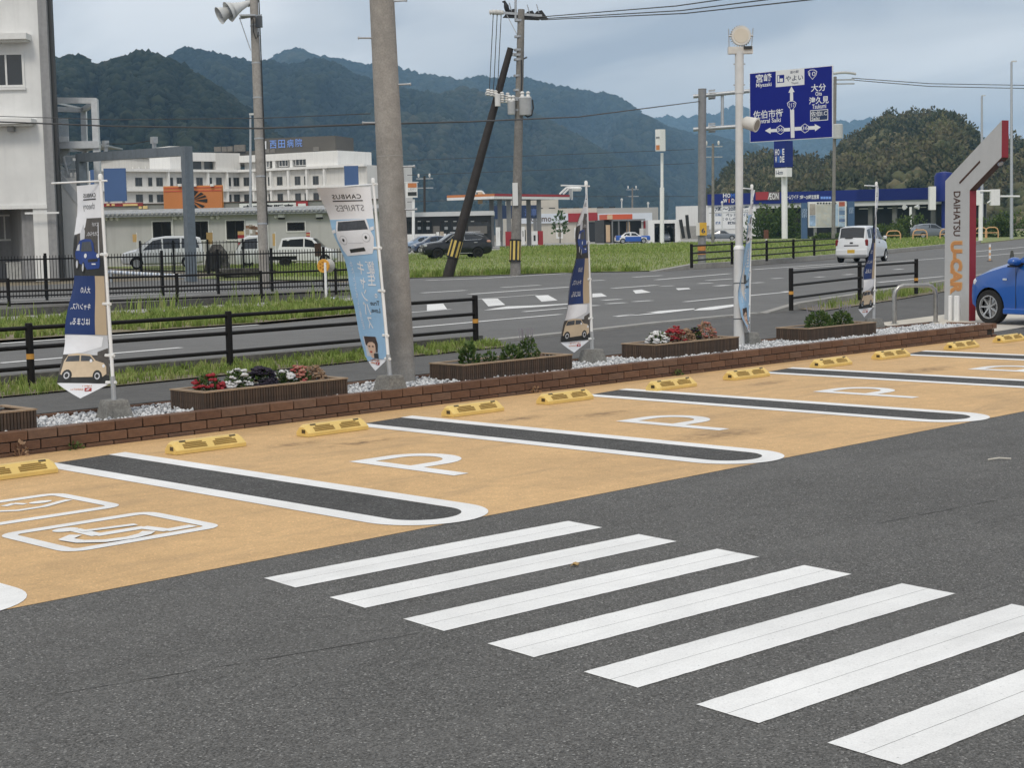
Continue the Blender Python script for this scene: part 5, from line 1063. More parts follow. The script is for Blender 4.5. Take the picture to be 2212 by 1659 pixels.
mb = MB(); mb.obox(D(*z6(1780, 690), 51.9), RIGHT, UP, FWD, .20, .36, .2); mb.build('relay_box', STEEL_D, o); mb = MB(); mb.lathe(D(*z6(1760, 900), 51.9), -UP, [(0, .05), (.22, .05), (.26, .02)], 10); mb.build('cable_gland', GALV, o)
mb = MB(); mb.tube([D(*z6(u, v), 51.8) for u, v in ((1590, 600), (1600, 1000), (1680, 1250), (1740, 1180), (1760, 1020))], .016, 6); mb.build('cable_loop', WIRE, o)

# height-limit gate frame
GATEM = M('blue_grey_steel', (.16, .19, .22), .45, metal=.3, var=.12, dirt=.2)
a = GD(186, 68.5); b = GD(414, 61.5); ha = zat(186, 333, 68.5); hb = zat(407, 318, 61.5)
o = thing('gate_frame', 'blue-grey steel portal frame with two small lamps over the alley', 'gate', b)
tt = (b-a).normalized()
for p, h, nm in ((a, ha, 'post'), (b, hb, 'post')): mb = MB(); mb.obox(p+UP*h/2, tt, UP.cross(tt), UP, .30, .34, h); mb.build(nm, GATEM, o)
mb = MB(); p0, p1 = a+UP*(ha-.16), b+UP*(hb-.16); mb.obox((p0+p1)/2, p1-p0, UP, (p1-p0).cross(UP), (p1-p0).length+.3, .36, .30); mb.build('beam', GATEM, o)
for k in (.26, .72):
    c = p0.lerp(p1, k)+UP*.18; mb = MB(); mb.obox(c+UP*.12, tt, UP, UP.cross(tt), .14, .24, .12); mb.obox(c+UP*.32, tt, UP, UP.cross(tt), .26, .26, .2); mb.build('beam_lamp', GALV, o)
mb = MB(); mb.tube([p0.lerp(p1, .27)+UP*.5, p0.lerp(p1, .5)+UP*.42, p0.lerp(p1, .72)+UP*.5], .02, 5); mb.build('cable', WIRE, o)
a = D(235, 587, 63); b = D(404, 597, 62); o = thing('barrier_bar', 'white and blue ringed barrier pole lying between two posts', 'barrier', (a.x, a.y, 0))
n_ = 26
for i in range(n_): mb = MB(); mb.tube([a.lerp(b, i/n_), a.lerp(b, (i+1)/n_)], .07, 8); mb.build('bar_section', M('bar_white', (.70, .72, .74), .5) if i % 2 else M('bar_blue', (.40, .46, .56), .5), o)
for p in (a.lerp(b, .02), a.lerp(b, .98)): mb = MB(); mb.tube([Vector((p.x, p.y, 0)), p+UP*.1], .06, 8); mb.build('post', GALV, o)

# thin lamp standards
def lamp_standard(label, px, depth, top, arm=0, r0=.09, mat=None, group='thin lamp standards', name='street_lamp'):
    o, b, t = pole_thing(name, label, px, depth, top, r0, r0*.6, mat or GALV, 'street lamp', group=group)
    mb = MB(); mb.obox(t+RIGHT*arm*.5+UP*.06, RIGHT, FWD, UP, max(abs(arm), .5), .22, .12); mb.build('lantern', HORN, o); return o
lamp_standard('thin blue-grey lamp standard left of the loudspeaker pole', 541, 110, 248, .35, .11)
lamp_standard('tall thin lamp standard rising behind the entrance sign, nearer the frame edge', 2185, 160, 133, .5, .17)
lamp_standard('tall thin lamp standard just left of the entrance sign tip', 2121, 215, 207, .4, .22)
# leaning pole with striped guard, tall utility pole, crossarms
TAR = M('tarred_wood', (.030, .025, .022), .7, var=.3, scale=6); HAZ_Y = M('hazard_yellow', (.62, .46, .12), .6, var=.1); HAZ_K = M('hazard_black', (.015, .015, .015), .6)
POLEG = stone_surface('aged_pole_concrete', (.21, .20, .185), speck=.15, sscale=25, big=.2, bump=.2, bigscale=1.0)
def striped_guard(o, c, ax, r, h, n=16):
    ax = ax.normalized(); ref = RIGHT; u = (ref-ax*ref.dot(ax)).normalized(); w = ax.cross(u)
    for k in range(n):
        a0, a1 = 2*math.pi*k/n, 2*math.pi*(k+1)/n; mb = MB(); pts = [c+(u*math.cos(a)+w*math.sin(a))*r for a in (a0, a1)]
        mb.quad(pts[0], pts[1], pts[1]+ax*h, pts[0]+ax*h); mb.build('guard_stripe', HAZ_Y if k % 2 else HAZ_K, o)
    for hh in (0, h): mb = MB(); mb.lathe(c+ax*hh, ax, [(-.03, r*1.04), (.03, r*1.04)], 16, False); mb.build('guard_band', HAZ_K, o)
dU = 60.5
lb = P(966, 597); lt = D(1103, 103, 60.4); o = thing('leaning_pole', 'tarred wooden prop pole leaning against the tall utility pole', 'utility pole', lb)
mb = MB(); mb.tube([lb-UP*.1, lt], [.21, .12], 14); mb.build('shaft', TAR, o, smooth=True); striped_guard(o, lb.lerp(lt, .085), lt-lb, .235, .70)
# its crossarm with porcelain insulators
PORC = M('porcelain', (.70, .69, .66), .25, var=.05); DROP = M('drop_wire', (.05, .05, .05), .6)
zP = zq(1380, 0, 4.739)
def arm(o, u0, v0, u1, v1, d, w=.10, nm='crossarm', mat=None):
    a, b = D(*zP(u0, v0), d), D(*zP(u1, v1), d); mb = MB(); mb.obox((a+b)/2, b-a, UP, (b-a).cross(UP), (b-a).length, w, w); mb.build(nm, mat or GALV, o); return a, b
def insul(o, u, v, d, s=.11, hor=None):
    c = D(*zP(u, v), d); axv = UP if hor is None else hor; mb = MB(); mb.lathe(c, axv, [(-s*1.1, s*.4), (-s*.8, s*.9), (-.3*s, s*.5), (0, s), (.5*s, s*.55), (.8*s, s*.85), (1.2*s, s*.4)], 10); mb.build('insulator', PORC, o, smooth=True)
arm(o, 215, 1302, 440, 1325, 60.3)
for u, v in ((258, 1282), (310, 1292), (362, 1302)): insul(o, u, v, 60.3)
mb = MB(); mb.lathe(D(*zP(390, 1385), 60.2), UP, [(-.24, .11), (.22, .11)], 12); mb.build('fuse_cutout', PORC, o)
o, b, t = pole_thing('tall_utility_pole', 'tall concrete utility pole with crossarms, transformers and striped guard', 1113, dU, 20, .20, .13, POLEG, 'utility pole', 1126)
striped_guard(o, b+UP*.55, t-b, .215, .78)
arm(o, 280, 158, 1010, 215, dU, .09); arm(o, 520, 205, 660, 475, dU, .05, 'arm_brace')
for u, v in ((320, 163), (372, 165), (425, 168)): insul(o, u, v, dU, .12, RIGHT)
BLK = M('black_cover', (.015, .016, .018), .6)
for u, v, du in ((585, 190, 75), (835, 215, 60), (965, 210, 70)):
    c = D(*zP(u, v), dU); mb = MB(); w = .28; mb.prism([c-RIGHT*w*1.2-UP*.12, c+RIGHT*w*1.3-UP*.16, c+RIGHT*w*.4+UP*.2, c-RIGHT*w*.3+UP*.16], FWD*.12); mb.build('insulator_cover', BLK, o)
    mb = MB(); mb.tube([c+UP*.1, c+UP*.42-RIGHT*.08], .018, 5); mb.build('arc_horn', GALV, o)
for v in (280, 505, 690, 760, 825, 1050, 1250, 1390, 1530): c = D(*zP(690 - (v-100)*.02, v), dU); mb = MB(); mb.lathe(Vector((c.x, c.y, c.z)), UP, [(-.04, .165), (.04, .165)], 14, False); mb.build('pole_band', GALV, o)
mb = MB(); mb.tube([D(*zP(640, -40), dU), D(*zP(640, 290), dU)], .045, 8); mb.build('arrester_rod', GALV, o)
arm(o, 540, 755, 720, 750, dU, .12, 'prop_clamp'); mb = MB(); mb.tube([D(*zP(720, 830), dU), D(*zP(800, 790), dU)], .03, 6); mb.build('service_hook', STEEL_D, o)
TRF = M('transformer_paint', (.50, .51, .51), .45, var=.1, dirt=.15)
for (u0, u1, v0, v1, nm) in ((530, 640, 1400, 1590, 'transformer'), (690, 865, 1345, 1600, 'transformer')):
    a = D(*zP((u0+u1)/2, v1), dU-.25); tz = D(*zP((u0+u1)/2, v0), dU-.25); rr = (D(*zP(u1, v0), dU)-D(*zP(u0, v0), dU)).length/2
    mb = MB(); mb.lathe(a, UP, [(0, rr*.92), (.04, rr), (tz.z-a.z-.08, rr), (tz.z-a.z-.05, rr*1.06), (tz.z-a.z, rr*.9)], 18); tr = mb.build(nm, TRF, o, smooth=True)
    for k in (-.5, .4): mb = MB(); mb.lathe(tz+RIGHT*rr*k-FWD*.1, UP, [(-.05, .05), (.0, .09), (.08, .06), (.14, .09), (.2, .04)], 10); mb.build('bushing', PORC, tr, smooth=True)
arm(o, 430, 1325, 720, 1375, dU-.1, .10)
for u, v in ((452, 1320), (530, 1330), (455, 1390), (520, 1390), (570, 1395), (770, 1390)): insul(o, u, v, dU-.2, .10)
mb = MB(); mb.tube([D(*zP(u, v), dU-.3) for u, v in ((720, 830), (725, 1100), (715, 1340))], .03, 6); mb.build('riser_cable', WIRE, o)
mb = MB(); mb.tube([D(*zP(u, v), dU-.3) for u, v in ((875, 1385), (885, 1500), (860, 1600), (810, 1625), (770, 1600))], .03, 6); mb.build('transformer_lead', WIRE, o)
mb = MB(); mb.obox(D(1113, 419, dU-.3), RIGHT, UP, FWD, .20, .85, .05); mb.build('number_plate', PLATE, o)
# crow on the crossarm
c = D(*zP(520, 150), dU); cr = thing('crow', 'black crow perched on the top crossarm of the utility pole', 'bird', c)
b_ = bmesh.new(); sk = [((0, 0, -.05), .05), ((0, 0, .06), .10), ((-.02, 0, .20), .11), ((-.05, 0, .30), .07), ((-.08, 0, .38), .065), ((-.16, 0, .37), .02)]
mb = MB(); mb.tube([c + RIGHT*(p[0]*1.1) + UP*(p[2]*.95) for p, r_ in sk], [r_*.9 for p, r_ in sk], 10); mb.tube([c+RIGHT*.02+UP*.1, c+RIGHT*.12-UP*.16], [.07, .035], 8); mb.build('crow_body', M('crow_black', (.010, .010, .012), .5, var=.1), cr, smooth=True)
# drops between the two crossarms
def wire(label, pts, d, r=.02, sag=0., zf=zP, name='overhead_wire', mat=None, cat='wire'):
    """pts: (u, v) in zf; d one depth or a list"""
    ds = d if isinstance(d, (list, tuple)) else [d]*len(pts); P3 = [D(*zf(u, v), k) for (u, v), k in zip(pts, ds)]; path = []
    for i in range(len(P3)-1):
        n_ = 14
        for j in range(n_ + (i == len(P3)-2)): q = j/n_; path.append(P3[i].lerp(P3[i+1], q)-UP*sag*4*q*(1-q))
    mb = MB(); mb.tube(path, r, 5); return props(mb.build(name, mat or DROP), label, cat, 'overhead wires')
wire('first of three thin drop wires beside the utility pole, outermost', [(330, 180), (283, 1100), (275, 1265)], 60.4, .016)
wire('middle one of the three thin drop wires beside the utility pole', [(385, 185), (340, 1130), (325, 1275)], 60.4, .016)
wire('drop wire nearest the utility pole, above the leaning pole crossarm', [(440, 190), (395, 1110), (378, 1285)], 60.4, .016)
idn = lambda u, v: (u, v)
wire('top wire running from the utility pole across the sky to the upper right', [(1150, 37), (1460, 12), (1700, -22)], [60.5, 48, 40], .018, .0, idn)
wire('middle wire of the three crossing the sky right of the utility pole', [(1160, 40), (1470, 22), (1800, -20)], [60.5, 48, 38], .018, .0, idn)
wire('lowest wire of the three crossing the sky right of the utility pole', [(1170, 42), (1480, 28), (1900, -18)], [60.5, 48, 36], .018, .0, idn)
wire('long cable crossing in front of the mountains at mid height', [(-20, 262), (240, 272), (560, 277), (795, 268), (1000, 263), (1250, 252), (1515, 218)], [40, 38, 34, 30, 34, 45, 70], .02, .0, idn)
wire('faint upper cable crossing in front of the left mountain', [(-20, 250), (240, 258), (560, 255), (800, 245)], [55, 52, 48, 44], .014, .0, idn)
for k, (y0, y1) in enumerate(((340, 322), (372, 352), (430, 424))):
    wire(['upper', 'middle', 'lowest'][k]+' of the thin power lines crossing the dark mountain foot', [(880, y0+6), (1200, y0-6), (1500, y1)], [230, 250, 270], .045, .0, idn)
wire('upper line of the pair leaving the pole behind the road sign', [(1840, 168), (2010, 180), (2240, 184)], [200, 205, 215], .05, .0, idn)
wire('lower line of the pair leaving the pole behind the road sign', [(1840, 172), (2010, 186), (2240, 191)], [200, 205, 215], .05, .0, idn)
# ================================================================== road sign gantry
GREYP_ = M('grey_post_paint', (.23, .23, .235), .5, var=.12, dirt=.2); SIGNB = M('sign_blue', (.004, .013, .22), .5, var=.04, scale=2, spec=.3); SIGNW = M('sign_white', (.78, .79, .80), .5, var=.03); SIGND = M('sign_dark', (.03, .05, .10), .5)
b = GD(1516, 69.5); t = D(1517, 193, 69.5)
o = thing('sign_gantry', 'grey steel cantilever gantry post holding the blue road sign', 'sign post', b)
mb = MB(); mb.tube([b-UP*.1, t], .175, 20); mb.lathe(t, UP, [(0, .18), (.04, .18)], 20); mb.build('post', GREYP_, o, smooth=True)
gf = Facade(1620, 69.3, 1799, 66.6)
for v0, v1 in ((822, 775), (1105, 1072)):
    a = D(*zF(400, v0), 69.6); c = gf.pt(*gf.at(*zF(1500, v1-45)), -.25); k = D(*zF(880, v1), 69.2)
    mb = MB(); mb.tube([a, k, k+(k-a).normalized()*3.0], .088, 14); mb.build('arm', GALV, o, smooth=True)
    fl = D(*zF(515, v0-12), 69.6)
    for kk in (-.1, .1): mb = MB(); mb.lathe(fl+(k-a).normalized()*kk, k-a, [(-.02, .21), (.02, .21)], 12); mb.build('flange', GALV, o)
    for ang in range(6): q = Vector((0, 0, 1))*math.cos(ang)+FWD*math.sin(ang); mb = MB(); mb.obox(fl+q*.17+(k-a).normalized()*.22, k-a, q, (k-a).cross(q), .3, .08, .015); mb.build('gusset', GALV, o)
mb = MB(); mb.tube([D(*zF(648, 810), 69.5), D(*zF(648, 1085), 69.5)], .07, 12); mb.build('strut', GALV, o, smooth=True)
mb = MB(); mb.obox(D(*zG(742, 560), 69.3), RIGHT, UP, FWD, .28, .55, .06); mb.build('number_plate', PLATE, o)
mb = MB(); pc = D(*zG(775, 560), 69.25); mb.obox(pc, RIGHT, UP, FWD, .30, .55, .05); yp = mb.build('yellow_notice', M('notice_yellow', srgb(214, 170, 60), .5, var=.08), o)
lettering('6', SIGND, yp, pc-FWD*.03-RIGHT*.08-UP*.18, RIGHT, UP, .16, .22, bold=.02)
for (v0, v1, c_) in ((697, 745, 'sign_band'), (757, 765, 'sign_band'), (772, 779, 'sign_band')):
    a = D(*zG(760, v0), 69.5); c = D(*zG(760, v1), 69.5); mb = MB(); mb.lathe(Vector((b.x, b.y, c.z)), UP, [(0, .179), (a.z-c.z, .179)], 20, False); mb.build('orange_band', M('orange_tape', srgb(196, 132, 70), .5, var=.1), o, smooth=True)
# the sign board
R_ = lambda u0, u1, v0, v1: gf.rect(*[zF(u0, v0)[0], zF(u1, v0)[0], zF(u0, v0)[1], zF(u1, v1)[1]])
S0, zt_ = gf.at(*zF(880, 622)); S1, zt2 = gf.at(*zF(1590, 558)); zb_ = gf.at(*zF(900, 1215))[1]; zt_ = (zt_+zt2)/2; zb_ = (zb_+gf.at(*zF(1593, 1175))[1])/2
sb = thing('road_sign', 'large blue direction sign with white place names and arrows', 'road sign', gf.pt(S0, zb_))
gf.part('board', SIGNW, sb, (S0, S1, zb_, zt_), -.06, 0); gf.part('blue_face', SIGNB, sb, (S0+.025, S1-.025, zb_+.025, zt_-.025), 0, .006)
def st_(text, u0, u1, v0, v1, mat=SIGNW, n_=.009, bold=.01, vc=None):
    s0, _ = gf.at(*zF(u0, (v0+v1)/2)); s1, _ = gf.at(*zF(u1, (v0+v1)/2)); um = (u0+u1)/2; z1 = gf.at(*zF(um, v0))[1]; z0 = gf.at(*zF(um, v1))[1]
    return gf.text(text, mat, sb, (s0, s1, z0, z1), n_, bold=bold)
st_('宮崎', 935, 1070, 628, 700, bold=.02); st_('Miyazaki', 937, 1070, 705, 748, bold=.015); st_('大分', 1407, 1535, 713, 778, bold=.015); st_('Oita', 1445, 1500, 780, 815, bold=.015)
st_('津久見', 1390, 1558, 822, 886, bold=.02); st_('Tsukumi', 1417, 1537, 886, 925, bold=.015); st_('佐伯市街', 913, 1168, 935, 1008, bold=.012); st_('Central Saiki', 925, 1148, 1010, 1048, bold=.015)
q = R_(1400, 1553, 935, 1030); gf.part('inset_border', SIGNW, sb, q, 0, .008); gf.part('inset_panel', M('sign_inset', (.01, .03, .10), .5), sb, (q[0]+.03, q[1]-.03, q[2]+.03, q[3]-.03), .008, .011)
st_('佐伯I.C', 1407, 1545, 945, 990, n_=.014, bold=.012); st_('Saiki', 1412, 1480, 998, 1024, n_=.014, bold=.015)
q = R_(1106, 1350, 590, 732); gf.part('white_inset', SIGNW, sb, q, 0, .009); gf.part('symbol_tile', SIGNB, sb, R_(1117, 1178, 638, 705), .009, .012)
gf.part('symbol_house', SIGNW, sb, R_(1140, 1168, 668, 698), .012, .014); gf.part('symbol_tree', SIGNW, sb, R_(1122, 1136, 645, 698), .012, .014)
st_('道の駅', 1228, 1302, 600, 624, SIGND, .012); st_('やよい', 1190, 1340, 640, 688, SIGND, .012, .012); st_('Yayoi', 1238, 1298, 697, 720, SIGND, .012)
def poly_on(pts, mat, n_, nm):
    mb = MB(); mb.prism([gf.pt(*gf.at(*zF(u, v)), n_) for u, v in pts], -gf.n*.004); mb.build(nm, mat, sb)
poly_on([(1228, 860), (1255, 857), (1253, 785), (1267, 784), (1240, 735), (1213, 790), (1228, 789)], SIGNW, .010, 'arrow')
poly_on([(1228, 935), (1262, 932), (1266, 1176), (1235, 1178)], SIGNW, .0105, 'arrow')
poly_on([(1228, 1090), (1228, 1120), (1062, 1128), (1062, 1142), (1013, 1115), (1060, 1088), (1062, 1102)], SIGNW, .0085, 'arrow'); poly_on([(1266, 1084), (1266, 1116), (1440, 1104), (1442, 1120), (1490, 1085), (1438, 1058), (1440, 1074)], SIGNW, .0085, 'arrow')
def shield(cu, cv, s, text, hexa=False):
    def out_(k):
        if hexa: return [(cu+k*s*math.cos(math.radians(60*i+30))*1.0, cv+k*s*1.15*math.sin(math.radians(60*i+30))) for i in range(6)]
        return [(cu-k*s, cv-k*s*.55), (cu-k*s*.5, cv-k*s*.95), (cu, cv-k*s*1.02), (cu+k*s*.5, cv-k*s*.98), (cu+k*s, cv-k*s*.6), (cu+k*s*.8, cv+k*s*.2), (cu, cv+k*s*1.15), (cu-k*s*.8, cv+k*s*.2)]
    poly_on(out_(1.0), SIGNW, .012, 'route_shield'); poly_on(out_(.86), SIGNB, .014, 'route_shield_face'); st_(text, cu-s*.66, cu+s*.66, cv-s*.52, cv+s*.38, n_=.017, bold=.0)
shield(1420, 632, 40, '10'); shield(1242, 900, 40, '217'); shield(1145, 1108, 36, '36', True); shield(1356, 1095, 36, '36', True)

# the pole behind the sign
o, b, t = pole_thing('utility_pole', 'concrete utility pole behind the right edge of the blue sign', 1800, 200, 165, .24, .19, POLEG, 'utility pole', 1804)
for dx in (0, .5): mb = MB(); mb.obox(t-UP*(.4+dx)+RIGHT*.8, RIGHT, UP, FWD, 3.2, .18, .18); mb.build('crossarm', GALV, o)
mb = MB(); mb.tube([t+RIGHT*k+UP*(.5-.08*(k-1)**2) for k in (-.2, .5, 1.2, 2, 2.6)], .16, 8); mb.build('cable_bend', TRF, o)
mb = MB(); c = D(1810, 283, 199.5); mb.lathe(c-UP*.9, UP, [(0, .62), (1.7, .62), (1.8, .5)], 14); mb.build('transformer', TRF, o, smooth=True)
for px, d, tp, lab in ((1540, 170, 310, 'weathered wooden pole standing between the gantry post and the lamp post'), (917, 190, 380, 'thin brown pole with a crossarm next to the orange pylon'), (1366, 260, 405, 'thin grey pole on the shop roofline left of the white pylon sign')):
    o, b, t = pole_thing('utility_pole', lab, px, d, tp, .17, .13, POLEG if d != 190 else TAR, 'utility pole', group='distant poles')
    for k in (.3, 1.4):
        mb = MB(); mb.obox(t-UP*k, RIGHT, UP, FWD, 2.0, .12, .12); mb.build('crossarm', GALV, o)
    for k in (-.7, .6): mb = MB(); mb.lathe(t+RIGHT*k, UP, [(-.15, .08), (.1, .13), (.3, .08)], 8); mb.build('insulator', PORC, o)
for px, d, tp, lab in ((1343, 262, 432, 'slim white lamp on the shop roof left of the grey pole'), (1400, 262, 440, 'slim lamp on the shop roof below the grey mast'), (1540+20, 255, 438, 'slim white lamp mast left of the blue store sign')):
    o, b, t = pole_thing('street_lamp', lab, px, d, tp, .12, .10, HORN, 'street lamp', group='distant lamps'); mb = MB(); mb.lathe(t, UP, [(-.2, .14), (.1, .22), (.3, .12)], 10); mb.build('lantern', HORN, o)

# ================================================================== pylon signs
BLUE_S = M('store_blue', (.005, .017, .17), .5, var=.08, scale=.4, spec=.3); PYW = M('pylon_white', (.80, .80, .79), .5, var=.06, dirt=.1); ORG_S = M('board_orange', srgb(198, 124, 72), .5, var=.08, scale=.6); RED_S = M('store_red', srgb(158, 44, 52), .5, var=.08, scale=.5)
def corner_box(o, nm, cpx, lpx, rpx, y0, y1, d, mat, mat2=None):
    """box seen over its near corner"""
    c = GD(cpx, d); z0, z1 = zat(cpx, y1, d), zat(cpx, y0, d); wl2 = (cpx-lpx)*d/FPX; wr2 = (rpx-cpx)*d/FPX
    dl_ = (-RIGHT*.82+FWD*.57).normalized(); dr_ = (RIGHT*.82+FWD*.57).normalized(); L1, L2 = wl2/.82, wr2/.82
    a, b2 = c+dl_*L1, c+dr_*L2; bk_ = a+dr_*L2; mb = MB(); pp = [c, b2, bk_, a]; mb.hexa([p+UP*z0 for p in pp]+[p+UP*z1 for p in pp]); part = mb.build(nm, mat, o)
    return part, c, dl_, dr_, L1, L2, z0, z1
dH = 225
o = thing('store_pylon', 'white pole sign with a blue box lettered HOME WIDE', 'sign', GD(1695, dH))
b, t = GD(1695, dH), D(1694, 340, dH); mb = MB(); mb.tube([b, t], .42, 18); mb.build('pole', PYW, o, smooth=True)
pt_, c, dl_, dr_, L1, L2, z0, z1 = corner_box(o, 'sign_box', zF(1192, 0)[0], zF(1103, 0)[0], zF(1262, 0)[0], zF(0, 1205)[1], zF(0, 1428)[1], dH-1, BLUE_S)
a = c+dl_*L1; nn = dl_.cross(UP); nn = nn if nn.dot(FWD) < 0 else -nn
for txt, zz, cols in (('HOME', .46, (SIGNW, SIGNW, M('sign_mid_blue', (.03, .12, .45), .5), SIGNW)), ('WIDE', .18, (SIGNW, M('sign_mid_blue', (.03, .12, .45), .5), SIGNW, SIGNW))):
    for i, chh in enumerate(txt): lettering(chh, cols[i], pt_, a-dl_*(L1*(.10+.21*i))+UP*(z0+(z1-z0)*zz)+nn*.03, -dl_, UP, L1*.17, (z1-z0)*.24, bold=.03)
pt_, c, dl_, dr_, L1, L2, z0, z1 = corner_box(o, 'lower_box', zF(1200, 0)[0], zF(1112, 0)[0], zF(1252, 0)[0], zF(0, 1436)[1], zF(0, 1510)[1], dH-1, PYW)
a = c+dl_*L1; nn = dl_.cross(UP); nn = nn if nn.dot(FWD) < 0 else -nn
lettering('I-km', SIGND, pt_, a-dl_*L1*.08+UP*(z0+(z1-z0)*.25)+nn*.03, -dl_, UP, L1*.6, (z1-z0)*.5, bold=.01)
dW = 185
o = thing('white_pylon', 'slim white pole sign with an orange square at its foot corner', 'sign', GD(1430, dW))
b, t = GD(1430, dW), D(1430, 330, dW); mb = MB(); mb.tube([b, b.lerp(t, .62)], .25, 16); mb.tube([b.lerp(t, .62), t], .17, 16); mb.build('pole', PYW, o, smooth=True)
pt_, c, dl_, dr_, L1, L2, z0, z1 = corner_box(o, 'sign_box', zF(128, 0)[0], zF(88, 0)[0], zF(174, 0)[0], zF(0, 1108)[1], zF(0, 1292)[1], dW-.5, PYW)
a = c+dl_*L1; nn = dl_.cross(UP); nn = nn if nn.dot(FWD) < 0 else -nn
mb = MB(); mb.obox(a-dl_*L1*.5+UP*(z0+(z1-z0)*.16)+nn*.02, dl_, UP, nn, L1*.7, (z1-z0)*.22, .03); mb.build('orange_square', ORG_S, pt_)
mb = MB(); mb.obox(a-dl_*L1*.5+UP*(z0+(z1-z0)*.62)+nn*.02, dl_, UP, nn, L1*.7, (z1-z0)*.08, .03); mb.build('print_line', INKL, pt_)
dO = 165
o = thing('restaurant_pylon', 'small pole sign with orange top and dark picture, left of the SUV', 'sign', GD(893, dO)); b, t = GD(893, dO), D(893, 430, dO); mb = MB(); mb.tube([b, t], .16, 12); mb.build('pole', PYW, o, smooth=True)
ff = Facade(880, dO, 906, dO)
gq = lambda u0, u1, v0, v1: (zE(u0, v0)[0], zE(u1, v0)[0], zE(u0, v0)[1], zE(u1, v1)[1])
ff.part('sign_box', PYW, o, ff.rect(*gq(95, 190, 165, 290)), -1.0, 0); ff.part('orange_panel', ORG_S, o, ff.rect(*gq(112, 187, 168, 205)), 0, .04); ff.part('picture_panel', PDARK, o, ff.rect(*gq(112, 187, 243, 275)), 0, .04); ff.part('top_rod', PYW, o, ff.rect(*gq(78, 202, 157, 163)), -.1, .04)
ff.text('レストラン', SIGND, o, ff.rect(*gq(117, 182, 212, 232)), .05, bold=.0)

# ================================================================== left white building with outside stair
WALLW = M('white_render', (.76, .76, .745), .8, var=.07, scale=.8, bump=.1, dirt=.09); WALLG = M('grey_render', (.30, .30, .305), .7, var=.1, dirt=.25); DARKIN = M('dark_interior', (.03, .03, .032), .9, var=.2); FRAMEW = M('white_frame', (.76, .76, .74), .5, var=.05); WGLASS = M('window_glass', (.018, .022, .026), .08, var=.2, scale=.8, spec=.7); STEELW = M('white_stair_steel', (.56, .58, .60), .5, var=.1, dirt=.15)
lbf = Facade(-420, 67, 82, 67)
o = thing('white_building', 'tall white rendered building at the left edge with open garage', 'building', lbf.pt(lbf.len, 0))
Se = lbf.at(85, 100)[0]
za_ = lbf.at(40, 447)[1]; zdrk = lbf.at(40, 453)[1]
def wedge(nm, mt, s0_, s1_, z0_, z1_, n0_=0., deep=8.):
    a1 = lbf.pt(s1_, 0, n0_); bk1 = a1 + (Vector((a1.x, a1.y, 0)).normalized() - lbf.t*.12)*deep; a0 = lbf.pt(s0_, 0, n0_); bk0 = a0 + (bk1-a1); mb = MB(); mb.hexa([p+UP*z0_ for p in (a0, a1, bk1, bk0)]+[p+UP*z1_ for p in (a0, a1, bk1, bk0)]); return mb.build(nm, mt, o)
wedge('upper_wall', WALLW, Se-16, Se, za_, 22)
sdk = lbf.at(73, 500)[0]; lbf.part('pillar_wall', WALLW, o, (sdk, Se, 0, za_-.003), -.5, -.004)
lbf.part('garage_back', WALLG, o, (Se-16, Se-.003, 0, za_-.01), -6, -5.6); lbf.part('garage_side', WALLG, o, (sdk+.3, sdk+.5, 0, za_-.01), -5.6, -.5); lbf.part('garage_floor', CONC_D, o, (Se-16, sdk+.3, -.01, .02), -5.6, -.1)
lbf.part('lintel', FRAMEW, o, (Se-16, Se+.02, za_-.08, za_+.08), -.2, .06)
# corner column in grey, with a dark strip added for the dark gap beside it
lbf.part('corner_column', WALLG, o, (Se, Se+.36, 0, 22), -.35, .03); lbf.part('side_strip', M('strip_dark', (.05, .052, .055), .6), o, (Se+.36, Se+.50, 0, 22), -.5, -.2)
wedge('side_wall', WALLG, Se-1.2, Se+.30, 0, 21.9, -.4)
for y0, y1, px in ((75, 88, 68), (258, 269, 79)):
    s1 = lbf.at(px, y1)[0]; z1 = lbf.at(40, y0)[1]; z0 = lbf.at(40, y1)[1]; lbf.part('canopy_slab', FRAMEW, o, (s1-9, s1, z0, z1), 0.004, .75)
    lbf.part('canopy_fillet', FRAMEW, o, (s1-9, s1-.1, z0-.07, z0-.003), .004, .55)
q = lbf.rect(-26, 53, 113, 188); lbf.window(o, q, FRAMEW, WGLASS, bars=1, fw=.09); s_ = lbf.rect(-32, 57, 189, 194); lbf.part('window_sill', FRAMEW, o, s_, 0, .12)
q = lbf.rect(-26, 53, -150, -80); lbf.window(o, q, FRAMEW, WGLASS, bars=1, fw=.09)
lb2 = Facade(-420, 72.6, 82, 72.6)
lb2.window(o, lb2.rect(-10, 31, 463, 520), FRAMEW, WGLASS, bars=1, fw=.08); lb2.part('door', WGLASS, o, lb2.rect(56, 90, 530, 575), 0.0, .05); lb2.part('door_frame', FRAMEW, o, lb2.rect(54, 92, 526, 575), -.05, 0.0)
lbf.part('vent_hood', WALLG, o, lbf.rect(20, 33, 270, 284), .0, .3)
lbf.part('tube_lamp', PYW, o, lbf.rect(60, 133, 458, 462), .35, .42)
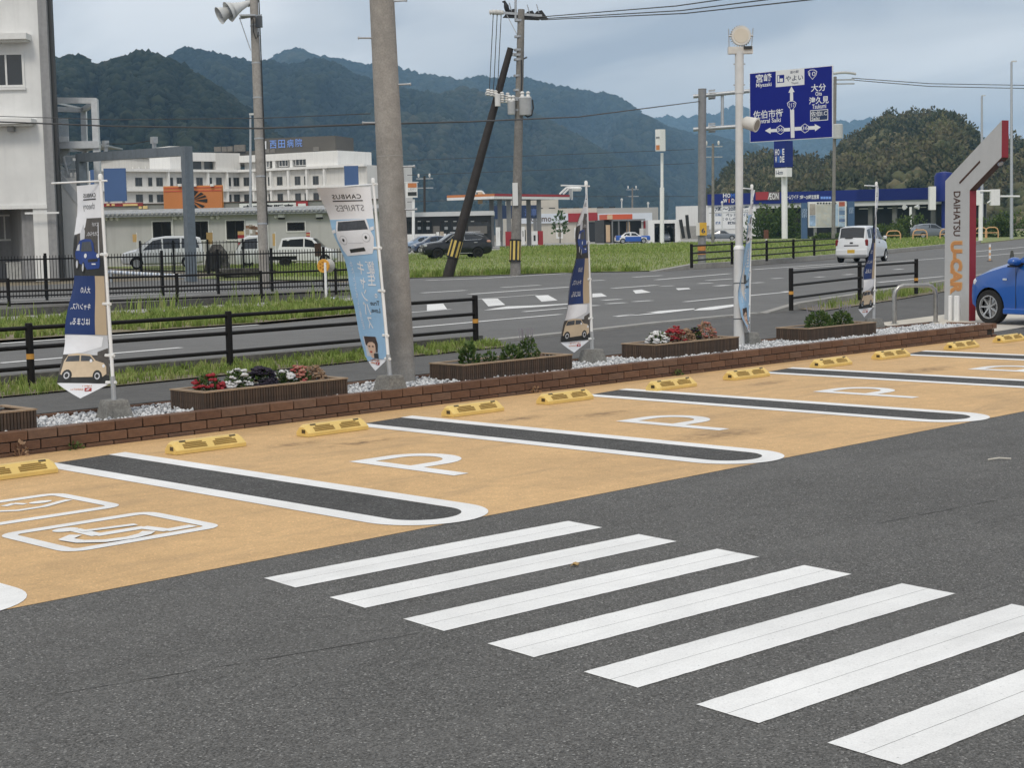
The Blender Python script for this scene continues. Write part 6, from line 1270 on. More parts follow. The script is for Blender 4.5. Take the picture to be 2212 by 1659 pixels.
# things stored in the garage
bx_ = lbf.rect(37, 70, 537, 567); 
def crate(label, px0, px1, y0, y1, n0, n1, mat, cat, nm):
    t_ = thing(nm, label, cat, lbf.pt(lbf.at(px0, 560)[0], 0, n0)); q = lbf.rect(px0, px1, y0, y1); q = (q[0], q[1], 0.0, q[3]); lbf.part('casing', mat, t_, q, n0, n1); lbf.part('lid', mat, t_, (q[0]-.03, q[1]+.03, q[3], q[3]+.05), n0-.02, n1+.02); return t_
crate('white appliance standing in the open garage', 38, 70, 536, 575, -3.6, -2.8, M('appliance_white', (.55, .53, .48), .5, var=.1), 'appliance', 'appliance'); crate('dark low cabinet in front of the white appliance', 36, 80, 570, 596, -2.6, -1.9, M('cabinet_brown', (.05, .04, .035), .6), 'cabinet', 'cabinet'); crate('pale wire basket cart near the left edge in the garage', -8, 32, 570, 598, -2.2, -1.4, M('cart_grey', (.42, .42, .40), .6, var=.2), 'cart', 'basket_cart'); crate('dark stacked box at the left edge of the garage', -8, 26, 535, 565, -4.2, -3.2, M('box_dark', (.04, .04, .04), .8), 'box', 'storage_box')
# steel stair: frame of posts and beams, landings, flights with railings
so = thing('outside_stair', 'white steel staircase tower beside the white building', 'staircase', GD(150, 72))
def beam(q0, q1, d0, d1, w, nm='beam', mat=STEELW, h=None):
    a, b2 = D(*zA(*q0), d0), D(*zA(*q1), d1); t_ = (b2-a); mb = MB(); up_ = UP if abs(t_.normalized().z) < .9 else FWD; mb.obox((a+b2)/2, t_, up_, t_.cross(up_), t_.length+w*.5, h or w, w); mb.build(nm, mat, so); return a, b2
beam((810, 860), (845, 1700), 68.5, 68.5, .26, 'post'); beam((716, 940), (738, 1700), 73, 73, .24, 'post')
beam((440, 855), (815, 860), 68.5, 68.5, .24); beam((440, 930), (720, 938), 73, 73, .22); beam((810, 875), (716, 935), 68.5, 73, .2); beam((450, 870), (716, 930), 68.6, 73, .08, 'brace')
beam((455, 1240), (840, 1235), 68.4, 68.4, .30, 'landing_beam'); beam((455, 1280), (740, 1275), 73, 73, .2, 'landing_beam'); beam((840, 1240), (730, 1275), 68.5, 73, .2, 'landing_beam')
ld = Facade(105, 68.6, 230, 68.6)
ld.part('landing', GALV, so, (ld.at(*zA(455, 1230))[0], ld.at(*zA(838, 1230))[0], ld.at(*zA(600, 1225))[1]-.06, ld.at(*zA(600, 1225))[1]), -4.4, -.2)
q = ld.rect(zA(455, 0)[0], zA(585, 0)[0], zA(0, 1165)[1], zA(0, 1210)[1]); ld.part('balcony_panel', STEELW, so, q, -.1, 0)
def railing(q0, q1, hv, d, n_, nm='railing'):
    a, b2 = D(*zA(*q0), d), D(*zA(*q1), d); hh = hv; mb = MB(); mb.tube([a, b2], .03, 6); mb.tube([a-UP*hh, b2-UP*hh], .03, 6)
    for i in range(n_+1): p = a.lerp(b2, i/n_); mb.tube([p, p-UP*hh], .015, 4, False)
    mb.build(nm, STEELW, so)
railing((455, 1015), (580, 1012), 2.6*.75, 68.5, 14); railing((550, 1335), (690, 1330), 1.9, 68.5, 16); railing((455, 1450), (690, 1445), 1.2, 68.5, 20)
a, b2 = D(*zA(548, 1250), 69.5), D(*zA(455, 1440), 69.5); mb = MB(); mb.obox((a+b2)/2, b2-a, FWD, (b2-a).cross(FWD), (b2-a).length, 1.1, .25); mb.build('stair_flight', CONC_D, so)
a, b2 = D(*zA(560, 1440), 68.8), D(*zA(700, 1620), 68.8); mb = MB(); mb.obox((a+b2)/2-UP*.5, b2-a, FWD, (b2-a).cross(FWD), (b2-a).length+1.4, 1.2, .3); mb.build('stair_flight', STEELW, so)
a, b2 = D(*zA(545, 1340), 68.4), D(*zA(585, 1500), 68.4); mb = MB(); mb.tube([a, b2], .05, 6); mb.build('handrail', STEELW, so)
q = ld.rect(zA(515, 0)[0], zA(705, 0)[0], zA(0, 1520)[1], zB(0, 200)[1]); ld.part('stair_wall', WALLW, so, (q[0], q[1], 0, q[3]), -.3, -.05)

# ================================================================== grey house row, boards behind it
HGREY = M('grey_stucco', (.50, .50, .49), .85, var=.07, scale=.6, bump=.1, dirt=.12); TILE = M('grey_roof_tile', (.36, .37, .375), .6, var=.18, scale=2.5); FRB = M('black_window_frame', (.015, .015, .016), .5); WIN2 = M('dark_house_glass', (.012, .013, .014), .12, var=.5, scale=.5, spec=.6)
hf = Facade(140, 101, 860, 99)
o = thing('grey_house', 'long low grey stucco house with tiled eaves behind the bar fence', 'building', hf.pt(0, 0))
Zq = lambda z, u0, u1, v0, v1: (z(u0, v0)[0], z(u1, v0)[0], z(u0, v0)[1], z(u1, v1)[1])
ze = hf.at(500, 464)[1]; s0, s1 = hf.at(150, 500)[0], hf.at(838, 500)[0]
hf.part('wall', HGREY, o, (s0, s1, 0, ze), -7, 0); hf.part('eaves_board', GALV, o, (s0-.3, s1, ze, ze+.12), -.1, .55)
zr = ze+.30; mb = MB(); mb.add([hf.pt(s0-.3, ze+.12, .62), hf.pt(s1, ze+.12, .62), hf.pt(s1, zr, -3.2), hf.pt(s0-.3, zr, -3.2), hf.pt(s1, ze+.12, -7.2), hf.pt(s0-.3, ze+.12, -7.2)], [(0, 1, 2, 3), (3, 2, 4, 5)]); rf = mb.build('roof', TILE, o)
mb = MB(); k = s0
while k < s1:
    a, b2 = hf.pt(k, ze+.17, .66), hf.pt(k, zr+.04, -3.15); mb.tube([a, b2], .085, 6); k += .28
props(mb.build('tile_rolls', TILE, rf), kind='stuff')
mb = MB(); mb.tube([hf.pt(s0-.3, zr+.08, -3.2), hf.pt(s1, zr+.08, -3.2)], .14, 8); mb.build('ridge_tiles', TILE, rf)
for (z, u0, u1, v0, v1, bars) in ((zB, 1308, 1467, 497, 660, 1), (zB, 1655, 1783, 493, 655, 1), (zB, 1937, 2092, 488, 650, 1), (zD, 710, 862, 502, 577, 0)):
    w = hf.window(o, hf.rect(*Zq(z, u0, u1, v0, v1)), FRB, WIN2, bars=bars, fw=.08); q = hf.rect(*Zq(z, u0-8, u1+8, v0-8, v1+10)); mb = MB()
    for r_ in ((q[0], q[1], q[3]-.07, q[3]), (q[0], q[1], q[2], q[2]+.09), (q[0], q[0]+.07, q[2]+.09, q[3]-.07), (q[1]-.07, q[1], q[2]+.09, q[3]-.07)): hf.box(mb, r_, 0, .05)
    mb.build('surround', FRAMEW, w)
for z, u, v in ((zB, 907, 473), (zB, 957, 473), (zB, 1007, 473), (zB, 1501, 465), (zB, 1553, 465), (zB, 1816, 462), (zB, 1868, 462), (zD, 615, 455)):
    S, zz = hf.at(*z(u, v)); mb = MB(); mb.lathe(hf.pt(S, zz, 0), hf.n, [(0, .11), (.12, .12), (.16, .07)], 10); mb.build('vent_cap', FRAMEW, o)
for z, u, v in ((zD, 665, 455), (zD, 990, 452)): S, zz = hf.at(*z(u, v)); hf.part('wall_lamp', PYW, o, (S-.2, S+.2, zz-.05, zz+.15), 0, .3); hf.part('lamp_back', TRIMB, o, (S-.19, S+.19, zz-.16, zz-.06), 0, .2)
for z, u in ((zB, 1480), (zB, 900), (zD, 545)): S, zz = hf.at(*z(u, 520)); mb = MB(); mb.tube([hf.pt(S, .1, .06), hf.pt(S, ze, .06)], .04, 6); mb.build('downpipe', FRAMEW, o)
mbp = hf.rect(*Zq(zB, 2105, 2212, 487, 640)); hf.part('menu_board', SIGNW, o, mbp, .0, .06)
for i in range(14): S = mbp[0]+(mbp[1]-mbp[0])*random.uniform(.1, .9); zz = mbp[2]+(mbp[3]-mbp[2])*random.uniform(.1, .85); hf.part('menu_picture', M('menu_brown_%d' % (i % 2), ((.28, .16, .10), (.40, .36, .32))[i % 2], .6), o, (S-.12, S+.1, zz-.09, zz+.09), .06, .08)
# board row on the building behind
bf = Facade(200, 122, 860, 122)
o = thing('sign_row_building', 'flat grey shopfront carrying orange and white signboards above the tiled roof', 'building', bf.pt(0, 0))
s0, s1 = bf.at(222, 450)[0], bf.at(830, 450)[0]; bf.part('front', M('shop_grey', (.27, .27, .265), .8, var=.08), o, (s0, s1, 0, bf.at(500, 437)[1]), -8, 0)
bf.part('coping', M('coping_brown', (.12, .07, .06), .7), o, (s0, s1, bf.at(500, 437)[1], bf.at(500, 435.5)[1]), -8, .1)
bf.part('red_band', RED_S, o, bf.rect(*Zq(zB, 890, 1225, 338, 365)), 0, .1)
for u0, u1, v0, v1 in ((915, 940, 346, 362), (958, 985, 345, 362), (1055, 1180, 345, 362), (1190, 1215, 366, 388), (1225, 1265, 362, 388)): bf.part('yellow_lettering', M('sign_yellow', (.75, .55, .25), .5), o, bf.rect(*Zq(zB, u0, u1, v0, v1)), .1, .14)
q = bf.rect(*Zq(zB, 1412, 1908, 197, 384)); ob = thing('orange_billboard', 'big orange billboard with a black fan-shaped emblem above the grey house', 'billboard', bf.pt(q[0], q[2], .3)); bf.part('panel', ORG_S, ob, q, .25, .45); bf.part('border', M('billboard_edge', srgb(214, 150, 84), .5), ob, (q[0]-.06, q[1]+.06, q[2]-.06, q[3]+.06), .2, .25)
for v0, v1 in ((205, 212), (232, 240)): bf.part('red_stripe', M('billboard_red', srgb(196, 84, 66), .5), ob, bf.rect(*Zq(zB, 1414, 1906, v0, v1)), .45, .48)
zS = zq(480, 380, 4.608); hub = bf.at(*zS(392, 962))
for a0, a1, r0, r1 in ((62, 80, .05, 1), (38, 52, .1, 1), (18, 30, .15, 1), (-14, 8, .2, 1.0), (-48, -34, .1, 1), (-76, -60, .05, 1), (84, 112, .0, 1), (-110, -82, 0, .95)):
    rr = (bf.at(*zS(612, 962))[0]-hub[0]); pts = [(hub[0]+rr*r0*math.cos(math.radians((a0+a1)/2)), hub[1]+rr*.62*r0*math.sin(math.radians((a0+a1)/2)))] + [(hub[0]+rr*r1*math.cos(math.radians(a0+(a1-a0)*k/6)), hub[1]+rr*.62*r1*math.sin(math.radians(a0+(a1-a0)*k/6))) for k in range(7)]
    mb = MB(); mb.prism([bf.pt(s, z, .50) for s, z in pts], -bf.n*.03); mb.build('emblem_blade', BLK, ob)
for u in (1548, 1675, 1825): q2 = bf.rect(*Zq(zB, u-14, u+14, 176, 197)); bf.part('board_lamp', PYW, ob, q2, .3, .7)
q = bf.rect(*Zq(zD, 305, 790, 337, 380)); wb = thing('white_signboard', 'white signboard with black characters above the tiled roof', 'signboard', bf.pt(q[0], q[2], .2)); bf.part('panel', SIGNW, wb, q, .1, .25); bf.part('frame', TRIMB, wb, (q[0]-.04, q[1]+.04, q[3], q[3]+.06), .1, .27)
bf.text('中古車販売', BLK, wb, (q[0]+.3, q[1]-.2, q[2]-.25, q[3]-.12), .27, bold=.03)
q = bf.rect(*Zq(zD, 790, 890, 324, 378)); rb = thing('red_sign_box', 'small red sign box with white panel beside the white signboard', 'signboard', bf.pt(q[0], q[2], .2)); bf.part('frame', RED_S, rb, q, .1, .3); bf.part('panel', SIGNW, rb, (q[0]+.15, q[1]-.15, q[2], q[2]+(q[3]-q[2])*.65), .3, .34)

# ================================================================== hospital
HW = M('hospital_white', (.68, .665, .63), .8, var=.06, scale=.25, dirt=.14); HW2 = M('hospital_bright', (.84, .83, .80), .8, var=.05, scale=.25, dirt=.10); HBR = M('penthouse_brown', (.105, .095, .08), .8, var=.12, scale=.3); HGL = M('hospital_glass', (.035, .037, .036), .15, var=.4, scale=.3, spec=.6); BLUEW = M('blue_wall_panel', (.055, .115, .27), .6, var=.08, scale=.2); HBL = M('letter_blue', srgb(120, 160, 235), .5)
HFR = M('bronze_frame', (.11, .105, .095), .5, var=.1)
LW = Facade(215, 283, 522, 300); RW = Facade(522, 300, 812, 284)
o = thing('hospital', 'large white hospital of two angled wings with a brown penthouse', 'building', LW.pt(LW.len, 0))
def hz(F_, u, v): return F_.at(*zS(u, v))[1]
zc0, zc1, zc2 = hz(LW, 800, 563), hz(LW, 800, 822), hz(LW, 800, 1080); ztop = hz(LW, 800, 318)
for F_, e0, e1 in ((LW, 0, LW.len), (RW, 0, RW.len-1.5)):
    F_.part('wall', HW, o, (e0, e1, 0, zc0), -14, 0)
    for zc_ in (zc0, zc1, zc2): F_.part('cornice', HW2, o, (e0, e1, zc_-.22, zc_+.22), 0, .9)
sL = lambda u, v=700: LW.at(*zS(u, v))[0]
sR = lambda u, v=700: RW.at(*zS(u, v))[0]
for u in (55, 590, 848): LW.part('pilaster', HW2, o, (sL(u-12), sL(u+12), 0, zc0-.2), .0, .7)
for u in (1245, 1482, 1718, 1968, 2205): RW.part('pilaster', HW2, o, (sR(u-12), sR(u+12), 0, zc0-.2), 0, .7)
for row, (v0, v1) in enumerate(((650, 768), (880, 985))):
    for u0, u1 in ((-382, -288), (-207, -152), (-97, -8), (70, 130), (180, 262), (445, 532), (605, 657), (713, 790), (862, 914), (948, 1027)):
        if row and 20 < u1 < 800: continue
        LW.window(o, (sL(u0), sL(u1), hz(LW, u0, v1), hz(LW, u0, v0)), HFR, HGL, bars=1 if u1-u0 > 60 else 0, fw=.07)
    for u0, u1 in ((1088, 1202), (1420, 1474), (1540, 1614), (1672, 1706), (1780, 1857), (1908, 1957), (2026, 2104), (2160, 2200)):
        dv_ = -(u0-1045)*.02; RW.window(o, (sR(u0), sR(u1), hz(RW, u0, v1+dv_), hz(RW, u0, v0+dv_)), HFR, HGL, bars=2 if u1-u0 > 100 else (1 if u1-u0 > 60 else 0), fw=.07)
zp0 = zc0+.25
LW.part('top_floor', HW, o, (sL(365), sL(850), zp0, ztop-1.56), -10, -1.2); LW.part('parapet', HW2, o, (sL(360), sL(850), ztop-1.55, ztop), -10, .2); LW.part('lift_tower', HW, o, (sL(712), sL(1040), zp0, ztop), -8, .3)
LW.part('left_block', HW2, o, (sL(115), sL(262), zp0, zp0+4.2), -9, -.5)
LW.part('balcony_glass', HGL, o, (sL(380), sL(556), zp0+.1, zp0+1.6), -1.15, -1.0); LW.part('balcony_glass', HGL, o, (sL(600), sL(710), zp0+.1, zp0+2.0), -1.15, -1.0)
RW.part('top_floor', HW, o, (.3, sR(1950), zp0, ztop-1.76), -10, -1.3); RW.part('parapet', HW2, o, (.3, sR(1950), ztop-1.75, ztop-.5), -10, .2); RW.part('end_block', HW2, o, (sR(1950), sR(2380), zp0, ztop-.5), -10, .25)
for u in (1365, 1490, 1725): RW.part('top_pier', HW2, o, (sR(u), sR(u+38), zp0, ztop-1.76), -1.3, .15)
for u0, u1, k in ((1385, 1450, 1.8), (1575, 1702, 1.4), (1800, 1946, 1.6)): RW.window(o, (sR(u0), sR(u1), zp0+.2, zp0+k), HW2, HGL, bars=2, fw=.1)
for w_ in list(o.children):
    pass
pf = Facade(430, 306, 730, 298); zph0 = ztop-2.0; zph1 = pf.at(660, 295)[1]
pf.part('penthouse', HBR, o, (pf.at(*zS(1340, 200))[0], pf.at(*zS(2330, 200))[0], zph0, zph1), -9, 0); pf.part('penthouse', HBR, o, (pf.at(*zS(560, 240))[0], pf.at(*zS(1340, 240))[0]-.01, zph0, zph1-2.2), -9, -.3)
for u0, u1, v0, v1 in ((690, 780, 235, 300), (795, 860, 232, 300), (870, 940, 228, 300), (960, 1105, 210, 300), (1365, 1440, 265, 318), (1450, 1515, 265, 318), (2030, 2110, 235, 290)): q = (pf.at(*zS(u0, v0))[0], pf.at(*zS(u1, v0))[0], pf.at(*zS(u0, v1))[1], pf.at(*zS(u0, v0))[1]); pf.part('louvre', M('louvre_tan', (.17, .155, .135), .7, var=.2, scale=2), o, q, -.3, .15)
q = [pf.at(*zS(u, 200))[0] for u in (1440, 1905)]; zz = [pf.at(*zS(1670, v))[1] for v in (250, 142)]
for i, ch_ in enumerate('西田病院'): w_ = (q[1]-q[0])/4; lettering(ch_, HBL, o, pf.pt(q[0]+w_*(i+.1), zz[0]+i*.05, .3), pf.t, UP, w_*.76, zz[1]-zz[0], bold=.0)
pf.part('emblem_panel', SIGNW, o, (pf.at(*zS(1350, 200))[0], pf.at(*zS(1397, 200))[0], pf.at(*zS(1370, 265))[1], pf.at(*zS(1370, 158))[1]), 0, .3)
# blue panels and neighbours
cq = lambda u0, u1, v0, v1: (zC(u0, v0)[0], zC(u1, v0)[0], zC(u0, v0)[1], zC(u1, v1)[1])
for lab, fc, rect_ in (('plain blue panel on the near end of the hospital', Facade(224, 205, 275, 205), (zA(890, 0)[0], zA(1076, 0)[0], zA(0, 1437)[1], zA(0, 1720)[1])), ('narrow blue panel beside the larger one left of the hospital', Facade(180, 215, 275, 215), (zA(775, 0)[0], zA(832, 0)[0], zA(0, 1450)[1], zA(0, 1720)[1])), ('blue panel hanging on the right end of the hospital', Facade(740, 270, 790, 270), cq(907, 1027, 1416, 1590))):
    q = fc.rect(*rect_); t_ = thing('advertising_board', lab, 'signboard', fc.pt(q[0], q[2])); fc.part('panel', BLUEW, t_, q, -.4, 0); fc.part('post', GALV, t_, (q[0]+.3, q[0]+.6, 0, q[2]), -.5, -.25); fc.part('post', GALV, t_, (q[1]-.6, q[1]-.3, 0, q[2]), -.5, -.25)
af = Facade(180, 330, 375, 318); o = thing('curved_roof_hall', 'white hall with a gently curved roof left of the hospital', 'building', af.pt(0, 0))
pts = [af.at(*zA(u, v)) for u, v in ((640, 1372), (800, 1378), (880, 1370), (960, 1350), (1040, 1340), (1150, 1345), (1300, 1355), (1470, 1365))]
mb = MB(); pr = [af.pt(s, z) for s, z in pts]; mb.prism([af.pt(pts[1][0], 0)] + [af.pt(pts[-1][0], 0)] + pr[:0:-1], -af.n*12); mb.build('wall', HW, o)
mb = MB(); mb.prism([p+af.n*.6 for p in pr] + [p+UP*.5+af.n*.6 for p in pr[::-1]], -af.n*13); mb.build('roof', HW2, o)
for k in range(9): s = pts[3][0]+(pts[-1][0]-pts[3][0])*k/9; af.part('wall_rib', HW2, o, (s, s+.25, af.at(300, 362)[1]-3, af.at(300, 360)[1]), 0, .15)
rw2 = Facade(775, 300, 815, 305); q = rw2.rect(*cq(1020, 1190, 1425, 1600)); o = thing('white_annex', 'small white annex at the right end of the hospital behind the concrete pole', 'building', rw2.pt(q[0], 0)); rw2.part('wall', HW, o, (q[0], q[1]+3, 0, q[3]), -8, 0); rw2.part('roof_band', HW2, o, (q[0]-.3, q[1]+3.3, q[3]-1.6, q[3]+.2), -8.2, .6); rw2.window(o, rw2.rect(*cq(1110, 1140, 1505, 1550)), FRAMEW, HGL, bars=0)

# ================================================================== showroom, fuel station, shops
SHD = M('showroom_dark', (.022, .024, .028), .4, var=.2, scale=.3); RFW = M('metal_roof_white', (.56, .57, .58), .5, var=.08, scale=.4)
sf = Facade(840, 168, 1062, 168); o = thing('showroom', 'low dark glazed showroom with a white metal roof behind the SUV', 'building', sf.pt(0, 0))
q = sf.rect(*Zq(zE, 0, 825, 450, 600)); s0, s1 = q[0]-2, q[1]; zr0 = sf.at(*zE(500, 450))[1]; zr1 = sf.at(*zE(500, 412))[1]; zl = sf.at(*zE(300, 602))[1]
sf.part('wall', SHD, o, (s0, s1, 0, zr0), -10, 0); sf.part('roof_edge', RFW, o, (s0, s1+.3, zr0, zr1), -10, .8); sf.part('base_wall', PYW, o, (s0, sf.at(*zE(440, 620))[0], 0, zl), .0, .3)
for u0, u1 in ((100, 160), (190, 325), (390, 540), (620, 820)): sf.window(o, sf.rect(*Zq(zE, u0, u1, 490, 598)), TRIMB, WGLASS, bars=2, fw=.1)
for u in (210, 285, 440, 515, 665): sf.part('notice', M('notice_grey', (.30, .32, .34), .6), o, sf.rect(*Zq(zE, u-14, u+14, 540, 565)), .1, .14); sf.part('strip_light', PYW, o, sf.rect(*Zq(zE, u-14, u+14, 492, 498)), .1, .14)
for u0, u1 in ((330, 385), (628, 790)): sf.part('wall_panel', M('panel_taupe', (.15, .14, .13), .7), o, sf.rect(*Zq(zE, u0, u1, 535, 600)), .0, .25)
ff = Facade(940, 150, 985, 150); o = thing('notice_board', 'small framed notice board standing among the parked cars', 'notice board', GD(958, 150)); ff.part('frame', M('board_frame', (.10, .09, .08), .6), o, ff.rect(*Zq(zE, 350, 385, 580, 628)), -.1, 0); ff.part('paper', PYW, o, ff.rect(*Zq(zE, 355, 380, 586, 620)), 0, .03); ff.part('panel', M('board_tan', (.45, .38, .30), .6), o, ff.rect(*Zq(zE, 388, 418, 582, 625)), -.1, 0); ff.part('post', GALV, o, (ff.at(*zE(366, 620))[0], ff.at(*zE(370, 620))[0], 0, ff.at(*zE(366, 625))[1]), -.08, -.02)
# station canopy: a slab with red and white fascia on columns
cf = Facade(1070, 190, 1232, 203); o = thing('station_canopy', 'fuel station canopy with red edge on grey columns', 'canopy', cf.pt(0, 0))
zt_ = cf.at(*zE(1150, 262))[1]; zm_ = cf.at(*zE(1150, 283))[1]; zb_ = cf.at(*zE(1150, 305))[1]; back = 7.
cf.part('slab', M('canopy_grey', (.24, .24, .24), .7, var=.1), o, (.05, cf.len-.05, zb_+.05, zt_-.05), -back, -.02); cf.part('white_fascia', PYW, o, (0, cf.len, zb_, zm_), -.3, .05); cf.part('red_fascia', RED_S, o, (0, cf.len, zm_, zt_), -.3, .07)
for nm, mt, z0_, z1_ in (('white_side_fascia', PYW, zb_, zm_), ('orange_side_fascia', ORG_S, zm_, zt_)): cf.part(nm, mt, o, (-.12, 0.0, z0_, z1_), -back, .05)
COLG = M('column_grey', (.20, .205, .21), .5, var=.1); 
for u, n_, bs in ((835, -9, 0), (905, -5, 0), (980, -2, 1), (1150, -6, 0), (1238, -2, 1), (1045, -10, 0)):
    S = cf.at(*zE(u, 500))[0]; p = cf.pt(S, 0, n_); dd = depth_of(p); c = GD(zE(u, 500)[0], dd); mb = MB(); mb.obox(c+UP*zb_/2, RIGHT, FWD, UP, .55, .55, zb_+.06); col = mb.build('column', COLG, o)
    if bs: mb = MB(); mb.obox(c+UP*.9, RIGHT, FWD, UP, .9, .9, 1.8); mb.build('red_base', RED_S, col)
for u0, u1, v0, v1, d in ((865, 902, 545, 660, 190), (1082, 1112, 540, 690, 194), (1170, 1222, 578, 690, 196)):
    f2 = Facade(zE(u0-40, 0)[0], d, zE(u1+40, 0)[0], d); q = f2.rect(*Zq(zE, u0, u1, v0, v1)); t_ = thing('fuel_pump', {865: 'fuel pump under the canopy left of the utility pole', 1082: 'fuel pump just right of the utility pole', 1170: 'wide white fuel pump nearest the right canopy column'}[u0], 'fuel pump', f2.pt(q[0], 0), 0., 'fuel pumps'); f2.part('cabinet', PYW, t_, (q[0], q[1], 0, q[3]), -.5, 0); f2.part('display', SHD, t_, (q[0]+.25, q[1]-.25, q[3]-1.2, q[3]-.5), 0, .04); f2.part('base', GALV, t_, (q[0]-.1, q[1]+.1, -.02, .15), -.6, .1); f2.part('hose', TRIMB, t_, (q[1], q[1]+.12, .6, q[3]-.4), -.3, -.1)
f2 = Facade(1040, 212, 1190, 214); t_ = thing('car_wash_sign', 'dark blue panel lettered in Japanese under the station canopy', 'sign', f2.pt(0, 0)); q = f2.rect(*Zq(zE, 850, 1226, 358, 470)); f2.part('panel', M('wash_blue', (.02, .04, .10), .5, var=.15, scale=.5), t_, q, -.3, 0); f2.part('post', COLG, t_, (q[0]+.2, q[0]+.6, 0, q[2]), -.4, -.1); f2.part('post', COLG, t_, (q[1]-.6, q[1]-.2, 0, q[2]), -.4, -.1); f2.text('洗車', M('wash_letter', (.10, .16, .36), .5), t_, f2.rect(*Zq(zE, 1108, 1215, 385, 452)), .04, bold=.02)
# floodlight rigs at both canopy ends
for u0, u1, v0, v1, d, lab in ((1410, 1580, 195, 300, 203, 'white floodlight rig at the right end of the canopy'), (690, 750, 232, 345, 196, 'white floodlight rig and orange panel at the left end of the canopy')):
    t_ = thing('floodlight_rig', lab, 'floodlight', D(*zE((u0+u1)/2, v1), d)); f3 = Facade(zE(u0, 0)[0]-20, d, zE(u1, 0)[0]+20, d)
    if u0 > 1000:
        for a_, b_ in (((1410, 262), (1470, 205)), ((1440, 262), (1500, 205)), ((1470, 205), (1580, 198)), ((1515, 205), (1515, 310)), ((1500, 200), (1515, 310))): mb = MB(); mb.tube([D(*zE(*a_), d), D(*zE(*b_), d)], .12, 6); mb.build('frame_tube', PYW, t_)
        for u in (1530, 1552, 1572): mb = MB(); mb.lathe(D(*zE(u, 212), d), -UP, [(-.3, .2), (0, .45), (.35, .3)], 10); mb.build('lamp', PYW, t_)
        f3.part('panel', HORN_I, t_, f3.rect(*Zq(zE, 1488, 1514, 215, 300)), -.1, .1)
    else:
        f3.part('panel', M('peach_panel', srgb(214, 184, 150), .6), t_, f3.rect(*Zq(zE, 710, 750, 245, 345)), -.3, .2)
        for a_, b_ in (((690, 240), (745, 238)), ((745, 238), (780, 280)), ((690, 240), (690, 300))): mb = MB(); mb.tube([D(*zE(*a_), d), D(*zE(*b_), d)], .12, 6); mb.build('frame_tube', PYW, t_)
# phone shop
BEIG = M('beige_wall', (.58, .54, .47), .8, var=.06, scale=.3, dirt=.1); BANDW = M('shop_band', (.66, .70, .76), .5, var=.04, scale=.3)
pf2 = Facade(1100, 240, 1470, 246); o = thing('phone_shop', 'beige shop with a pale sign band reading docomo and red panels', 'building', pf2.pt(0, 0))
Q = lambda u0, u1, v0, v1: pf2.rect(*Zq(zE, u0, u1, v0, v1))
q = Q(1075, 1730, 385, 675); pf2.part('wall', BEIG, o, (q[0], q[1], 0, q[3]), -12, 0)
pf2.part('sign_band', BANDW, o, Q(1078, 1478, 430, 512), 0, .35); pf2.part('red_panel', RED_S, o, Q(1478, 1600, 426, 500), 0, .4); pf2.part('red_panel', RED_S, o, Q(1645, 1727, 420, 488), 0, .4); pf2.part('white_panel', BANDW, o, Q(1601, 1644, 424, 495), 0, .35)
for ch_, u0, u1 in (('d', 1122, 1152), ('o', 1160, 1187), ('c', 1190, 1216), ('o', 1220, 1247), ('m', 1251, 1296), ('o', 1302, 1333)): pf2.text(ch_, M('letter_brown', (.10, .06, .04), .5), o, Q(u0, u1, 452 if ch_ == 'd' else 462, 497), .4, bold=.01)
q2 = Q(1735, 2260, 378, 675); pf2.part('grey_wing', M('grey_wing', (.40, .39, .37), .8, var=.06, scale=.3), o, (q[1]+.01, q2[1], 0, q2[3]), -12, -.3); pf2.part('sign_band', BANDW, o, Q(1735, 2200, 425, 498), -.3, .1)
pf2.part('dark_entrance', SHD, o, Q(1650, 1800, 500, 672), .0, .06)
for u0, u1 in ((1380, 1437), (1536, 1580), (1682, 1715)): w = pf2.window(o, Q(u0, u1, 548, 642), PYW, M('poster_tan', (.42, .38, .30), .6, var=.3, scale=.9), bars=0, fw=.25)
q3 = Q(1250, 1600, 335, 384); t_ = thing('upper_storey_block', 'beige upper storey with a row of small windows above the phone shop', 'building', pf2.pt(q3[0], 0, -16)); pf2.part('wall', BEIG, t_, (q3[0], q3[1], 0, q3[3]+.8), -24, -14)
for k in range(8): pf2.part('window', HGL, t_, (q3[0]+.8+k*2.0, q3[0]+1.8+k*2.0, q3[3]-1.6, q3[3]-.5), -14, -13.9)
# young tree before the shop
o = thing('young_tree', 'thin young tree in front of the beige shop wall', 'tree', GD(1210, 232)); b = GD(1210, 232); mb = MB(); mb.tube([b, b+UP*4], [.09, .03], 6); mb.build('trunk', TAR, o)
V, F, T = leaf_quads(150, 1.0, 1.0, 3.0, .5, 77); np_mesh('crown', V*np.array([1, 1, 1])+np.array([b.x, b.y, 1.6]), F, LEAFM, o, T*.5)
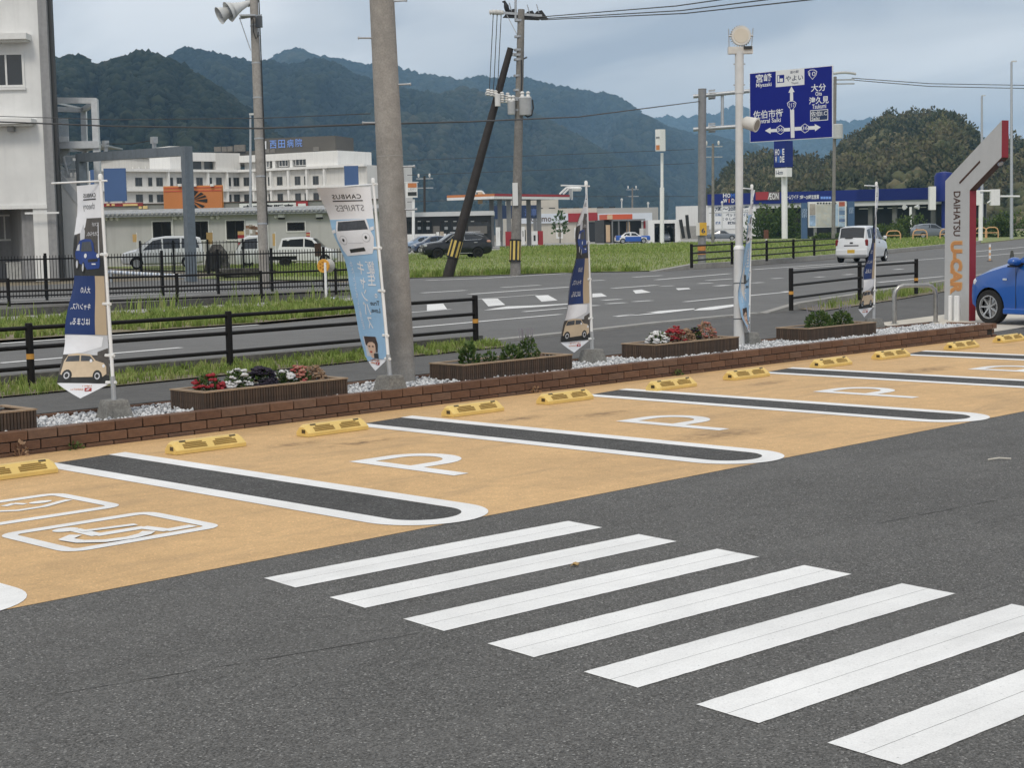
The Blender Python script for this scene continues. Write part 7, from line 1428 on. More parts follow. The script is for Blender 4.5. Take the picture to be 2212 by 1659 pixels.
# small red canopy shop
rf2 = Facade(1320, 214, 1440, 216); o = thing('red_canopy_shop', 'small shop with an orange-red canopy sign beside the white pylon', 'shop', rf2.pt(0, 0)); Q2 = lambda u0, u1, v0, v1: rf2.rect(*Zq(zE, u0, u1, v0, v1))
rf2.part('canopy_sign', M('canopy_orange', srgb(208, 92, 58), .5, var=.08, scale=.4), o, Q2(1808, 2022, 434, 478), -3, .5); rf2.part('canopy_end', M('peach_panel', srgb(214, 184, 150), .6), o, Q2(1806, 1850, 440, 478), .5, .6); q = Q2(1810, 2130, 480, 675); rf2.part('shop_front', SHD, o, (q[0], q[1], 0, q[3]), -5, -1.0); rf2.part('roof', COLG, o, Q2(1850, 2130, 476, 490), -5, .6)
for u0, u1, v0, v1, mt in ((1810, 1840, 525, 672, 'peach_panel'), (1985, 2010, 500, 585, 'peach_panel'), (2095, 2125, 555, 650, 'pylon_white'), (2130, 2165, 490, 555, 'store_red')): rf2.part('shop_poster', MATS[mt], o, Q2(u0, u1, v0, v1), -.2, .1)
for u in (1853, 1908, 1988): S = Q2(u-4, u+4, 480, 670); rf2.part('post', COLG, o, (S[0], S[1], 0, S[3]), .2, .5)
# drive-through wash gate with a car in it
wf = Facade(1395, 210, 1480, 210); o = thing('wash_gate', 'white drive-through car wash gate with black hoses', 'car wash', wf.pt(0, 0)); QW = lambda u0, u1, v0, v1: wf.rect(*Zq(zG, u0, u1, v0, v1))
q = QW(305, 580, 482, 670); qi = QW(358, 535, 512, 670); wf.part('side', PYW, o, (q[0], qi[0], 0, q[3]), -4, 0); wf.part('side', PYW, o, (qi[1], q[1], 0, q[3]), -4, 0); wf.part('top', PYW, o, (qi[0], qi[1], qi[3], q[3]), -4, 0); wf.part('tunnel', SHD, o, (qi[0], qi[1], 0, qi[3]), -3.9, -3.6)
for u0, u1 in ((360, 432), (468, 533)): a, b2 = [wf.pt(*wf.at(*zG(u, v)), -.5) for u, v in ((u0, 545), (u1, 575))]; mb = MB(); mb.tube([a, a.lerp(b2, .5)+UP*.5, b2, b2-UP*1.5], .22, 8); mb.build('brush_arm', TRIMB, o)
for u in (585, 635): mb = MB(); mb.tube([wf.pt(*wf.at(*zG(u+k, v)), .5) for k, v in ((0, 470), (-4, 440), (6, 560), (20, 640))] if u > 600 else [wf.pt(*wf.at(*zG(u+k, v)), .5) for k, v in ((-8, 480), (6, 560), (20, 640))], .22, 6); mb.build('hose', TRIMB, o)
c = wf.pt((qi[0]+qi[1])/2, 0, -1.2); car('washed_car', 'silver grey car inside the wash gate', (c.x, c.y, 0), math.atan2(-FWD.y, -FWD.x), hatch, GREYP, (5, 6), (9, 10), hs, (1.2, -1.22), .28, extra=both('headlight', HEADL, 1.5, 1.68, .42, .66, .62, .72))

# home store
zz9 = zq(2300, 300, 2.3695)
hf2 = Facade(1528, 268, 2075, 250); o = thing('home_store', 'long home store with a deep blue fascia and open dark shopfront', 'building', hf2.pt(0, 0)); QH = lambda z, u0, u1, v0, v1: hf2.rect(*Zq(z, u0, u1, v0, v1))
def sx(z, u): return hf2.at(*z(u, 400))[0]
zf0 = hf2.at(*zG(1500, 340))[1]; zf1 = hf2.at(*zG(1500, 243))[1]; end = hf2.at(2110, 450)[0]
hf2.part('fascia', BLUE_S, o, (sx(zG, 822), end, zf0, zf1), -6, .6)
for k in range(9): z_ = zf0+(zf1-zf0)*(k+.5)/9; hf2.part('fascia_rib', BLUE_S, o, (sx(zH, 520), end, z_-.03, z_+.03), .6, .66)
hf2.part('soffit_beam', RFW, o, (sx(zG, 1232), end, zf0-.75, zf0-.004), -6, .3)
hf2.part('back_wall', SHD, o, (sx(zG, 1232), end, 0, zf0-.75), -9, -8.5); hf2.part('floor', CONC_D, o, (sx(zG, 1232), end, -.01, .02), -8.5, .2); hf2.part('ceiling', DARKIN, o, (sx(zG, 1232), end, zf0-.9, zf0-.76), -8.5, -.1)
for u in (600, 770, 900, 1040): S = sx(zH, u); hf2.part('column', M('store_column', (.16, .16, .15), .7), o, (S-.35, S+.35, 0, zf0-.76), -1.6, -.9)
for u0, u1 in ((640, 690), (720, 770), (790, 820), (870, 910), (520, 600), (950, 990)): hf2.part('tube_light', PYW, o, (sx(zH, u0), sx(zH, u1), zf0-1.25, zf0-1.12), -1.2, -1.0)
q = QH(zG, 545, 1230, 345, 640); hf2.part('white_wall', M('store_white', (.72, .72, .71), .7, var=.05, scale=.3, dirt=.1), o, (q[0], q[1], 0, zf0-.003), -8, .2); hf2.part('grey_plinth', CONC, o, (q[0], sx(zG, 840), 0, hf2.at(*zG(650, 535))[1]), .2, .3)
qb = QH(zG, 828, 1228, 352, 560); hf2.part('info_board', SIGNW, o, qb, .2, .3)
hf2.text('7時～20時営業', SIGND, o, QH(zG, 880, 1175, 365, 408), .33, bold=.03); hf2.part('board_rule', INKL, o, QH(zG, 830, 1225, 416, 420), .3, .33)
for i, (txt, u0, u1, v0, v1) in enumerate((('日用品', 885, 945, 428, 450), ('ペット', 975, 1060, 425, 455), ('バイク', 1100, 1165, 420, 455), ('くらしの', 940, 1060, 462, 485), ('材木', 885, 930, 494, 522), ('家庭用品', 990, 1060, 494, 520))): hf2.text(txt, SIGND if i % 2 else M('board_navy', (.05, .12, .3), .5), o, QH(zG, u0, u1, v0, v1), .33, bold=.02)
IRED = M('letter_orange', (.55, .16, .05), .5)
for ch_, u0, u1, v0, v1, mt in (('H', 955, 985, 256, 292, SIGNW), ('O', 990, 1018, 256, 292, SIGNW), ('M', 1022, 1055, 256, 292, M('sign_mid_blue', (.03, .12, .45), .5)), ('E', 1060, 1085, 256, 292, SIGNW), ('W', 955, 992, 300, 336, SIGNW), ('I', 1003, 1012, 300, 336, IRED), ('D', 1028, 1052, 300, 336, SIGNW), ('E', 1060, 1085, 300, 336, SIGNW)): hf2.text(ch_, mt, o, QH(zG, u0, u1, v0, v1), .64, bold=.03)
hf2.part('red_sign_panel', RED_S, o, QH(zG, 1236, 1345, 243, 312), .6, .8); hf2.part('logo_panel', M('logo_taupe', (.15, .12, .12), .5), o, QH(zG, 1345, 1440, 243, 312), .6, .78); hf2.text('ÆON', SIGNW, o, QH(zG, 1340, 1432, 252, 308), .84, bold=.015)
hf2.text('ホームワイド', SIGNW, o, QH(zG, 1476, 1598, 268, 306), .64, bold=.02); hf2.text('7時～20時迄営業', SIGNW, o, QH(zG, 1610, 1775, 268, 306), .64, bold=.02)
for k in range(4): hf2.part('fascia_plate', HBL, o, QH(zG, 1788+k*23, 1807+k*23, 282, 304), .6, .66)
hf2.part('fascia_end', M('fascia_end_blue', (.012, .04, .20), .5), o, (sx(zG, 1882), sx(zG, 1908), zf0, zf1-.1), .6, .75)
c = hf2.pt(sx(zH, 1138), 0, 1.5); t_ = thing('blue_drum_sign', 'round blue sign drum on the store, partly behind the entrance sign', 'sign', c); z0_, z1_ = hf2.at(*zH(1138, 690))[1], hf2.at(*zH(1138, 515))[1]; mb = MB(); mb.lathe(c, UP, [(0, .4), (z0_, .4), (z0_, 1.5), (z1_, 1.5), (z1_+.5, 1.2), (z1_+.7, .2)], 24); mb.build('drum', BLUE_S, t_, smooth=True); mb = MB(); mb.obox(c-RIGHT*2.2+UP*(z0_+.5)-FWD*1.2, RIGHT, UP, FWD, 1.0, 3.6, .8); mb.build('side_lamp_box', PYW, t_)
# tourist map board
mf = Facade(1700, 216, 1860, 216); o = thing('map_board', 'tourist map board with blue pillars and picture strip', 'notice board', mf.pt(0, 0)); QM = lambda u0, u1, v0, v1: mf.rect(*Zq(zG, u0, u1, v0, v1))
q = QM(1675, 2000, 325, 545); mf.part('frame', PYW, o, q, -.6, 0); mf.part('map', stone_surface('map_print', (.52, .51, .46), speck=.12, sscale=.8, big=.1, bump=0, stain=(.40, .50, .58), stain_amt=.8, bigscale=.2), o, QM(1742, 1930, 350, 535), 0, .05)
mf.part('map_sea', M('map_blue', (.42, .55, .70), .6, var=.1, scale=.8), o, QM(1895, 1930, 350, 535), .05, .07)
for v0, v1, cl_ in ((327, 365, (.40, .10, .06)), (372, 398, (.34, .46, .60)), (402, 440, (.16, .25, .40)), (446, 470, (.34, .46, .60)), (474, 500, (.13, .20, .36)), (505, 540, (.36, .46, .58))): mf.part('picture', M('pic_%d' % v0, cl_, .6, var=.35, scale=1.2), o, QM(1937, 1986, v0, v1), 0, .06)
for v0, v1, cl_ in ((345, 440, (.40, .36, .32)), (445, 535, (.30, .42, .60))): mf.part('picture', M('pic_%d' % v0, cl_, .6, var=.35, scale=1.2), o, QM(1685, 1735, v0, v1), 0, .06)
for k in range(7): mf.part('title_character', INK, o, QM(1747+k*25, 1763+k*25, 333, 347), 0, .05)
for u0, u1, v0, v1 in ((1620, 1668, 335, 560), (2015, 2072, 322, 525)):
    q = QM(u0, u1, v0, v1); mf.part('blue_pillar', M('pillar_blue', (.06, .12, .23), .5, var=.1), o, (q[0], q[1], 0, q[3]), -.8, -.2)
    mf.text('佐伯市', M('pillar_letter', (.35, .45, .6), .5), o, (q[0]+.8, q[1]-.8, q[2]+1.5, q[3]-.8), -.15, vertical=True)
for u in (1735, 1905): S = QM(u-12, u+12, 500, 640); mf.part('leg', GREYP_, o, (S[0], S[1], 0, S[3]), -.5, -.1)
# orange tubular barriers and other roadside pieces
ORB = M('orange_tube', srgb(214, 168, 122), .5, var=.1)
for i, (u0, u1, v0, v1, lab) in enumerate(((722, 820, 897, 945, 'orange hoop barrier right of the white wagon'), (907, 1005, 890, 942, 'orange hoop barrier below the grey estate car'), (1096, 1180, 885, 938, 'orange hoop barrier half hidden by the entrance sign'), (1340, 1420, 874, 930, 'orange hoop barrier just right of the entrance sign'), (1412, 1500, 872, 938, 'orange hoop barrier farthest towards the frame edge'))):
    a, b2 = D(*zH(u0, v1), 175), D(*zH(u1, v1), 175); a.z = b2.z = 0; h = D(*zH(u0, v0), 175).z; t_ = thing('hoop_barrier', lab, 'barrier', a, 0., 'orange hoop barriers'); mb = MB(); tt = (b2-a).normalized(); mb.tube([a, a+UP*(h-.4), a+tt*.15+UP*(h-.1), a+tt*.4+UP*h, b2-tt*.4+UP*h, b2-tt*.15+UP*(h-.1), b2+UP*(h-.4), b2], .065, 8); mb.build('hoop', ORB, t_, smooth=True); mb = MB(); mb.tube([a+UP*h*.5, b2+UP*h*.5], .045, 6); mb.build('mid_rail', ORB, t_)
c = P(2138, 564); t_ = thing('lane_marker_post', 'thin orange and white flexible marker post on the far lane', 'marker post', c); ht = .72
for k in range(6): mb = MB(); mb.lathe(c, UP, [(ht*k/6, .045), (ht*(k+1)/6, .045)], 10); mb.build('post_section', ORB if k % 2 == 0 else PYW, t_)
mb = MB(); mb.lathe(c, UP, [(0, .13), (.03, .11)], 14); mb.build('base', M('marker_base', (.1, .08, .07), .7), t_)
c = P(2186, 562); mb = MB(); mb.lathe(c, UP, [(0, .12), (.4, .05), (.42, .03)], 12); props(mb.build('dark_cone', M('cone_dark', (.06, .06, .05), .7)), 'small dark cone standing on the road beyond the blue hatchback', 'cone')
for lab, px, y0, y1, w, d, mat, nm in (('brown marker post in the grass behind the far guard rail', 1655, zG(0, 568)[1], zG(0, 712)[1], .42, 150, M('post_brown', (.13, .05, .03), .7, var=.15), 'marker_post'), ('brown wooden post beside the white hatchback', 688, 525, 575, .33, 84, M('post_brown2', (.06, .035, .025), .8, var=.2), 'wooden_post')):
    b = GD(px, d); z1 = zat(px, y0, d); t_ = thing(nm, lab, 'post', b); mb = MB(); mb.obox(b+UP*(z1/2+.3), RIGHT, FWD, UP, w, w*.5, z1-.6); mb.build('board', mat, t_); mb = MB(); mb.obox(b+UP*.3, RIGHT, FWD, UP, w*.35, w*.3, .7); mb.build('stake', PYW, t_)
# signal heads and boxes over the road, far right
o = thing('traffic_signal', 'traffic signal mast with white backed signals right of the entrance sign', 'traffic signal', GD(2150, 150)); b, t = GD(2118, 150), D(2122, 440, 150); mb = MB(); mb.tube([b, D(2119, 418, 150)], .2, 10); mb.build('mast', PYW, o)
for q0, q1 in (((1345, 618), (1490, 617)), ((1495, 655), (1650, 655))): mb = MB(); mb.tube([D(*zH(*q0), 150), D(*zH(*q1), 150)], .09, 8); mb.build('arm', PYW, o)
for u, v, w, h in ((1477, 662, .85, 1.5), (1352, 665, .5, 1.4)): mb = MB(); mb.obox(D(*zH(u, v), 150), RIGHT, UP, FWD, w, h, .4); mb.build('signal_head', PYW, o)
for q0, q1 in (((1470, 672), (1425, 700)), ((1485, 690), (1510, 702))): mb = MB(); mb.tube([D(*zH(*q0), 150), D(*zH(*q1), 150)], .08, 6); mb.build('stay', PYW, o)
o, b, t = pole_thing('store_lamp', 'white lamp post with two floodlights in front of the dark shopfront', 1967, 205, 447, .18, .16, PYW, 'street lamp'); 
for k in (-.6, .7): mb = MB(); mb.lathe(t+RIGHT*k, (RIGHT*k-FWD*.5).normalized(), [(-.2, .12), (.35, .34)], 10); mb.build('floodlight', HORN, o)
# small advertising flags by the grey house, dark stone hut
for lab, z, u0, u1, v0, v1, d in (('red and white small banner in front of the house window', zB, 2035, 2090, 580, 700, 94), ('small red lettered board on a stand by the dark stone hut', zB, 1766, 1820, 590, 690, 84), ('thin orange banner behind the pickup truck', zD, 585, 608, 600, 705, 93), ('small red banner above the white hatchback', zD, 872, 906, 590, 640, 96), ('tan dry pampas-like banner near the minivan front', zB, 1135, 1170, 605, 672, 97)):
    f4 = Facade(z(u0, v0)[0]-20, d, z(u1, v0)[0]+20, d); q = f4.rect(*Zq(z, u0, u1, v0, v1)); t_ = thing('small_banner', lab, 'banner', f4.pt((q[0]+q[1])/2, 0), 0., 'small shop banners'); mb = MB(); mb.tube([f4.pt(q[1], 0), f4.pt(q[1], q[3]+.1)], .02, 6); mb.build('pole', POLEW, t_)
    hh = (q[3]-q[2])/4
    for k in range(4): f4.part('cloth', [M('flag_white', (.7, .7, .68), .7), RED_S, M('flag_gold', (.55, .36, .15), .7), RED_S][(k+u0) % 4] if 'tan' not in lab and 'orange' not in lab else M('flag_gold', (.55, .36, .15), .7), t_, (q[0], q[1], q[2]+hh*k, q[2]+hh*(k+1)), -.01+.004*k, .012+.004*k)
ROCK = stone_surface('dark_stone', (.085, .078, .070), speck=.4, sscale=6, big=.4, bump=.6, bigscale=1.5)
hc = GD(470, 80); o = thing('stone_hut', 'dark rounded stone kiln hut beside the gate post', 'hut', hc); W_ = (zB(1890, 0)[0]-zB(1670, 0)[0])/FPX*80; Hh = zat(470, zB(0, 690)[1], 80)
mb = MB(); n1, n2 = 16, 9; vs = []
for j in range(n2):
    for i in range(n1):
        a = 2*math.pi*i/n1; v = j/(n2-1); rr = (1-.25*v-.72*max(0, v-.6)**1.3*2)*W_/2*random.uniform(.93, 1.05); vs.append(hc+RIGHT*rr*math.cos(a)+FWD*rr*math.sin(a)+UP*Hh*v)
mb.add(vs, [(j*n1+i, j*n1+(i+1) % n1, (j+1)*n1+(i+1) % n1, (j+1)*n1+i) for j in range(n2-1) for i in range(n1)]+[tuple((n2-1)*n1+i for i in range(n1))]); mb.build('stone_body', ROCK, o)
mb = MB(); mb.obox(hc-FWD*W_*.47+UP*Hh*.4, RIGHT, FWD, UP, W_*.35, .3, Hh*.6); mb.build('opening', DARKIN, o)
rp = GD(535, 66); mb = MB(); nn_ = 24
vs = [rp+RIGHT*random.uniform(-1.3, 1.3)+FWD*random.uniform(-.6, .6)+UP*random.uniform(0, .42) for _ in range(nn_)]
bmx = bmesh.new(); [bmx.verts.new(v) for v in vs]; bmesh.ops.convex_hull(bmx, input=bmx.verts[:]); me = bpy.data.meshes.new('rubble_heap'); bmx.to_mesh(me); bmx.free(); me.materials.append(ROCK); props(link('rubble_heap', me), 'dark heap of broken stone inside the bar fence', 'rubble')
# ================================================================== grass
GRASS = tint_mat('grass_blades', [(.13, .19, .04), (.20, .28, .06), (.28, .36, .09), (.38, .38, .16)], .6, trans=.35)
def inside(x, y, poly):
    c = np.zeros(len(x), bool); n_ = len(poly)
    for i in range(n_):
        x0, y0 = poly[i]; x1, y1 = poly[(i+1) % n_]
        m_ = ((y0 > y) != (y1 > y)) & (x < (x1-x0)*(y-y0)/((y1-y0)+1e-12)+x0); c ^= m_
    return c
def blades(name, label, poly, n, h, w, z=0., seed=0, lean=.5, clump=0, mat=None, hvar=.5):
    r = np.random.default_rng(seed); P_ = np.array(poly); lo, hi = P_.min(0), P_.max(0)
    if clump:
        k = max(1, n//clump); cx = r.uniform(lo[0], hi[0], k); cy = r.uniform(lo[1], hi[1], k); x = np.repeat(cx, clump)+r.normal(0, h*.35, k*clump); y = np.repeat(cy, clump)+r.normal(0, h*.35, k*clump); hs_ = np.repeat(r.uniform(1-hvar, 1+hvar, k), clump)
        tt = np.repeat(r.uniform(0, 1, k), clump)
    else: x = r.uniform(lo[0], hi[0], n); y = r.uniform(lo[1], hi[1], n); hs_ = r.uniform(1-hvar, 1+hvar, n); tt = r.uniform(0, 1, n)
    m_ = inside(x, y, poly); x, y, hs_, tt = x[m_], y[m_], hs_[m_], tt[m_]; n = len(x)
    H_ = h*hs_*r.uniform(.6, 1.1, n); a = r.uniform(0, 2*np.pi, n); d = np.stack([np.cos(a), np.sin(a), np.zeros(n)], 1); s = np.stack([-np.sin(a), np.cos(a), np.zeros(n)], 1)
    b = np.stack([x, y, np.full(n, z)], 1); W_ = (w*r.uniform(.6, 1.3, n))[:, None]; ln = (H_*lean*r.uniform(.2, 1.2, n))[:, None]; up = np.array([0, 0, 1.])
    m1 = b + up*(H_*.6)[:, None] + d*ln*.35; tip = b + up*(H_*r.uniform(.75, 1, n))[:, None] + d*ln
    V = np.stack([b-s*W_/2, b+s*W_/2, m1-s*W_*.4, m1+s*W_*.4, tip], 1).reshape(-1, 3); i = np.arange(n)[:, None]*5
    F = np.concatenate([i+np.array([0, 1, 3]), i+np.array([0, 3, 2]), i+np.array([2, 3, 4])])
    T = np.repeat(np.clip(tt*.7+r.uniform(0, .4, n), 0, 1), 5)
    o = np_mesh(name, V, F, mat or GRASS, None, T); return props(o, label, 'grass', kind='stuff')
near_verge = [(2, 15.30), (10, 15.60), (16.0, 15.95), (16.4, 16.84), (9, 16.78), (2, 16.6)]
blades('grass', 'ragged green grass verge under the near guard rail', near_verge, 17000, .095, .014, .012, 1, .7, 14)
blades('grass', 'low creeping grass at the edge of the near sidewalk', [(2, 15.2), (10, 15.5), (16.0, 15.85), (16.0, 16.1), (10, 15.75), (2, 15.45)], 4500, .09, .010, .0, 2, .9, 10)
blades('grass', 'short grass under the guard rail beyond the dropped kerb', [(25.9, 17.4), (30, 18.4), (36, 20.1), (36, 20.9), (31, 19.5), (26.4, 18.0)], 4000, .20, .014, .012, 3, .6, 14)
med = [(4, 24.4), (12.6, 24.6), (17.8, 24.65), (21.5, 25.6), (23.4, 27.8), (24.4, 30.1), (4, 30.1)]
blades('grass', 'shaggy green weeds covering the road median', med, 32000, .16, .026, .02, 4, .6, 16, hvar=.6)
blades('grass', 'tall thin weeds standing along the ditch edge', [(6, 29.6), (25, 29.6), (25.5, 31.5), (6, 31.5)], 700, .45, .02, .03, 5, .4, 8, hvar=.5)
fld = [(40.1, 45.4), (46.5, 43.3), (49.4, 40.9), (56, 42.3), (64.8, 44.6), (72.5, 47.4), (88, 53.2), (110, 62), (110, 110), (70, 95), (52, 72), (42, 56)]
blades('grass', 'broad green grass field across the road', fld, 70000, .13, .035, .0, 6, .7, 0, hvar=.7)
blades('grass', 'taller grass fringe along the front of the field', [(40.2, 45.5), (46.5, 43.4), (49.0, 41.2), (49.4, 42.6), (46.5, 45.3), (41, 47.5)], 9000, .26, .035, .0, 7, .5, 12)
yard = [(24, 52), (38, 56), (44, 62), (60, 82), (48, 84), (20, 66)]
blades('grass', 'green grass patch around the pickup truck behind the fence', [tuple(GD(px, d)[:2]) for px, d in ((480, 66), (790, 64), (800, 92), (470, 92))], 18000, .2, .04, .0, 8, .6, 0)
sheet('yard_turf', [tuple(GD(px, d)[:2]) for px, d in ((470, 62), (880, 60), (890, 100), (450, 98))], -.006, FIELD)
blades('grass', 'sparse far grass behind the parked sedan', [tuple(GD(px, d)[:2]) for px, d in ((1080, 110), (2050, 120), (2050, 200), (1080, 185))], 30000, .22, .10, .0, 9, .6, 0)
sheet('station_forecourt', [tuple(GD(px, d)[:2]) for px, d in ((840, 128), (1090, 150), (1090, 185), (1620, 205), (1620, 300), (700, 300))], .012, CONC)
# ================================================================== shrubs and the wooded hill
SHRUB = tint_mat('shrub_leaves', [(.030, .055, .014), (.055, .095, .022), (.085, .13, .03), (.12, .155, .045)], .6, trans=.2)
def shrub(label, px, depth, wpx, toppy, seed, n=900, cat='shrub', lobes=5, mat=None, size=None):
    b = GD(px, depth); w = wpx*depth/FPX; h = zat(px, toppy, depth); o = thing('green_shrub', label, cat, b, 0., 'shrubs before the home store'); r = np.random.default_rng(seed); Vs, Fs, Ts = [], [], []; k = 0
    for i in range(lobes):
        c = b + RIGHT*float(r.uniform(-.36, .36)*w) + FWD*float(r.uniform(-.2, .2)*w); hh = h*r.uniform(.65, 1.0) if i else h; rw = w*r.uniform(.22, .34)
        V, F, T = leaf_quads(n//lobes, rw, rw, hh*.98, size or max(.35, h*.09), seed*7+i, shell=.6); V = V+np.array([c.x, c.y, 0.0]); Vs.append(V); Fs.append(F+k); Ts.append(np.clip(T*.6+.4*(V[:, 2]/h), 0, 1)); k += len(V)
    np_mesh('foliage', np.concatenate(Vs), np.concatenate(Fs), mat or SHRUB, o, np.concatenate(Ts))
    mb = MB(); 
    for i in range(4): a = random.uniform(0, 6.28); mb.tube([b, b+Vector((math.cos(a)*w*.2, math.sin(a)*w*.2, h*.6))], [.12, .04], 5)
    mb.build('stem', TAR, o); return o
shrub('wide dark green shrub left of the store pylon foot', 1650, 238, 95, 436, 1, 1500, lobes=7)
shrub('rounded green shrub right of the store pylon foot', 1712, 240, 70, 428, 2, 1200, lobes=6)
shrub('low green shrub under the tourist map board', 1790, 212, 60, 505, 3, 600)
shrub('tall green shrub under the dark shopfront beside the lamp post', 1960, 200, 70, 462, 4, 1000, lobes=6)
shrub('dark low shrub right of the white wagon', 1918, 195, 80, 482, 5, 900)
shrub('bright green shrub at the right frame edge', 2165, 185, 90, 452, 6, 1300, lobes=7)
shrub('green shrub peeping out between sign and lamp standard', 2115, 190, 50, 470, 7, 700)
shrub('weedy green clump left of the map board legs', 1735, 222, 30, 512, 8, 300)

FOREST = tint_mat('forest_leaves', [(.035, .046, .024), (.070, .080, .036), (.11, .108, .052), (.16, .135, .075), (.13, .135, .05)], .8, spec=.15)
MOUNT = tint_mat('mountain_trees', [(.006, .011, .008), (.014, .021, .012), (.030, .037, .020), (.056, .054, .034)], .9, spec=.1)
def interp_line(pts, xs): P_ = np.array(pts, float); return np.interp(xs, P_[:, 0], P_[:, 1])
def ridge(name, pts, d_ridge, d_base, step, seed, rough, spur, mat, crown, n_crown, crown_mat, label, rows=26, skirt=False):
    """a real hillside: slopes from its crest (seen as pts) down to its foot, with spurs and gullies; a coat of tree crowns on it"""
    xs = np.arange(pts[0][0], pts[-1][0]+1, step); ys = interp_line(pts, xs); K = len(xs); V = np.zeros((rows+3, K, 3))
    for j in range(rows+3):
        t = j/(rows-1) if j < rows else 1.0
        for i, px in enumerate(xs):
            zr_ = zat(px, ys[i], d_ridge)
            n1 = noise.fractal(Vector((px*spur, seed*3.1, t*1.3)), 1.0, 2.0, 3); prof = t**(.80+.25*n1)
            dd = d_base+(d_ridge-d_base)*t
            n2 = noise.fractal(Vector((px*spur*1.7+5, t*2.5, seed*1.7)), 1.0, 2.1, 4)
            if j >= rows: dd = d_ridge*(1+.06*(j-rows+1)); prof = 1-.25*(j-rows+1)
            bump_ = n2*zr_*rough*math.sin(math.pi*min(t, 1))*(1 if j < rows else 0)
            g = GD(px, dd + (n1*.12*d_ridge*math.sin(math.pi*t) if j < rows else 0)); V[j, i] = (g.x, g.y, max(zr_*prof + bump_, -2 if j == 0 else 0))
    idx = np.arange((rows+3)*K).reshape(rows+3, K); F = np.stack([idx[:-1, :-1], idx[:-1, 1:], idx[1:, 1:], idx[1:, :-1]], -1).reshape(-1, 4)
    tint = np.array([.35+.3*noise.noise(Vector((v[0]*.006, v[1]*.006, v[2]*.01))) for v in V.reshape(-1, 3)])
    o = np_mesh(name, V.reshape(-1, 3), F, mat, None, tint, True); o['kind'] = 'structure'
    r = np.random.default_rng(seed); jj = r.uniform(0, rows+.6, n_crown); ii = r.uniform(0, K-1.001, n_crown)
    jj[:n_crown//10] = rows-1+r.uniform(-.6, .4, n_crown//10)
    j0 = jj.astype(int); i0 = ii.astype(int); fj = (jj-j0)[:, None]; fi = (ii-i0)[:, None]
    C = V[j0, i0]*(1-fj)*(1-fi)+V[j0, i0+1]*(1-fj)*fi+V[j0+1, i0]*fj*(1-fi)+V[j0+1, i0+1]*fj*fi
    s = crown*r.uniform(.55, 1.35, (n_crown, 1)); S = np.concatenate([s, s, s*r.uniform(.6, 1.05, (n_crown, 1))], 1)
    big = np.array([noise.noise(Vector((c[0]*.004, c[1]*.004, seed))) for c in C]); T = np.clip(.42+.55*big+r.normal(0, .17, n_crown), 0, 1)
    C[:, 2] += s[:, 0]*.25
    f_ = scatter_blobs('forest', C, S, crown_mat, T, I1 if d_ridge < 800 else I0, .30, seed=seed, smooth=d_ridge > 800); return o, props(f_, label, 'forest', kind='stuff')
ridge('mountain', [(-260, 175), (-120, 155), (30, 140), (105, 140), (128, 136), (150, 141), (168, 130), (190, 132), (218, 149), (240, 147), (262, 142), (290, 132), (318, 123), (345, 126), (362, 134), (385, 140), (430, 166), (500, 212), (560, 262), (640, 330), (720, 400), (760, 440)], 1150, 800, 10, 3, .16, .010, MOUNT, 3.4, 17000, MOUNT, 'dense dark trees covering the nearest left mountain')
ridge('mountain', [(180, 210), (330, 160), (380, 136), (405, 116), (430, 115), (460, 122), (510, 134), (562, 146), (598, 143), (640, 152), (679, 141), (707, 139), (742, 152), (780, 172), (868, 197), (920, 213), (960, 213), (1007, 197), (1060, 212), (1130, 240), (1200, 275), (1300, 330), (1400, 390), (1440, 430)], 2300, 1650, 11, 5, .15, .009, MOUNT, 6.0, 15000, MOUNT, 'dark trees on the middle mountain behind the hospital')
ridge('mountain', [(480, 200), (562, 152), (598, 141), (607, 131), (636, 119), (659, 118), (691, 131), (742, 136), (800, 149), (863, 155), (909, 166), (957, 176), (1012, 182), (1036, 174), (1058, 173), (1090, 181), (1132, 173), (1163, 184), (1201, 195), (1250, 205), (1300, 208), (1345, 220), (1397, 258), (1447, 283), (1503, 300), (1548, 300), (1589, 313), (1675, 335), (1770, 365), (1900, 410)], 3700, 2600, 11, 8, .14, .008, MOUNT, 8.5, 16000, MOUNT, 'bluish trees on the long mountain ridge in the centre')
ridge('mountain', [(1250, 310), (1330, 285), (1397, 262), (1435, 259), (1485, 263), (1518, 258), (1548, 258), (1569, 245), (1586, 236), (1606, 239), (1640, 258), (1700, 275), (1760, 280), (1808, 268), (1839, 272), (1869, 264), (1884, 264), (1902, 268), (1960, 290), (2060, 312), (2200, 318), (2420, 320)], 6200, 4700, 12, 12, .12, .008, MOUNT, 14, 8000, MOUNT, 'faint blue trees on the farthest right ridge')
hl = [(1540, 430), (1574, 390), (1604, 361), (1637, 353), (1662, 343), (1690, 350), (1725, 358), (1776, 366), (1811, 343), (1839, 315), (1864, 298), (1889, 276), (1912, 263), (1945, 262), (1989, 260), (2032, 262), (2063, 268), (2082, 281), (2100, 300), (2118, 325), (2150, 330), (2180, 312), (2200, 316), (2240, 322), (2420, 335)]
ho, hf_ = ridge('wooded_hill', hl, 720, 420, 6, 21, .10, .010, FOREST, 2.0, 3200, FOREST, 'brownish green trees covering the steep hill at the right', rows=22)
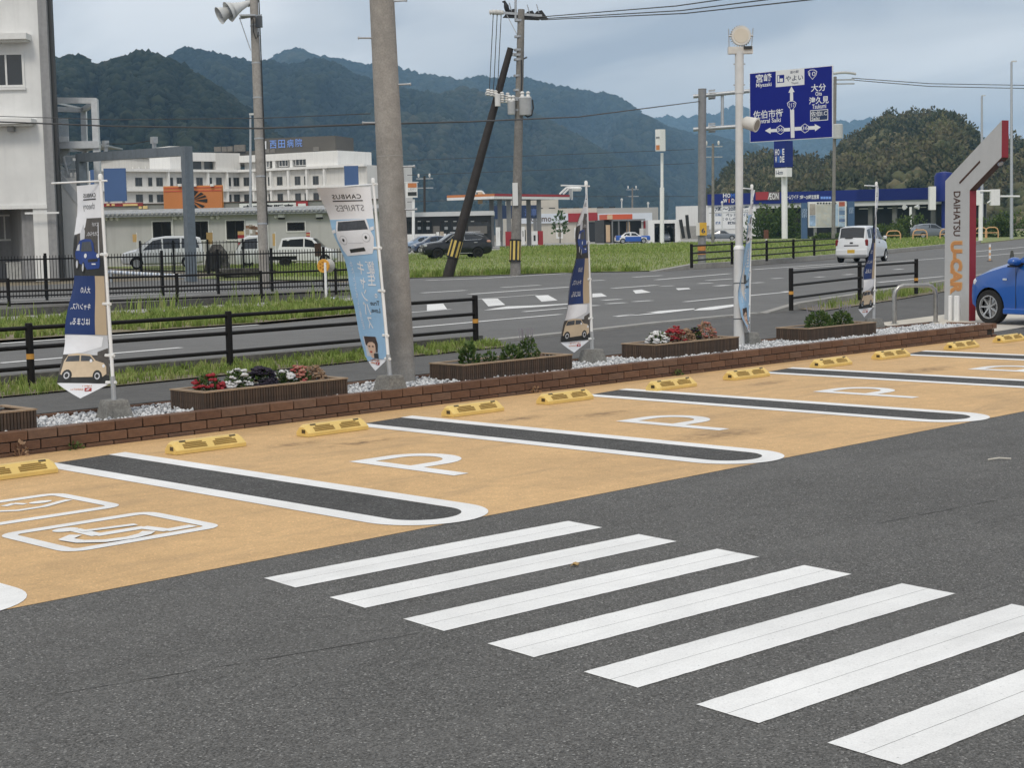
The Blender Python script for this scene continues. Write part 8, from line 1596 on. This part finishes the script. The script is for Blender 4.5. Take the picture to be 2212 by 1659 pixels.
# leafy crowns on the hill: each a bunch of leaf clusters
hv = np.array([v.co[:] for v in ho.data.vertices]).reshape(25, -1, 3); r = np.random.default_rng(33); NT = 1150; Vs, Fs, Ts, k = [], [], [], 0
for i in range(NT):
    j0 = r.integers(3, 22) if i > 90 else r.integers(20, 23); i0 = r.integers(0, hv.shape[1]); c = hv[j0, i0]; s = r.uniform(2.2, 4.4)*(1.15 if i <= 90 else 1); tn = np.clip(.45+.6*noise.noise(Vector((c[0]*.012, c[1]*.012, 3.3)))+r.normal(0, .14), 0, 1)
    V, F, T = leaf_quads(120, s, s, s*r.uniform(1.2, 2.0), s*.36, 1000+i, shell=.55); Vs.append(V+c-np.array([0, 0, s*.35])); Fs.append(F+k); Ts.append(np.clip(tn+(T-.5)*.35, 0, 1)); k += len(V)
props(np_mesh('foliage', np.concatenate(Vs), np.concatenate(Fs), FOREST, None, np.concatenate(Ts)), 'loose leafy tree crowns clothing the steep hill at the right', 'forest', kind='stuff')
# one big old tree leaning out on the hill's right shoulder
b = D(2092, 318, 640); o = thing('hilltop_tree', 'spreading tree with gaps standing out on the right shoulder of the hill', 'tree', b); mb = MB(); mb.tube([b-UP*14, b+UP*1.5], [.7, .45], 8)
Vs, Fs, Ts, k = [], [], [], 0
for (px, py, s) in ((2068, 268, 1.6), (2078, 276, 1.6), (2086, 285, 1.5), (2096, 282, 1.4), (2102, 290, 1.5), (2106, 300, 1.3), (2090, 300, 1.4), (2078, 295, 1.7), (2066, 285, 1.9), (2100, 306, 1.1), (2058, 276, 1.9)):
    c = D(px, py, 640); mb.tube([b+UP*.5, b.lerp(c, .6)+UP*.6, c], [.3, .16, .06], 5); V, F, T = leaf_quads(150, s, s, s, .55, px, shell=.3); Vs.append(V+np.array(c)); Fs.append(F+k); Ts.append(T*.35); k += len(V)
mb.build('trunk', TAR, o); np_mesh('crown', np.concatenate(Vs), np.concatenate(Fs), FOREST, o, np.concatenate(Ts))

# ================================================================== the air
hz_ = MB(); hz_.box(-400, 7400, -1200, 7200, -3, 480); ho_ = hz_.build('haze', M('tmp_haze', (1, 1, 1), var=0)); hm = bpy.data.materials.new('haze_air'); hm.use_nodes = True; nt = hm.node_tree
for n in list(nt.nodes):
    if n.type == 'BSDF_PRINCIPLED': nt.nodes.remove(n)
pv = nt.nodes.new('ShaderNodeVolumePrincipled'); pv.inputs['Color'].default_value = (.42, .70, 1.0, 1); pv.inputs['Density'].default_value = HAZE_D if 'HAZE_D' in globals() else .00015; pv.inputs['Anisotropy'].default_value = .2
nt.links.new(pv.outputs[0], [n for n in nt.nodes if n.type == 'OUTPUT_MATERIAL'][0].inputs['Volume']); ho_.data.materials.clear(); ho_.data.materials.append(hm); props(ho_, 'thin bluish haze in the air over the valley', 'haze', kind='stuff')
